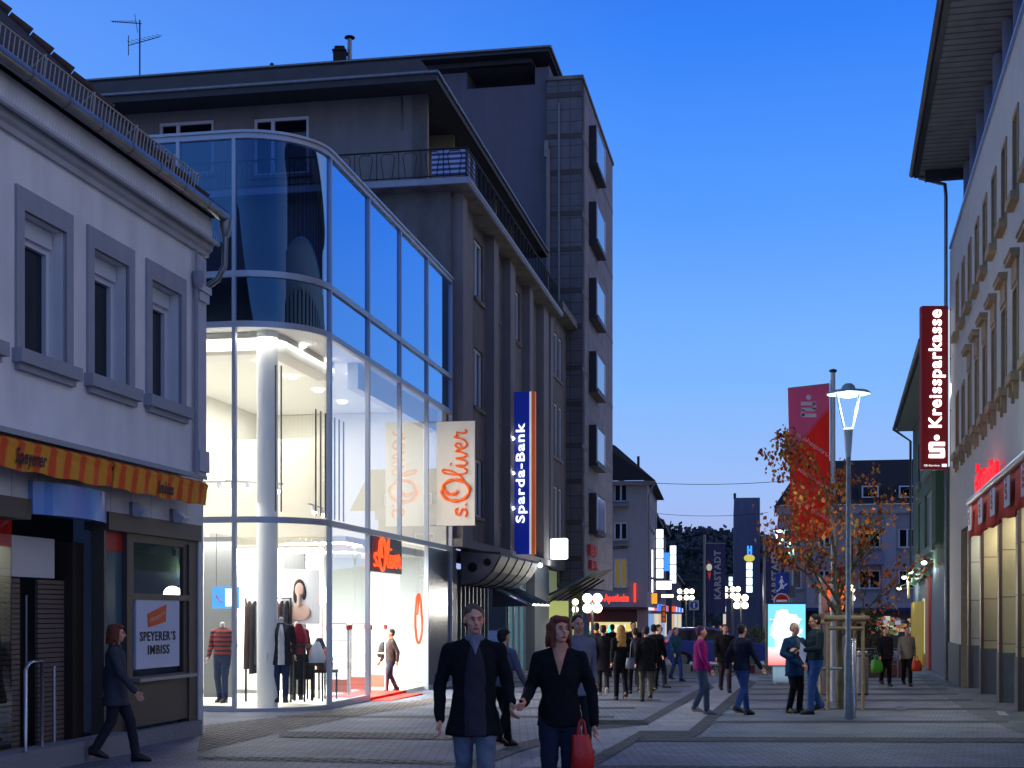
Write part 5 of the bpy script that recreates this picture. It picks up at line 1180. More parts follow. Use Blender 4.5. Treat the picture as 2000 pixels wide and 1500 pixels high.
# wooded hill
m = MB(); rr_ = random.Random(3); P_ = []
for i in range(61):
    x = -260+i*14; h = 20+10*math.exp(-((x-95)/60)**2)+4*sin(x*.03)+3
    P_.append((x, h))
m.loft([[(x, 560, -6) for x, h in P_]+[(x, 760, -6) for x, h in P_[::-1]], [(x, 590, h*.7) for x, h in P_]+[(x, 740, h*.7) for x, h in P_[::-1]], [(x, 620, h) for x, h in P_]+[(x, 700, h) for x, h in P_[::-1]]], 0, True)
tag(m.build('hill', M('hill_ground', (34, 40, 36), .95)), kind='structure')
m = MB()
for i in range(4200):
    x = 40+rr_.random()*100; k = rr_.random(); y = 565+k*60; hh_ = (20+10*math.exp(-((x-95)/60)**2)+4*sin(x*.03)+3); 
    z = -6+(hh_*.7+6)*min(1, k*60/30) if k*60 < 30 else hh_*.7+hh_*.3*(k*60-30)/30
    s_ = 1.6+rr_.random()*2.6
    c = Vector((x, y, z+s_*.8))
    for j in range(7):
        d_ = Vector((rr_.gauss(0, 1), rr_.gauss(0, 1), rr_.gauss(0, 1)))*s_*.45; n_ = Vector((rr_.gauss(0, 1), rr_.gauss(0, 1), rr_.gauss(0, 1))).normalized(); a_ = n_.orthogonal().normalized()*s_*.34; b_ = n_.cross(a_)
        m.add([tuple(c+d_+a_), tuple(c+d_+b_), tuple(c+d_-a_), tuple(c+d_-b_)], [(0, 1, 2, 3)])
tag(m.build('forest', M('forest_leaves', (58, 68, 74), .95, noise=.3, nscale=.3)), 'dark wooded hillside closing the far end of the street', 'forest', kind='stuff')
# ------------------------------------------------------------------ lit shop signs down the street
def facing_box(name, label, u0, u1, v0, v1, y, col, s=2.0, cells=None, group=None, side=(40, 42, 48), cat='sign', pole=True):
    z0, z1 = zat(v1, y), zat(v0, y); x0, x1 = (u0-1000)/F*y, (u1-1000)/F*y
    t = thing(name, label, cat, ((x0+x1)/2, y, z0), 0, group); w2 = (x1-x0)/2
    q = MB(); q.box(-w2-.03, w2+.03, .0, .16, -.03, z1-z0+.03); q.build('housing', mat('sign_side', side, .5), t)
    n = cells or 1; hh = (z1-z0)/n
    for i in range(n):
        q = MB(); q.bevbox(-w2+.02, w2-.02, -.03, -.002, i*hh+.03, (i+1)*hh-.03, .02); q.build('lit_panel', E('sign_%d_%d_%d_%d' % (*col, int(s*10)), col, s), t)
    return t, w2, z1-z0
facing_box('light_bar_sign', 'tall glowing white bar sign on the house beyond the pharmacy', 1262, 1276, 1073, 1182, 90, (240, 250, 255), 3.2)
t, w2, h = facing_box('stacked_cube_sign', 'column of five glowing white square sign boxes above the orange sign', 1281, 1296, 1033, 1130, 94, (236, 250, 255), 2.2, 5)
t, w2, h = facing_box('stacked_cube_sign', 'glowing white and blue stepped sign boxes nearest the wooded hill', 1308, 1321, 1065, 1140, 100, (226, 244, 255), 2.2, 4)
q = MB(); q.bevbox(-w2-.55, -w2-.03, -.03, .1, .9, 2.2, .03); q.build('blue_panel', E('sign_blue2', (60, 130, 255), 1.6), t)
facing_box('wide_light_sign', 'wide glowing white sign below the column of square sign boxes', 1281, 1312, 1134, 1152, 94, (245, 250, 255), 3.0)
t, w2, h = facing_box('orange_sign', 'small glowing orange rounded sign below the white light bar', 1272, 1284, 1158, 1180, 89, (255, 120, 30), 2.2)
facing_box('street_light_sign', 'small glowing yellowish double sign on a post beyond the car', 1291, 1316, 1160, 1168, 96, (250, 240, 180), 2.6, 1)
t, w2, h = facing_box('cube_column_sign', 'column of glowing white sign boxes under a yellow oval sign beside the second banner', 1457, 1470, 1098, 1158, 92, (225, 245, 255), 2.0, 4)
q = MB(); zz = zat(1090, 92)-zat(1158, 92); q.ball((0, 0, zz), (.36, .1, .24), 14); q.build('oval_sign', E('oval_yellow', (200, 190, 80), 1.1), t)
q = MB(); z2 = zat(1075, 92)-zat(1158, 92)
for x in (-.13, .07): q.box(x, x+.1, -.05, .05, z2-.25, z2+.3)
q.box(-.03, .07, -.05, .05, z2-.05, z2+.08); q.build('blue_letter', E('sign_blue3', (50, 130, 255), 2.0), t)
facing_box('small_light_sign', 'small glowing white double sign right beside the left KARSTADT banner', 1423, 1431, 1126, 1145, 110, (220, 245, 255), 2.2, 2)
facing_box('orange_post_sign', 'slim orange and white upright sign at the foot of the shop row', 1293, 1300, 1184, 1215, 88, (200, 90, 30), .6, 3)

# ------------------------------------------------------------------ globe lamps
def globe_lamp(label, u, v, y, cols_, rows_, sp, pw, r=.17):
    r *= 1.0
    a = at(u, y); z = zat(v, y)-a.z; t = thing('globe_lamp', label, 'street lamp', a, 0, 'glowing clusters of globe lamps')
    q = MB(); q.lathe([(.12, 0), (.1, .4), (.05, .5), (.05, z)], (0, 0, 0), 10); q.build('post', dark_metal, t)
    em = E('globe_light', (255, 244, 214), 6)
    for i in range(cols_):
        for j in range(rows_):
            x = (i-(cols_-1)/2)*sp; zz = z+(j-(rows_-1)/2)*sp*1.05
            q = MB(); q.ball((x, (-.15 if i % 2 else .15), zz), r, 12); q.build('globe', em, t)
    q = MB()
    for j in range(rows_): zz = z+(j-(rows_-1)/2)*sp*1.05-r; q.tube([(-(cols_-1)/2*sp, 0, zz), ((cols_-1)/2*sp, 0, zz)], .025, 6)
    q.build('arm', dark_metal, t); light(t, 'POINT', (0, -.35, z), pw, (1, .93, .78), .3)
globe_lamp('cluster of glowing globes on a post in front of the red pharmacy shop', 1157, 1178, 50, 2, 2, .34, 200, .17)
globe_lamp('pair of glowing globes on a post directly under the dark slanted canopy', 1124, 1183, 53, 1, 2, .27, 60, .12)
globe_lamp('distant cluster of six glowing globes above the parked car', 1340, 1161, 78, 3, 2, .34, 200, .135)
globe_lamp('distant cluster of glowing globes at the foot of the left KARSTADT banner', 1430, 1157, 72, 3, 2, .32, 220, .135)
globe_lamp('cluster of four glowing globes below and beside the cluster at the left banner', 1447, 1175, 66, 2, 2, .34, 200, .16)
globe_lamp('pair of glowing globes on a post right of the bank information pillar', 1665, 1159, 44, 1, 2, .28, 90, .12)

# ------------------------------------------------------------------ overhead wires, banners
for lab, u0, u1, v, y in (('thin overhead wire stretched from the tower across the street, the higher of two', 1190, 1560, 937, 76), ('thin overhead wire stretched across the street, the lower of two', 1265, 1500, 1001, 100)):
    x0, x1 = (u0-1000)/F*y, (u1-1000)/F*y; z = zat(v, y); t = thing('overhead_wire', lab, 'wire', ((x0+x1)/2, y, z)); q = MB()
    q.tube([((x0-x1)/2*(1-2*k/12), 0, -.25*(1-(2*k/12-1)**2)) for k in range(13)], .016, 4); q.build('cable', dark_metal, t)
ban = M('banner_navy', (38, 44, 92), .8, noise=.08)
def karstadt(label, up, u0, u1, v0, v1, y, uL, wt, lv0, lv1):
    a = at(up, y); t = thing('street_banner', label, 'banner', a, 0, 'dark blue KARSTADT banners'); X = lambda u: (u-up)/F*y; Z = lambda v: zat(v, y)-a.z
    q = MB(); q.tube([(0, 0, 0), (0, 0, Z(v0)+.45)], .07, 8); q.build('pole', M('banner_pole', (120, 124, 136), .4, .5), t)
    q = MB(); q.tube([(0, 0, Z(v0)+.02), (X(u1), 0, Z(v0)+.02)], .03, 6); q.build('arm', M('banner_pole'), t)
    q = MB(); n = 8
    q.loft([[(X(u0)+(X(u1)-X(u0))*i/n, .03*sin(i*1.2)+.01, Z(v0)) for i in range(n+1)]+[(X(u0)+(X(u1)-X(u0))*i/n, .03*sin(i*1.2)+.03, Z(v0)) for i in range(n, -1, -1)],
            [(X(u0)+(X(u1)-X(u0))*i/n, .03*sin(i*1.2)+.01, Z(v1)) for i in range(n+1)]+[(X(u0)+(X(u1)-X(u0))*i/n, .03*sin(i*1.2)+.03, Z(v1)) for i in range(n, -1, -1)]], 0, True); q.build('cloth', ban, t)
    letters('lettering', 'KARSTADT', t, M('banner_letter', (150, 150, 172), .7), (X(uL), -.04, (Z(lv0)+Z(lv1))/2), (0, 0, 1), (-1, 0, 0), (lv1-lv0)/F*y, wt, .006, .03)
    return t, X, Z
t, X, Z = karstadt('navy KARSTADT banner on its pole in the middle of the street, left one', 1376, 1379, 1417, 1062, 1198, 70, 1401, .34, 1075, 1170)
q = MB(); q.ball((X(1385), -.03, Z(1108)), (.14, .02, .18), 12); q.build('white_emblem', E('banner_emblem', (210, 205, 190), .7), t)
q = MB(); q.poly([(X(1382), -.05, Z(1098)), (X(1380), -.05, Z(1094)), (X(1388), -.05, Z(1100))]); q.poly([(X(1381.5), -.05, Z(1118)), (X(1388.5), -.05, Z(1118)), (X(1385), -.05, Z(1134))]); q.build('red_emblem', E('banner_red', (200, 30, 40), .5), t)
karstadt('navy KARSTADT banner in front of the lavender grey house, right one', 1493, 1496, 1532, 1062, 1200, 70, 1513, .34, 1075, 1172)

# ------------------------------------------------------------------ car, road signs, barrier
def car(label, u0, u1, y, col, flip=1, name='parked_car', full=True, L0=4.2):
    a = at((u0+u1)/2, y); t = thing(name, label, 'car', a, 0 if flip == 1 else pi); Lc = L0; W = 1.68
    paint = mat('paint_%d_%d_%d' % col, col, .28, .1, spec=.7)
    side = [(-2.1, .35), (-2.08, .62), (-2.0, .92), (-1.9, 1.0), (-1.72, 1.36), (-1.5, 1.45), (-.2, 1.48), (.25, 1.40), (.95, 1.0), (1.8, .88), (2.05, .72), (2.1, .45), (2.08, .3)]
    low = [(1.72, .26), (1.62, .5), (1.32, .62), (1.02, .5), (.94, .24), (-1.0, .24), (-1.08, .5), (-1.38, .62), (-1.68, .5), (-1.78, .28)]
    prof = side+low
    q = MB(); rings = []
    for k, ins in ((-1, .10), (-.93, .0), (.93, 0), (1, .10)):
        rings.append([(x*(1-ins*.3), k*W/2+(0 if z < 1 else -k*.12*(z-1)/.45*1.6), z-(ins*.4 if z > .9 else 0)) for x, z in prof])
    q.loft(rings, 0, False); body = q.build('body', paint, t)
    for sy in (-1, 1):
        yy = sy*(W/2-.035)
        for pts in ([(-1.72, 1.02), (-1.6, 1.34), (-1.4, 1.38), (-.78, 1.40), (-.78, 1.0)], [(-.70, 1.0), (-.70, 1.40), (-.2, 1.405), (.2, 1.33), (.72, 1.0)]):
            q = MB(); q.poly([(x, yy*(1-.12*(z-1)/.45)*1.012+sy*.012, z) for x, z in pts]); q.build('side_window', M('car_glass', (16, 20, 28), .05, spec=.9), t)
        for x in (-1.38, 1.32):
            q = MB(); q.tube([(x, sy*(W/2-.2), .31), (x, sy*(W/2+.005), .31)], .31, 20); wl = q.build('wheel', M('tyre', (18, 18, 20), .9), t)
            q = MB(); q.tube([(x, sy*(W/2), .31), (x, sy*(W/2+.02), .31)], .2, 16); q.build('rim', M('rim', (120, 122, 126), .3, .8), wl)
        q = MB(); q.ball((.62, sy*(W/2+.08), 1.03), (.09, .1, .07), 10); q.build('mirror', paint, t)
        q = MB(); q.ball((2.02, sy*.62, .68), (.1, .17, .08), 10); q.build('headlight', E('headlamp_dim', (210, 190, 190), .5), t)
        q = MB(); q.ball((-2.04, sy*.66, .82), (.06, .1, .14), 10); q.build('tail_light', M('tail_red', (120, 14, 16), .3), t)
    q = MB(); q.quad((.30, -.62, 1.405), (.30, .62, 1.405), (.98, .68, 1.02), (.98, -.68, 1.02)); q.build('windscreen', M('car_glass'), t)
    return t
c_ = car('dark blue hatchback parked across the street behind the crowd', 1296, 1494, 56.5, (34, 50, 140)); c_.scale = (1, 1, 1.1)
car('small dark purple car parked far behind the blue hatchback', 1310, 1352, 80, (66, 24, 60), -1, L0=4)
a = at(1355, 62); t = thing('pedestrian_sign', 'square sign with a white pedestrian on a blue disc on a slim post', 'sign', a); Z = lambda v: zat(v, 62)-a.z
q = MB(); q.tube([(0, 0, 0), (0, 0, Z(1175))], .03, 6); q.build('post', zinc, t)
q = MB(); q.bevbox(-.22, .22, -.06, -.03, Z(1192), Z(1172), .02); q.build('plate', M('plate_pale', (180, 180, 196), .5), t)
q = MB(); q.tube([(0, -.065, Z(1182)), (0, -.075, Z(1182))], .17, 20); q.build('blue_disc', M('road_blue', (22, 56, 160), .5, emit=.05), t)
def walker(t, x, y, z, s, m):
    q = MB(); q.ball((x, y, z+.42*s), (.07*s, .01, .08*s), 8); q.tube([(x, y, z+.3*s), (x, y, z)], [.1*s, .07*s], 6); q.tube([(x, y, z), (x-.1*s, y, z-.42*s)], .05*s, 5); q.tube([(x, y, z), (x+.13*s, y, z-.4*s)], .05*s, 5); q.tube([(x, y, z+.28*s), (x-.17*s, y, z)], .035*s, 5); q.tube([(x, y, z+.28*s), (x+.17*s, y, z+.05*s)], .035*s, 5); q.build('walking_figure', m, t)
walker(t, 0, -.08, Z(1182), .3, M('road_white', (220, 224, 235), .5, emit=.06))
y_ = 49.3; a = at(1400, y_); t = thing('low_barrier', 'low pale advertising barrier reading KARSTADT and (20) in front of the parked car', 'barrier', a)
X = lambda u: (u-1400)/F*y_
q = MB(); q.bevbox(X(1286), X(1512), -.04, .04, 0.0, .33, .01); q.build('board', M('barrier_board', (150, 152, 140), .7, noise=.08), t)
letters('lettering', 'KARSTADT', t, black, (X(1400), -.045, .165), (1, 0, 0), (0, 0, 1), X(1440)-X(1338), .24, .006, .03)
letters('lettering', '(20)', t, black, (X(1496), -.045, .17), (1, 0, 0), (0, 0, 1), .34, .24, .006, .01)
q = MB(); q.box(X(1464), X(1474), -.05, -.041, .02, .3); q.build('red_patch', M('patch_red', (110, 40, 46), .7), t)
# road signs on a post
y_ = 41.5; a = at(1526, y_); t = thing('road_sign_post', 'post with blue stairs sign over a red round sign, behind the light box', 'sign', a); Z = lambda v: zat(v, y_)-a.z; X = lambda u: (u-1526)/F*y_
q = MB(); q.tube([(0, .05, 0), (0, .05, Z(1120))], .035, 8); q.build('post', zinc, t)
q = MB(); q.bevbox(X(1514), X(1540), -.03, 0, Z(1158), Z(1119), .02); bl = q.build('blue_plate', M('road_blue'), t)
walker(t, X(1526), -.04, Z(1139), .42, M('road_white')); q = MB(); q.tube([(X(1516), -.04, Z(1155)), (X(1537), -.04, Z(1140))], .016, 5)
for i in range(5): q.box(X(1517+i*4), X(1519+i*4), -.045, -.03, Z(1156-i*3), Z(1152.5-i*3))
q.build('stairs_mark', M('road_white'), t)
q = MB(); q.tube([(X(1526.5), -.01, Z(1174)), (X(1526.5), .02, Z(1174))], .23, 24); q.build('white_rim', M('road_white'), t)
q = MB(); q.tube([(X(1526.5), -.02, Z(1174)), (X(1526.5), -.011, Z(1174))], .205, 24); q.build('red_disc', M('road_red', (170, 22, 20), .5, emit=.04), t)
q = MB(); q.box(X(1516), X(1537), -.03, -.021, Z(1176), Z(1171.5)); q.build('white_bar', M('road_white'), t)
q = MB(); q.bevbox(X(1538), X(1556), .1, .14, Z(1166), Z(1143), .02); q.build('back_plate', M('sign_back', (120, 124, 132), .5, .5), t)
# advertising light box
y_ = 40; a = at(1536, y_); t = thing('advert_light_box', 'free standing glowing blue and white advertising light box on a dark foot', 'light box', a); Z = lambda v: zat(v, y_)-a.z; X = lambda u: (u-1536)/F*y_
q = MB(); q.bevbox(X(1497), X(1575), 0, .22, Z(1302), Z(1177), .03); q.build('case', dark_metal, t)
def adv():
    m = bpy.data.materials.new('advert_poster'); m.use_nodes = True; n = m.node_tree.nodes; l = m.node_tree.links; b = n['Principled BSDF']
    tc_ = n.new('ShaderNodeTexCoord'); mp_ = n.new('ShaderNodeMapping'); mp_.inputs['Location'].default_value = (0.02, 0, -Z(1230)); l.new(tc_.outputs['Object'], mp_.inputs[0])
    nz_ = n.new('ShaderNodeTexNoise'); nz_.inputs['Scale'].default_value = 5; nz_.inputs['Detail'].default_value = 5
    l.new(mp_.outputs[0], nz_.inputs[0]); s1 = n.new('ShaderNodeVectorMath'); s1.operation = 'MULTIPLY'; s1.inputs[1].default_value = (1.35, 0, 1.0); l.new(mp_.outputs[0], s1.inputs[0])
    ln = n.new('ShaderNodeVectorMath'); ln.operation = 'LENGTH'; l.new(s1.outputs[0], ln.inputs[0])
    ad = n.new('ShaderNodeMath'); ad.operation = 'MULTIPLY_ADD'; l.new(nz_.outputs[0], ad.inputs[0]); ad.inputs[1].default_value = .8; l.new(ln.outputs['Value'], ad.inputs[2])
    r = n.new('ShaderNodeValToRGB'); l.new(ad.outputs[0], r.inputs[0]); e = r.color_ramp.elements
    e[0].position = .95; e[0].color = (*lin((232, 250, 255)), 1); e[1].position = 1.4; e[1].color = (*lin((30, 140, 225)), 1); k = e.new(1.12); k.color = (*lin((120, 212, 255)), 1)
    sz = n.new('ShaderNodeSeparateXYZ'); l.new(tc_.outputs['Object'], sz.inputs[0]); mr_ = n.new('ShaderNodeMapRange'); mr_.inputs[1].default_value = Z(1266); mr_.inputs[2].default_value = Z(1263); l.new(sz.outputs[2], mr_.inputs[0])
    r2 = n.new('ShaderNodeMapRange'); r2.inputs[1].default_value = Z(1298); r2.inputs[2].default_value = Z(1266); l.new(sz.outputs[2], r2.inputs[0])
    c2 = n.new('ShaderNodeMix'); c2.data_type = 'RGBA'; l.new(r2.outputs[0], c2.inputs[0]); c2.inputs[6].default_value = (*lin((240, 90, 80)), 1); c2.inputs[7].default_value = (*lin((250, 222, 226)), 1)
    mx_ = n.new('ShaderNodeMix'); mx_.data_type = 'RGBA'; l.new(mr_.outputs[0], mx_.inputs[0]); l.new(c2.outputs[2], mx_.inputs[6]); l.new(r.outputs[0], mx_.inputs[7])
    b.inputs['Base Color'].default_value = (0, 0, 0, 1); l.new(mx_.outputs[2], b.inputs['Emission Color']); b.inputs['Emission Strength'].default_value = 1.35; b.inputs['Roughness'].default_value = .2; return m
q = MB(); q.box(X(1500), X(1573), -.012, -.002, Z(1299), Z(1180)); q.build('poster', adv(), t)
q = MB(); q.box(X(1510), X(1517), .05, .17, 0, Z(1302)); q.box(X(1517.2), X(1566), .08, .14, .06, Z(1302)); q.box(X(1556), X(1563), .05, .17, 0, Z(1302)); q.build('foot', M('box_foot', (70, 74, 82), .6), t)
light(t, 'AREA', (0, -.1, .9), 22, (.6, .88, 1), 1.0, (radians(90), 0, 0), 1.6)

# ------------------------------------------------------------------ street lamps with disc hats
def disc_lamp(label, u, y, vtop, rdisc, vcone, pw, green=True, power=60):
    a = at(u, y); t = thing('street_lamp', label, 'street lamp', a, 0, 'disc hatted street lamps'); z = zat(vtop, y)-a.z; zc = zat(vcone, y)-a.z
    q = MB(); q.lathe([(.085, 0), (.085, .03), (.07, 1.3), (.05, 1.35), (.042, zc-.32)], (0, 0, 0), 14); q.build('post', M('galvanised', (120, 130, 136), .45, .6, noise=.2, nscale=12), t)
    q = MB(); q.lathe([(.045, zc-.5), (.06, zc-.3), (.078, zc-.05), (.092, zc), (.08, zc+.01)], (0, 0, 0), 18); q.build('cone', M('lamp_cone', (190, 200, 196), .4), t)
    q = MB()
    for k in range(4):
        an = k*pi/2+.5; q.tube([(.10*cos(an), .10*sin(an), zc), (rdisc*.72*cos(an), rdisc*.72*sin(an), z-.03)], .012, 6)
    q.build('rod', M('lamp_rod', (170, 190, 180), .35, .4), t)
    q = MB(); q.lathe([(rdisc, z-.02), (rdisc, z), (rdisc*.9, z+.03), (rdisc*.35, z+.06), (rdisc*.28, z+.13), (.06, z+.17)], (0, 0, 0), 28); q.build('hat', M('lamp_hat', (150, 158, 160), .4, .3), t)
    q = MB(); q.lathe([(rdisc*.42, z-.028), (rdisc*.38, z-.06), (.04, z-.08)], (0, 0, 0), 20); q.build('lens', E('lamp_lens', (225, 255, 228), 9), t)
    light(t, 'SPOT', (0, 0, z-.1), power, (.80, 1, .84), .12, (0, 0, 0), spot=150)
    light(t, 'POINT', (0, 0, z-.3), power*.16, (.80, 1, .84), .05)
    return t
lampA = disc_lamp('tall grey street lamp with a glowing disc hat standing nearest beside the young tree', 1657, 25.1, 768, .385, 838, 0, power=420)
disc_lamp('smaller glowing disc street lamp above the blue stairs sign', 1523, 52, 1035, .30, 1062, 0, power=260)
disc_lamp('farthest glowing disc street lamp just right of the blue stairs sign', 1545, 60, 1059, .30, 1085, 0, power=200)
# steel tube by the lamp
a = at(1668, 25.3); t = thing('steel_hoop', 'slim shiny steel hoop post at the foot of the tall lamp', 'post', a); q = MB(); q.tube([(0, 0, 0), (0, 0, 1.35), (.03, .1, 1.42), (.03, .5, 1.42), (.03, .6, 1.35), (.03, .6, 0)], .032, 10); q.build('tube_rail', M('bright_steel'), t)
for i, (u, v, h_, r_b) in enumerate(((1637, 1362, .95, .10), (1682, 1357, 1.05, .17))):
    y_ = F*EYE/(v-HZ-F*SL); a = at(u, y_); t = thing('litter_bin', ['slim dented steel litter bin at the tree guard', 'wide grey cylindrical litter bin behind the lamp foot'][i], 'bin', a)
    q = MB(); q.lathe([(r_b, 0.02), (r_b, h_-.03), (r_b*.95, h_), (r_b*.75, h_)], (0, 0, 0), 20); q.build('drum', M('bin_steel', (126, 132, 140), .4, .5, noise=.15, nscale=5), t)
    q = MB(); q.lathe([(r_b*1.04, h_-.12), (r_b*1.04, h_-.09)], (0, 0, 0), 20); q.lathe([(r_b*1.02, .0), (r_b*1.02, .04)], (0, 0, 0), 20); q.build('hoop', dark_metal, t)
# flagpole and bank flag
y_ = 31; a = at(1627, y_); t = thing('flagpole', 'tall pale flagpole behind the young tree', 'flagpole', a); Z = lambda v: zat(v, y_)-a.z; X = lambda u: (u-1627)/F*y_
q = MB(); q.tube([(0, 0, 0), (0, 0, Z(724))], [.065, .05], 12); q.build('pole', M('pole_white', (176, 180, 186), .4, .2), t)
q = MB(); q.lathe([(.05, Z(728)), (.085, Z(726)), (.085, Z(723)), (.04, Z(721))], (0, 0, 0), 14); q.build('cap', dark_metal, t)
q = MB(); q.tube([(-.06, 0, Z(745)), (.02, 0, Z(745))], .02, 6); q.tube([(-.06, -.02, Z(1150)), (-.06, -.02, Z(750))], .007, 4); q.build('rope_fitting', zinc, t)
ft_ = thing('bank_flag', 'hanging red and pink bank flag with white emblem and tilted lettering', 'flag', (a.x-.08, a.y-.02, a.z+Z(1050)), 0)
hF = Z(750)-Z(1050); wF = .92
def flag_pt(i, j, nx=14, nz=26):
    u_, w_ = i/nx, j/nz; droop = 0.06*(u_)*(1-w_)
    x = -wF*u_*(1-.10*(1-w_)) ; y = .05*sin(u_*7+w_*2.5)*(u_)*(.4+1-w_)*1.2; z = hF*w_-.10*u_-.18*u_*0; return (x, y, z)
q = MB(); nx, nz = 14, 26; vs = [flag_pt(i, j) for j in range(nz+1) for i in range(nx+1)]
fs = [(j*(nx+1)+i, j*(nx+1)+i+1, (j+1)*(nx+1)+i+1, (j+1)*(nx+1)+i) for j in range(nz) for i in range(nx)]; q.add(vs, fs, 0, True)
def flagmat():
    m = mat('flag_red', (204, 30, 22), .8); n = m.node_tree.nodes; l = m.node_tree.links; b = n['Principled BSDF']; o = n['Material Output']
    tc_ = n.new('ShaderNodeTexCoord'); s = n.new('ShaderNodeSeparateXYZ'); l.new(tc_.outputs['Object'], s.inputs[0])
    ma = n.new('ShaderNodeMath'); ma.operation = 'MULTIPLY_ADD'; l.new(s.outputs[0], ma.inputs[0]); ma.inputs[1].default_value = -1.2; l.new(s.outputs[2], ma.inputs[2])
    g_ = n.new('ShaderNodeMapRange'); g_.inputs[1].default_value = hF*.83; g_.inputs[2].default_value = hF*.87; l.new(ma.outputs[0], g_.inputs[0])
    mx_ = n.new('ShaderNodeMix'); mx_.data_type = 'RGBA'; l.new(g_.outputs[0], mx_.inputs[0]); mx_.inputs[6].default_value = (*lin((245, 44, 28)), 1); mx_.inputs[7].default_value = (*lin((226, 92, 132)), 1)
    l.new(mx_.outputs[2], b.inputs['Base Color']); ts = n.new('ShaderNodeBsdfTranslucent'); l.new(mx_.outputs[2], ts.inputs[0]); sh = n.new('ShaderNodeMixShader'); sh.inputs[0].default_value = .5
    l.new(b.outputs[0], sh.inputs[1]); l.new(ts.outputs[0], sh.inputs[2]); l.new(sh.outputs[0], o.inputs[0]); return m
q.build('cloth', flagmat(), ft_)
wpr = M('flag_print', (226, 190, 200), .8)
q = MB(); q.tube([(0, 0, hF+.005), (-wF, 0, hF-.10)], .014, 6); q.build('top_rod', alu, ft_)
def s_logo(par, c, R, U, s, m, depth=.02, r=.13):
    R = Vector(R); U = Vector(U); c = Vector(c); q = MB(); Nn = R.cross(U).normalized()*depth
    def bar(x0, x1, y0, y1):
        P = [c+R*x*s+U*y*s for x, y in ((x0, y0), (x1, y0), (x1, y1), (x0, y1))]; q.hexa([tuple(p) for p in P]+[tuple(p+Nn) for p in P])
    t_ = .24
    bar(-.44, .5, .5-t_, .5); bar(-.5, -.5+t_, .0, .44); bar(-.46, .46, -.12, .12-.0); bar(.5-t_, .5, -.44, 0.0); bar(-.5, .44, -.5, -.5+t_)
    q.tube([tuple(c+U*.78*s), tuple(c+U*.78*s+Nn)], .17*s, 16); return q.build('emblem', m, par)
s_logo(ft_, (-.52*wF, -.08, hF*.83), (-1, 0, 0), (0, 0, 1), .34, wpr, .004)
for k, zz in enumerate((.60, .38, .18)): letters('lettering', 'Kreissparkasse', ft_, wpr, (-.42*wF, -.075, hF*zz), (-.80, 0, .55), (.55, 0, .80), .95 if k == 0 else .8, .13, .002, .0)

# ------------------------------------------------------------------ young tree with last leaves
def tree(label, u, y, zf, top, spread, nleaf, seed, leafcols, name='young_tree'):
    rr = random.Random(seed); a = at(u, y); t = thing(name, label, 'tree', a); q = MB(); tips = []
    q.tube([(0, 0, -.02), (.01, 0, .8), (-.01, .01, zf*.6), (0, 0, zf)], [.085, .07, .06, .052], 10)
    def br(p, d, Ln, r, lv):
        n = 5; pts = [p]; dd = d.copy()
        for i in range(n):
            dd = (dd+Vector((rr.gauss(0, .12), rr.gauss(0, .12), .05 if lv else .10))).normalized(); pts.append(pts[-1]+dd*Ln/n)
        q.tube(pts, [r*(1-.75*i/n) for i in range(n+1)], 6 if lv < 2 else 4, cap=False)
        for i in range(1, n+1): tips.append((pts[i], dd, lv))
        if lv < 3:
            for i in range(2, n+1):
                for k in range(1 if lv == 0 else (2 if rr.random() < .6 else 1)):
                    s = Vector((rr.gauss(0, 1), rr.gauss(0, 1), rr.gauss(.2, .5))).normalized(); br(pts[i], (dd*.9+s*.75).normalized(), Ln*(.62-.06*i/2)*rr.uniform(.7, 1.1), r*(1-.75*i/n)*.7, lv+1)
    H_ = top-zf
    br(Vector((0, 0, zf)), Vector((.0, .05, 1)), H_, .05, 0)
    for k in range(7):
        an = k*2*pi/7+.3; br(Vector((0, 0, zf-.55+.16*k)), Vector((cos(an)*spread, sin(an)*spread*.8, .78)).normalized(), H_*rr.uniform(.55, .8), .034, 1)
    q.build('trunk', M('bark', (86, 78, 62), .9, noise=.3, nscale=8, bump=.5, bscale=40), t)
    lf = MB(); cand = [x for x in tips if x[2] >= 1]
    for i in range(nleaf):
        p, dd, lv = rr.choice(cand)
        if name == 'young_tree' and p.x > .1 and rr.random() < .45: continue
        if rr.random() < .35 and p.z > zf+H_*.6: continue
        c = p+Vector((rr.gauss(0, .07), rr.gauss(0, .07), rr.gauss(-.03, .06))); d_ = Vector((rr.gauss(0, .6), rr.gauss(0, .6), -1)).normalized(); s_ = d_.orthogonal().normalized(); s_ = (s_*cos(i)+d_.cross(s_)*sin(i)); L_ = rr.uniform(.05, .13); w_ = L_*.36
        lf.add([tuple(c), tuple(c+d_*L_*.5+s_*w_), tuple(c+d_*L_), tuple(c+d_*L_*.5-s_*w_)], [(0, 1, 2, 3)], rr.choices(range(len(leafcols)), [4, 3, 2, 1][:len(leafcols)])[0])
    lf.build('crown', [M('leaf_%d_%d' % (c[0], c[1]), c, .8, noise=.2) for c in leafcols], t)
    return t, rr
tree('young street tree with sparse orange autumn leaves standing in a wooden guard', 1640, 28.2, 2.0, 4.7, .70, 4200, 11, [(170, 80, 24), (140, 60, 22), (184, 116, 34), (96, 84, 36)])
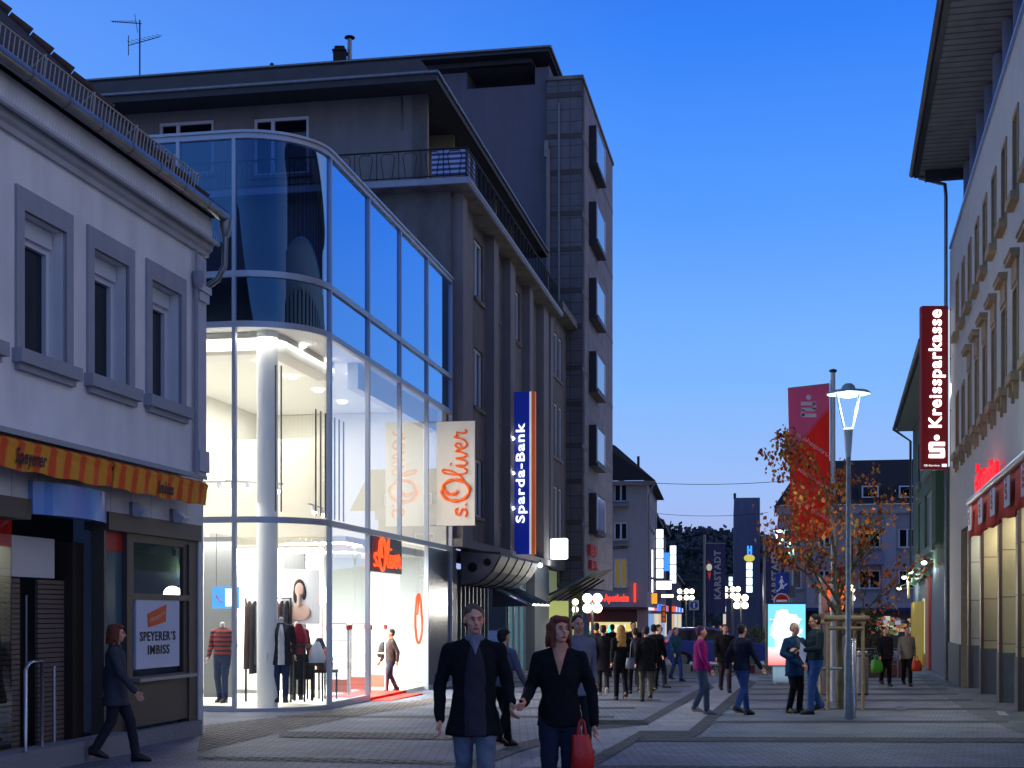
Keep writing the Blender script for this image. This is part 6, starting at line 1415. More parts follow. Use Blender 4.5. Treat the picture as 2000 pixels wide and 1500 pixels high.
# tree guard
a = at(1643, 28.2); t = thing('tree_guard', 'wooden tree guard of thin posts and rounded rails round the young tree', 'tree guard', a)
wd_ = M('guard_wood', (150, 122, 92), .85, noise=.25, nscale=6, bump=.3)
for x, y in ((-.33, -.3), (.36, -.3), (-.33, .35), (.36, .35)): q = MB(); q.tube([(x, y, 0), (x, y, 1.92)], .034, 10); q.build('post', wd_, t)
for z, r, x0, x1, y in ((1.82, .062, -.42, .48, -.32), (1.82, .06, -.42, .48, .37), (1.62, .04, -.33, .36, -.3)):
    q = MB(); q.tube([(x0, y, z), (x1, y, z)], r, 10); q.build('rail', wd_, t)
for x in (-.33, .36): q = MB(); q.tube([(x, -.35, 1.75), (x, .4, 1.75)], .05, 8); q.build('rail', wd_, t)
q = MB(); q.tube([(-.5, -.25, .82), (-.05, -.25, .82)], .03, 8); q.build('bracket', alu, t)
# info pillar of the bank
y_ = 34; a = at(1632, y_); t = thing('info_pillar', 'flat grey bank pillar with glowing orange emblem and red digital clock', 'info pillar', a); Z = lambda v: zat(v, y_)-a.z; X = lambda u: (u-1632)/F*y_
q = MB(); q.bevbox(X(1604), X(1660), 0, .3, 0, Z(1124), .02); q.build('slab', M('pillar_slab', (150, 148, 150), .5, noise=.04), t)
q = MB(); q.bevbox(X(1616), X(1650), -.05, 0, Z(1168), Z(1140), .06); q.build('emblem_plate', E('orange_glow', (255, 86, 26), 1.6), t)
q = MB(); q.box(X(1622), X(1650), -.056, -.051, Z(1151.5), Z(1150)); q.box(X(1616), X(1643), -.056, -.051, Z(1160), Z(1158.5)); q.build('emblem_line', M('emblem_dark', (120, 40, 30), .6), t)
q = MB(); q.ball((X(1632), -.03, Z(1135)), (.06, .03, .06), 10); q.build('emblem_dot', E('orange_glow'), t)
q = MB(); q.box(X(1617), X(1650), -.02, -.002, Z(1195), Z(1181)); q.build('clock_face', M('clock_black', (30, 8, 8), .3), t)
letters('lettering', '17:07', t, E('clock_red', (255, 90, 30), 3), (X(1634), -.022, Z(1188)), (1, 0, 0), (0, 0, 1), X(1648)-X(1620), .12, .004, .02)
q = MB(); q.box(X(1620), X(1634), -.012, -.002, Z(1250), Z(1238)); q.build('notice', M('notice', (170, 170, 172), .6), t)
light(t, 'POINT', (0, -.5, Z(1165)), 6, (1, .3, .1), .2)
# bush in a raised bed with railing
def bush(label, u, y, r, h, n, seed, col):
    rr = random.Random(seed); a = at(u, y); t = thing('bush', label, 'bush', a); q = MB()
    for i in range(26):
        an = rr.random()*6.28; q.tube([(0.1*cos(an), .1*sin(an), 0), (r*.4*cos(an)*rr.random(), r*.4*sin(an), h*.5), (r*cos(an)*rr.random(), r*sin(an)*rr.random(), h*rr.uniform(.6, 1.05))], [.02, .012, .004], 4)
    q.build('trunk', M('bark'), t); lf = MB()
    for i in range(n):
        an = rr.random()*6.28; e = rr.random()**.5; k = rr.random(); c = Vector((r*e*cos(an)*sin(pi*(.25+.7*k))*1.05, r*e*sin(an)*sin(pi*(.25+.7*k)), h*(.12+.88*k))); c += Vector((rr.gauss(0, .06), rr.gauss(0, .06), rr.gauss(0, .06)))
        d_ = Vector((rr.gauss(0, 1), rr.gauss(0, 1), rr.gauss(-.3, .6))).normalized(); s_ = d_.orthogonal().normalized(); L_ = rr.uniform(.06, .13); lf.add([tuple(c), tuple(c+d_*L_*.5+s_*L_*.35), tuple(c+d_*L_), tuple(c+d_*L_*.5-s_*L_*.35)], [(0, 1, 2, 3)], rr.randrange(2))
    lf.build('crown', [M('bush_leaf', (44, 56, 34), .85), M('bush_leaf2', (66, 66, 36), .85)], t)
bush('dark leafy bush growing behind the lamp post and the railing', 1690, 47, .95, 2.2, 2600, 4, None)
bush('dark low bush beyond the parked car', 1478, 60, .9, 1.6, 1200, 8, None)
a = at(1692, 44.5); t = thing('metal_railing', 'low metal railing in front of the dark bush', 'railing', a)
q = MB()
for x in (-.5, 0, .5, 1.0): q.tube([(x, 0, 0), (x, 0, .95)], .025, 6)
for z in (.45, .95): q.tube([(-.5, 0, z), (1.0, 0, z)], .025, 6)
q.build('rails', zinc, t)
a = at(1702, 46.2); t = thing('planter_wall', 'low reddish brick planter wall behind the metal railing', 'wall', a); q = MB(); q.bevbox(-1.1, 1.2, 0, .3, 0, .55, .02); q.build('brickwork', M('red_brick', (110, 60, 56), .9, brick=((0, 2), .25, .08, .01, (80, 70, 70))), t)

# ================================================================== right: bank building
rb = Frame(1855, 42.7, 1638); T = thing('savings_bank', 'pale plastered bank building with stone trimmed windows, louvred roof overhang and tiled arcade', 'building', rb.loc, rb.rz)
pr = rb.right(0); S0 = -26
bank_w = M('bank_plaster', (190, 184, 178), .9, noise=.04, nscale=1.5, bump=.1, grime=.05); stone = M('sandstone', (158, 134, 104), .85, noise=.12, nscale=5, bump=.2)
zpar = pr.px(1884, 397)[1]
cen = [pr.px(u) for u in (1870.7, 1883, 1896.7, 1912, 1928, 1945.7, 1966, 1985)]; stp = (cen[7]-cen[0])/7
cs = [cen[0]+stp*i for i in range(13)]
zu0, zu1 = pr.px(1866, 664)[1], pr.px(1870, 548)[1]; zm0, zm1 = pr.px(1870, 887)[1], pr.px(1870, 775)[1]
hu = [(c-.33, c+.33, zu0, zu1) for c in cs]; hm = [(c-.33, c+.33, zm0, zm1) for c in cs]
zar = pr.px(1898, 1020)[1]
m = MB(); zarc = pr.px(1875, 1037)[1]
a_r0 = pr.px(1877)
cols_u = [1877, 1903, 1934, 1966]
m = MB(); pr.holes(m, S0, 0, -.6, zpar-.05, hu+hm+[(S0, a_r0, -.6, zarc)], .25, 0, 1)
m.quad((0, 0, -.7), (0, -12, -.7), (0, -12, zpar), (0, 0, zpar)); m.build('facade_wall', [bank_w, stone], T)
for k, (a, b, c, d) in enumerate(hu+hm):
    f = pr.window(T, a, b, c, d, .2, M('dark_frame', (58, 50, 46), .5), dark_glass, .05)
    q = MB(); pr.box(q, a-.10, a, c, d+.10, -.03, .01); pr.box(q, b, b+.10, c, d+.10, -.03, .01); pr.box(q, a, b, d, d+.10, -.03, .01); pr.box(q, a-.14, b+.14, c-.17, c, -.16, .02)
    if k >= len(hu):
        if k-len(hu) >= 2:
            pr.box(q, a-.1, b+.1, d+.10, d+.52, -.05, .0); pr.box(q, a-.18, b+.18, d+.52, d+.60, -.16, 0); pr.box(q, a-.20, b+.20, d+.60, d+.66, -.18, 0)
        for e in (a-.04, b-.08): pr.box(q, e, e+.12, c-.38, c-.172, -.11, 0); pr.box(q, e+.02, e+.10, c-.5, c-.381, -.06, 0)
    q.build('window_trim', stone, f)
m = MB(); pr.box(m, S0, -.5, zpar-.05, zpar+.03, -.06, .4); m.build('parapet_cap', M('cap_metal', (150, 160, 190), .35, .6), T)
q = MB(); pr.box(q, S0, -.6, zpar-.4, zpar+.0, .41, 3); q.build('terrace_floor', M('roof_gravel', (90, 90, 92), .9), T)
# set back storey with columns and louvred overhang
zso = zat(339, 43.5)
m = MB(); pr.box(m, S0, -1.1, zpar, zso, 1.6, 1.8); m.build('upper_wall', M('dark_glazing_wall', (34, 34, 40), .3), T)
for c in range(12):
    s_ = -.55-c*2.05; m = MB(); m.tube([pr.map(s_, zpar-.1, .55), pr.map(s_, zso-.1, .55)], .2, 16); m.build('column', M('column_paint', (96, 104, 136), .6, noise=.03), T)
    if c < 11: q = MB(); pr.box(q, s_-1.6, s_-.4, zpar+.3, zso-.4, 1.5, 1.59); q.build('window_frame', M('dark_frame'), T)
m = MB(); x = S0
while x < .85:
    pr.box(m, x, x+.30, zso-.03, zso+.0, -.85, 1.7); x += .36
pr.box(m, S0, .85, zso+.005, zso+.1, -.9, 6); m.build('soffit_slats', M('soffit_metal', (120, 126, 138), .5, .2, noise=.15, nscale=2), T)
m = MB(); pr.box(m, S0, .95, zso-.04, zso+.3, -1.0, -.86); m.tube([pr.map(S0, zso+.08, -1.06), pr.map(.98, zso+.08, -1.06)], .09, 10); pr.box(m, .86, .95, zso-.04, zso+.28, -.859, 6); m.build('fascia', M('fascia_dark', (50, 54, 66), .4, .4), T)
m = MB(); pr.box(m, .2, .5, zso-.32, zso-.04, -.7, 1.4); m.build('beam', M('fascia_dark'), T)
m = MB(); m.tube([pr.map(.9, zso-.05, -.85), pr.map(.7, zso-.3, -.3), pr.map(.25, zso-.5, -.12), pr.map(.12, zso-.9, -.1), pr.map(.12, -.4, -.1)], .055, 8); m.build('downpipe', zinc, T)
# plinth and tiled arcade piers
tilec = M('pier_tiles', (176, 164, 128), .5, noise=.16, nscale=1.3, brick=((1, 2, 0), 9, 1.02, .012, (96, 90, 84)))
tilep = M('pier_tiles_pale', (168, 168, 156), .5, noise=.08, nscale=1.3, brick=((1, 2, 0), 9, 1.02, .012, (96, 92, 90)))
plm = M('plinth_slate', (84, 90, 98), .7, noise=.12)
zpl = pr.px(1857, 1254)[1]
m = MB(); pr.box(m, a_r0+.02, .04, -.7, zpl, -.05, .3); m.build('plinth', plm, T)
us = [1880, 1903, 1936, 1970, 2010, 2062, 2130]
for i in range(6):
    s1 = pr.px(us[i]); s0 = pr.px(us[i+1])
    m = MB(); m.box(s0+.05, s1, -1.5, 0, zpl+.1, zarc+.6) if False else pr.box(m, s1-.55, s1-.08, zpl, zarc+.55, .12, 1.7); m.build('tiled_pier', tilep if i == 0 else tilec, T)
    m = MB(); pr.box(m, s1-.56, s1-.07, -.7, zpl, .1, 1.7); m.build('pier_base', plm, T)
    m = MB(); pr.box(m, s1-.60, s1-.551, -.7, zarc+.5, .10, .17); m.build('steel_edge', M('edge_bronze', (92, 78, 76), .4, .4), T)
m = MB(); pr.box(m, S0, a_r0, zarc, zarc+.1, .26, 2.2); pr.box(m, S0, a_r0, -.7, zarc+.6, 2.2, 2.3); m.build('arcade_wall', M('arcade_inner', (160, 156, 140), .8), T)
for i in range(5):
    s1 = pr.px(us[i]); light(T, 'AREA', pr.map(s1-1.1, zarc-.06, .9), 42, (1, .95, .78), .5, None, .5)
# red awning over the arcade
pa = rb.right(1.15); a0 = pa.px(1894); zt_ = pa.px(1895, 985)[1]; zb__ = pa.px(1895, 1052)[1]
t = thing('bank_awning', 'red fabric bank awning with white printed squares and a steel cassette', 'awning', pa.world(a0, zb__, 0), rb.rz)
o_ = Vector(pa.map(a0, zb__, 0)); h_ = zt_-zb__
q = MB(); n = 60; Ltot = 16; rings = []
for k in range(n+1):
    x = -Ltot*k/n; wv = .03*sin(k*1.9); rings.append([(x, wv, 0+.03*sin(k*.8)), (x, wv*.4-.0, h_*.75), (x, -.02, h_), (x, -.05, h_), (x, -.03+wv*.4, h_*.75), (x, wv-.025, 0+.03*sin(k*.8))])
q.loft(rings, 0, True); q.build('fabric', M('awning_red', (214, 48, 30), .75, noise=.08, nscale=3), t)
q = MB(); q.tube([(0, 0, h_+.03), (-Ltot, 0, h_+.03)], .06, 10); q.hexa([(0, .0, h_+.03), (-Ltot, 0, h_+.03), (-Ltot, -1.15, h_+.2), (0, -1.15, h_+.2), (0, .0, h_+.07), (-Ltot, 0, h_+.07), (-Ltot, -1.15, h_+.3), (0, -1.15, h_+.3)]); q.build('cassette', M('cassette_steel', (170, 172, 178), .3, .7), t)
for k in range(9):
    x = -.75-k*1.72; q = MB(); q.box(x-.3, x+.3, .06, .066, h_*.18, h_*.84); pn = q.build('printed_square', M('print_grey', (206, 200, 204), .8), t)
    s_logo(t, (x+.08, .068, h_*.52), (-1, 0, 0), (0, 0, 1), .2, M('print_red', (190, 90, 90), .8), .004)
# glowing red wall letters
pl_ = rb.right(.12); aL0, aL1 = pl_.px(1911), pl_.px(1954)
cmid = (aL0+aL1)/2; zz = pl_.px(1932, 928)[1]
t = thing('wall_name_sign', 'glowing red Kreissparkasse letters with emblem on the bank wall above the awning', 'sign', pl_.world(cmid, zz, 0), rb.rz)
redE = E('wall_red', (255, 30, 44), 1.2)
k_ = pl_.px(1918)-cmid
letters('lettering', 'Kreissparkasse', t, redE, (-.3, 0, -.05), (-1, 0, 0), (0, 0, 1), abs(aL1-aL0)-.9, .62, .08, .015)
s_logo(t, (abs(aL1-aL0)/2-.25, .0, -.12), (-1, 0, 0), (0, 0, 1), .62, redE, .08)
q = MB(); q.box(-(aL0-aL1)/2+.1, (aL0-aL1)/2-.7, -.10, -.04, -.25, -.18); q.build('rail', dark_metal, t)
light(t, 'AREA', (0, .3, 0), 4, (1, .15, .15), 2, (radians(-90), 0, 0), .6)
# big vertical sign
a_s = pr.px(1853, d=0); Zs = 42.0; z0_, z1_ = zat(917, Zs), zat(597, Zs); xL, xR = (1800-1000)/F*Zs, (1852.5-1000)/F*Zs
t = thing('vertical_bank_sign', 'tall dark red flag sign with glowing white Kreissparkasse lettering and emblem', 'sign', ((xL+xR)/2, Zs, z0_), 0)
w2 = (xR-xL)/2; h_ = z1_-z0_; V = lambda v: zat(v, Zs)-z0_
q = MB(); q.bevbox(-w2, w2, 0, .25, 0, h_, .02); q.build('panel', M('sign_maroon', (120, 14, 22), .4, emit=.12, ecol=(150, 10, 20)), t)
we = E('sign_white_glow', (255, 255, 255), 3.0)
letters('lettering', 'Kreissparkasse', t, we, (.06, -.005, (V(835)+V(605))/2), (0, 0, 1), (-1, 0, 0), V(605)-V(835), .50, .02, .02)
s_logo(t, (.05, -.005, (V(893)+V(865))/2), (1, 0, 0), (0, 0, 1), V(862)-V(893), we, .02)
letters('lettering', 'SB-Service', t, E('soft_white2', (240, 240, 245), 1.2), (-.1, -.005, V(909)), (1, 0, 0), (0, 0, 1), .46, .06, .006)
q = MB(); q.box(.2, w2-.05, -.012, -.003, V(912), V(906)); q.build('white_tab', E('soft_white2'), t)
q = MB()
for v in (603, 698, 800, 897): q.tube([(w2, .12, V(v)), (w2+.32, .25, V(v))], .02, 6)
q.build('bracket', dark_metal, t)
q = MB(); q.box(w2+.003, w2+.05, .04, .22, .1, h_-.1); q.build('light_strip', E('side_glow', (215, 235, 255), 1.0), t)
light(t, 'AREA', (w2+.12, .1, h_/2), 70, (.78, .9, 1), .25, (0, radians(-90), 0), 4.4)

# ================================================================== green house beyond the bank
gn = Frame(1851, 44.4, 1638); T = thing('green_house', 'green rendered house with overhanging eave, pale shutters and brightly lamped shop', 'building', gn.loc, gn.rz)
pg2 = gn.right(0); Lg = pg2.px(1783); ze = 10.3
green = M('green_render', (88, 108, 92), .9, noise=.08, nscale=2, grime=.15)
hs = []
for z0_, z1_ in ((4.2, 6.4), (7.2, 9.0)):
    for u0, u1 in ((1834, 1842), (1806, 1826), (1793, 1799)): hs.append((pg2.px(u1), pg2.px(u0), z0_, z1_))
m = MB(); pg2.holes(m, 0, Lg, 3.3, ze, hs, .2, 0, 0); m.quad((0, 0, -.6), (0, -10, -.6), (0, -10, 11), (0, 0, 10.9)); m.build('upper_wall', green, T)
for h in hs:
    f = pg2.window(T, *h, .15, M('shutter_pale', (150, 160, 158), .7), M('shutter_slats', (132, 144, 146), .7, noise=.05), .12); q = MB(); pg2.box(q, h[0]-.15, h[1]+.15, h[2]-.25, h[2], -.12, .1); q.build('sill', M('green_sill', (110, 124, 116), .8), f)
m = MB(); pg2.box(m, 0, Lg, -.6, 3.3, .0, .3); m.build('ground_wall', M('blue_panel_wall', (84, 96, 124), .7, noise=.06), T)
m = MB(); pg2.box(m, -.1, Lg+.4, ze-.1, ze+.05, -.72, .1); m.build('eave_soffit', M('eave_paint', (120, 132, 130), .8), T)
q = MB(); q.add([tuple(pg2.map(a_, z_, d_)) for a_, z_, d_ in ((-.1, ze+.06, -.8), (Lg+.5, ze+.06, -.8), (Lg+.5, ze+3.4, 4), (-.1, ze+3.4, 4), (Lg+.5, ze+.06, 9))], [(0, 1, 2, 3), (1, 4, 2)]); q.build('roof', M('slate_roof'), T)
q = MB(); q.tube([pg2.map(-.1, ze+.02, -.82), pg2.map(Lg+.5, ze+.02, -.82)], .09, 8); q.tube([pg2.map(Lg+.3, ze-.05, -.8), pg2.map(Lg+.1, ze-.6, -.1), pg2.map(Lg+.05, 3, -.1)], .06, 6); q.build('gutter', M('dark_gutter', (60, 70, 80), .4, .5), T)
q = MB(); pg2.box(q, pg2.px(1846), pg2.px(1838), 4, ze-.2, -.3, 0); q.build('green_pier', M('green_pier', (60, 84, 64), .9), T)
q = MB(); pg2.box(q, pg2.px(1806), Lg-.2, -.4, 2.2, -.1, -.003); q.build('yellow_door', M('yellow_panel', (196, 160, 24), .6, emit=.08), T)
q = MB(); pg2.box(q, pg2.px(1819), pg2.px(1812), -.4, 3.1, -.1, -.003); q.build('red_panel', M('red_panel', (180, 70, 60), .6), T)
q = MB(); pg2.box(q, pg2.px(1816), Lg-.1, 3.05, 3.3, -.25, -.0); q.build('shop_ledge', M('ledge_green', (110, 150, 110), .6), T)
q = MB(); pg2.box(q, pg2.px(1811), pg2.px(1803), .1, 2.3, -.02, .0); q.build('pane', E('door_glow', (220, 230, 190), .7), T)
t = thing('pictogram_sign', 'pale yellow arched pictogram board above the yellow door', 'sign', pg2.world(pg2.px(1795), 2.35, -.3), gn.rz)
q = MB(); q.poly([(-.9, 0.15, 0), (.9, .15, 0), (.9, .15, .5), (.5, .15, .95), (0, .15, 1.05), (-.5, .15, .95), (-.9, .15, .5)]); q.poly([(-.9, 0.12, 0), (.9, .12, 0), (.9, .12, .5), (.5, .12, .95), (0, .12, 1.05), (-.5, .12, .95), (-.9, .12, .5)]); q.build('board', M('pale_yellow', (190, 170, 80), .6, emit=.25), t)
for i, (u, v) in enumerate(((1776, 1148), (1781, 1127), (1789, 1116), (1812, 1098))):
    s_ = pg2.px(u+12); z_ = zat(v, pg2.world(s_, 0).y)
    t = thing('shop_arm_lamp', ['lowest curved arm lamp farthest out over the yellow door', 'second curved arm lamp over the yellow door', 'third curved arm lamp under the green ledge', 'bright box lamp at the near end of the green ledge'][i], 'lamp', pg2.world(s_, z_, 0), gn.rz, 'arm lamps over the yellow door shop')
    dd = .6-i*.12; q = MB(); q.tube([(0, 0, .1), (0, .3, .18), (0, dd, .1), (0, dd+.1, 0)], .02, 6); q.build('arm', M('arm_white', (190, 210, 195), .4), t); q = MB(); q.ball((0, dd+.1, -.02), (.09, .11, .07), 10); q.build('bulb', E('arm_glow', (225, 255, 235), 7), t)
    light(t, 'POINT', (0, dd+.1, -.2), 38, (.8, 1, .85), .08)

# ================================================================== people
blk = ('black', (20, 20, 23)); dk = ('charcoal', (38, 38, 44)); jn = ('jeans', (44, 66, 120)); jnd = ('dark_jeans', (34, 40, 56))
yA = 11.45; pA = at(926, yA); yB = 11.75; pB = at(1093, yB)
HmA = 1.83; hA = Vector(at(1011, 11.55)); zj = zat(1393, 11.55)
def lp(world, pos, rz, S): v = Vector(world)-Vector(pos); c, s = cos(-rz), sin(-rz); return ((v.x*c-v.y*s)/S, (v.x*s+v.y*c)/S, v.z/S)
SA = 1.83/1.75; SB = 1.74/1.75
rA, rB_ = .10, -.05
joinA = Vector(((1006-1000)/F*11.5, 11.42, zj)); joinB = Vector(((1016-1000)/F*11.55, 11.46, zj-.0))
person('man in an open black coat over a grey sweater holding the auburn woman by hand', pA, rA, 1.83, jacket=blk, trousers=('grey_jeans', (104, 108, 120)), hair='short', hairc=('sandy', (88, 66, 50)), stride=.34, lead=1, hem=.74, coat=1, vox=.0105, bulk=.98,
       arms={'wrL': lp(joinA+Vector((-.035, 0, .09)), pA, rA, SA), 'elL': (.265, .03, 1.13), 'wrR': (-.27, -.06, .86), 'elR': (-.265, .04, 1.13)}, shirt=('sweater', (50, 47, 54), .082, .17), scarf=('collar_grey', (120, 118, 128), .05, 1.37), headyaw=.1)
person('auburn haired woman in a black jacket carrying a red bag, hand in hand', pB, rB_, 1.74, jacket=blk, trousers=jnd, hair='bob', hairc=('auburn', (110, 50, 26)), stride=.30, lead=-1, hem=.83, vox=.0105, fem=True, bulk=1.0,
       arms={'wrR': lp(joinB+Vector((.03, -.01, .09)), pB, rB_, SB), 'elR': (-.245, .0, 1.14), 'wrL': (.29, -.03, .84), 'elL': (.27, .03, 1.12)}, scarf=('neckline', (206, 142, 112), .06, 1.27), headyaw=.45, headtilt=-.12)
wB = pB+Vector((.285*SB, -.05, .74*SB)); carried_bag('small bright red bag held by the auburn haired woman', (pB.x+.175, pB.y-.16, pB.z+.46), (206, 24, 14), .17, .31, .08, rz=.25)
Y = lambda v: F*EYE/(v-HZ-F*SL)
p_ = at(983, 19.3); person('person with a dark cap and pale blue sleeves walking behind the couple', p_, 2.4, 1.62, jacket=('paleblue', (104, 104, 118)), trousers=blk, stride=.4, hairc=('blackcap', (18, 18, 20)), cap=True, hem=.9)
p_ = at(1128, 18.6); person('dark haired person in a pale grey jacket right behind the auburn haired woman', p_, .3, 1.80, jacket=('pale_grey', (122, 120, 126)), trousers=dk, stride=.3, hairc=('dark', (30, 22, 18)), hem=.72, coat=1)
crowd = [
 ('person in a long dark coat and pale shoes walking left of the blonde woman', 1178, 33.5, pi, 1.68, ('darkplum', (34, 28, 34)), dk, 'short', ('dark', (30, 22, 18)), .35, .62, 1, (150, 140, 136)),
 ('woman with long blonde hair in a black jacket seen from behind', 1213, 31.4, pi+.1, 1.68, blk, blk, 'long', ('blonde', (186, 132, 56)), .35, .88, 0, (18, 18, 18)),
 ('person in a wide dark coat and khaki trousers walking right of the blonde woman', 1262, 30.9, pi, 1.66, ('darkbrown', (26, 23, 24)), ('khaki', (92, 84, 74)), 'short', ('dark', (30, 22, 18)), .28, .72, 1, (22, 20, 20)),
 ('dark haired person facing us behind the blonde woman', 1237, 40, .1, 1.78, blk, dk, 'short', ('dark', (30, 22, 18)), .3, .8, 1, (20, 20, 20)),
 ('person in a teal jacket and jeans in front of the parked car', 1320, 42.6, .6, 1.62, ('teal', (44, 86, 104)), jn, 'short', ('grey', (70, 90, 100)), .35, .86, 0, (20, 24, 34)),
 ('person in a magenta jacket with faded jeans crossing in front of the parked car', 1369, 26.4, 1.5, 1.66, ('magenta', (150, 24, 100)), ('faded_jeans', (70, 78, 98)), 'short', ('plum', (90, 26, 66)), .25, .88, 0, (150, 138, 116)),
 ('person facing us in a dark coat and black boots beside the magenta jacket', 1416, 35.3, 0, 1.70, ('darkbrown', (26, 23, 24)), ('brown_trousers', (58, 42, 46)), 'short', ('black_hair', (16, 14, 14)), .4, .78, 1, (12, 12, 12)),
 ('person in a dark blue jacket and bright jeans striding away left of the light box', 1449, 26.2, 2.2, 1.70, ('navy', (30, 36, 50)), jn, 'short', ('dark', (30, 22, 18)), .45, .86, 0, (16, 16, 18)),
 ('woman in a dark brown coat walking left of the beige jacketed woman', 1729, 39, .15, 1.62, ('darkplum', (34, 28, 34)), blk, 'short', ('brown_hair', (50, 30, 24)), .25, .78, 1, (18, 18, 18)),
 ('woman in a beige quilted jacket and black trousers holding an orange bag', 1771, 39, -.1, 1.64, ('beige', (138, 124, 106)), blk, 'short', ('black_hair', (16, 14, 14)), .25, .80, 0, (18, 18, 18)),
 ('person in black far behind the crowd close to the pharmacy pillar', 1196, 46, 3.0, 1.72, blk, dk, 'short', ('dark', (30, 22, 18)), .3, .85, 0, (20, 20, 20)),
 ('grey clad person far away at the foot of the left KARSTADT banner', 1393, 74, .2, 1.7, ('ochre', (92, 76, 58)), dk, 'short', ('dark', (30, 22, 18)), .3, .85, 0, (20, 20, 20)),
 ('dark clad person far away below the four globe lamp', 1406, 72, .2, 1.7, blk, dk, 'short', ('dark', (30, 22, 18)), .3, .85, 0, (20, 20, 20)),
 ('tall person in a dark hooded coat leading the dense crowd near the tower column', 1165, 36, pi-.2, 1.74, dk, blk, 'short', ('dark', (30, 22, 18)), .3, .66, 1, (20, 20, 20)),
 ('person with a grey jacket between the blonde woman and the wide dark coat', 1240, 34.5, pi+.2, 1.62, ('greyish', (58, 58, 66)), blk, 'short', ('brown_hair', (50, 30, 24)), .35, .84, 0, (20, 20, 20)),
 ('person in black close behind the wide dark coat and khaki trousers', 1277, 36, 2.8, 1.7, blk, blk, 'short', ('black_hair', (16, 14, 14)), .4, .74, 1, (20, 20, 20)),
 ('shopper in a dark jacket half hidden behind the magenta jacketed person', 1287, 38, 1.0, 1.7, dk, jnd, 'short', ('dark', (30, 22, 18)), .3, .85, 0, (20, 20, 20)),
]
for lab, u, y, rz, H, jk, tr, hr, hc_, st, hem, coat, shoe in crowd:
    person(lab, at(u, y), rz, H, jacket=jk, trousers=tr, hair=hr, hairc=hc_, stride=st, hem=hem, coat=coat, shoes=shoe, vox=.019, fem='woman' in lab, bulk=1.1 if coat or 'magenta' in lab else 1.0, face=abs(rz) < 1.2 and y < 45)
b1 = at(1712, 38.8); carried_bag('green carrier bag held by the woman in the dark brown coat', (b1.x, b1.y, b1.z+.38), (70, 150, 40), .3, .36, .1)
b1 = at(1790, 38.8); carried_bag('orange red bag held by the woman in the beige jacket', (b1.x, b1.y, b1.z+.42), (206, 60, 24), .26, .3, .1)
b1 = at(1226, 31.2); carried_bag('pale grey shoulder bag hanging at the blonde woman', (b1.x+.1, b1.y-.08, b1.z+.72), (120, 120, 130), .3, .24, .1, name='shoulder_bag', handle=.4)
# two men talking by the light box
p_ = at(1552, 26.9); person('older man with folded hands in a blue jacket talking beside the light box', p_, .55, 1.72, jacket=('petrol', (34, 62, 92)), trousers=blk, hair='thin', hairc=('grey_hair', (120, 110, 104)), stride=.12, hem=.72, bulk=1.12, vox=.013,
    arms={'elL': (.27, -.02, 1.15), 'wrL': (.04, -.26, .98), 'elR': (-.30, .02, 1.16), 'wrR': (-.06, -.26, .94)}, shirt=('greyshirt', (96, 92, 98), .085), coat=0)
p_ = at(1592, 26.6); pm = p_; person('tall dark haired man in a dark green jacket and blue jeans holding white papers', p_, -1.0-.35, 1.88, jacket=('bottle', (34, 48, 52)), trousers=('bright_jeans', (52, 84, 134)), hair='short', hairc=('black_hair', (16, 14, 14)), stride=.26, hem=.96, bulk=1.08, vox=.013,
    arms={'elL': (.26, -.05, 1.16), 'wrL': (.16, -.30, 1.13), 'elR': (-.25, -.06, 1.16), 'wrR': (-.10, -.31, 1.15)}, headtilt=.18)
a = at(1571, 26.2); t = thing('paper_sheet', 'white paper sheets held by the tall man', 'paper', (a.x, a.y+.12, a.z+1.02), .3)
q = MB(); q.add([(-.05, 0, .34), (.10, .0, .2), (.03, .0, -.07), (-.08, .0, .10), (-.05, .006, .34), (.10, .006, .2), (.03, .006, -.07), (-.08, .006, .10)], [(0, 1, 2, 3), (4, 5, 6, 7), (0, 1, 5, 4), (1, 2, 6, 5), (2, 3, 7, 6), (3, 0, 4, 7)]); q.build('sheet', M('paper', (206, 206, 224), .8), t)
# passer-by at the snack bar
p_ = at(226, 17.2); person('passer-by in a dark grey coat and auburn hair hurrying past the snack bar door', p_, pi/2+.1, 1.68, jacket=('smoke', (64, 64, 72)), trousers=('smoke_dark', (44, 44, 50)), hair='bob', hairc=('auburn', (92, 44, 24)), stride=.5, hem=.72, coat=1, fem=True, vox=.013)
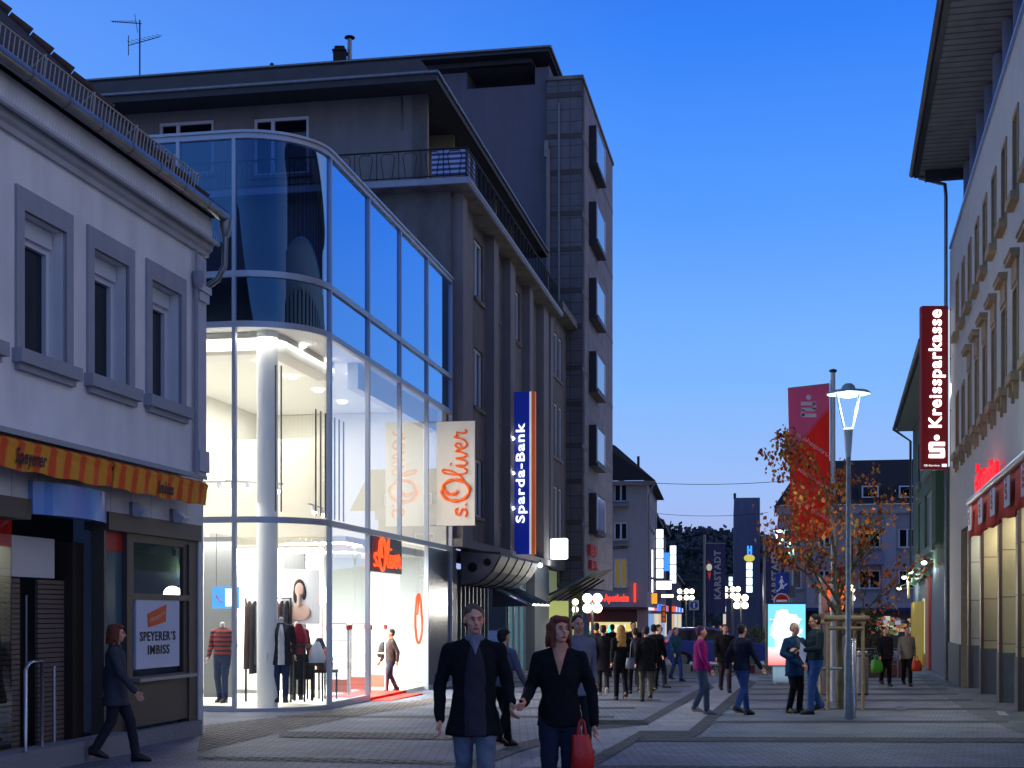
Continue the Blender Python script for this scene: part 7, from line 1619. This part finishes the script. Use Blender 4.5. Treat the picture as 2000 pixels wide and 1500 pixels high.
# shopper in the doorway
p_ = Vector(fg_w(SM[2]+.35, .3, -.30)); person('shopper with a dark rucksack stepping into the lit shop entrance', p_, -1.2, 1.6, jacket=('brownish', (60, 46, 44)), trousers=jnd, stride=.35, hairc=('dark', (30, 22, 18)), hem=.9)
t = thing('rucksack', 'dark rucksack on the back of the shopper in the entrance', 'rucksack', p_+Vector((-.2, .1, .92)), 0); q = MB(); q.ball((0, 0, .16), (.13, .17, .22), 12); q.ball((-.09, 0, .08), (.07, .12, .1), 10); q.build('pouch', M('ruck', (40, 32, 32), .9), t)
# shop window mannequins
mskin = M('mannequin_skin', (214, 196, 180), .5)
def manne(lab, x, y, jk, tr, rz, hl, hem, H=1.75, **k): person(lab, Vector(fg_w(x, y, -.10)), rz, H, jacket=jk, trousers=tr, stride=.12, hem=hem, headless=hl, face=False, name='mannequin', cat='mannequin', skin=mskin, vox=.015, **k)
plaid = stripes('cloth_plaid', (150, 50, 44), (44, 24, 30), 2, .09, .4)
manne('headless mannequin in a red checked shirt and blue jeans beside the snack bar corner', FRONTX+.75, r_+.55, ('plaid', (150, 50, 44)), ('denim_shop', (40, 52, 82)), -.2, True, .95)
manne('headless mannequin in an open charcoal coat over jeans behind the curved pane', FRONTX+1.05, .88, ('coat_char', (46, 42, 44)), ('denim_shop', (40, 52, 82)), .2, True, .70, 1.86, coat=1, shirt=('whitetop', (205, 200, 196), .06))
manne('headless mannequin in a dark red knitted top right of the one with the charcoal coat', FRONTX+2.0, .88, ('knit', (96, 40, 50)), dk, .2, True, .85)
t = thing('chair', 'black window display chair standing between the mannequins', 'chair', fg_w(FRONTX+1.7, .62, -.1), fg.rz+.3)
q = MB(); q.bevbox(-.2, .2, -.2, .2, .43, .47, .01); q.build('seat', black, t); q = MB(); q.bevbox(-.2, -.17, -.2, .2, .47, .95, .01); q.build('backrest', black, t)
for sx in (-.18, .18):
    for sy in (-.18, .18): q = MB(); q.tube([(sx, sy, 0), (sx, sy, .43)], .016, 6); q.build('leg', black, t)
bpy.data.scenes.remove(TMP)
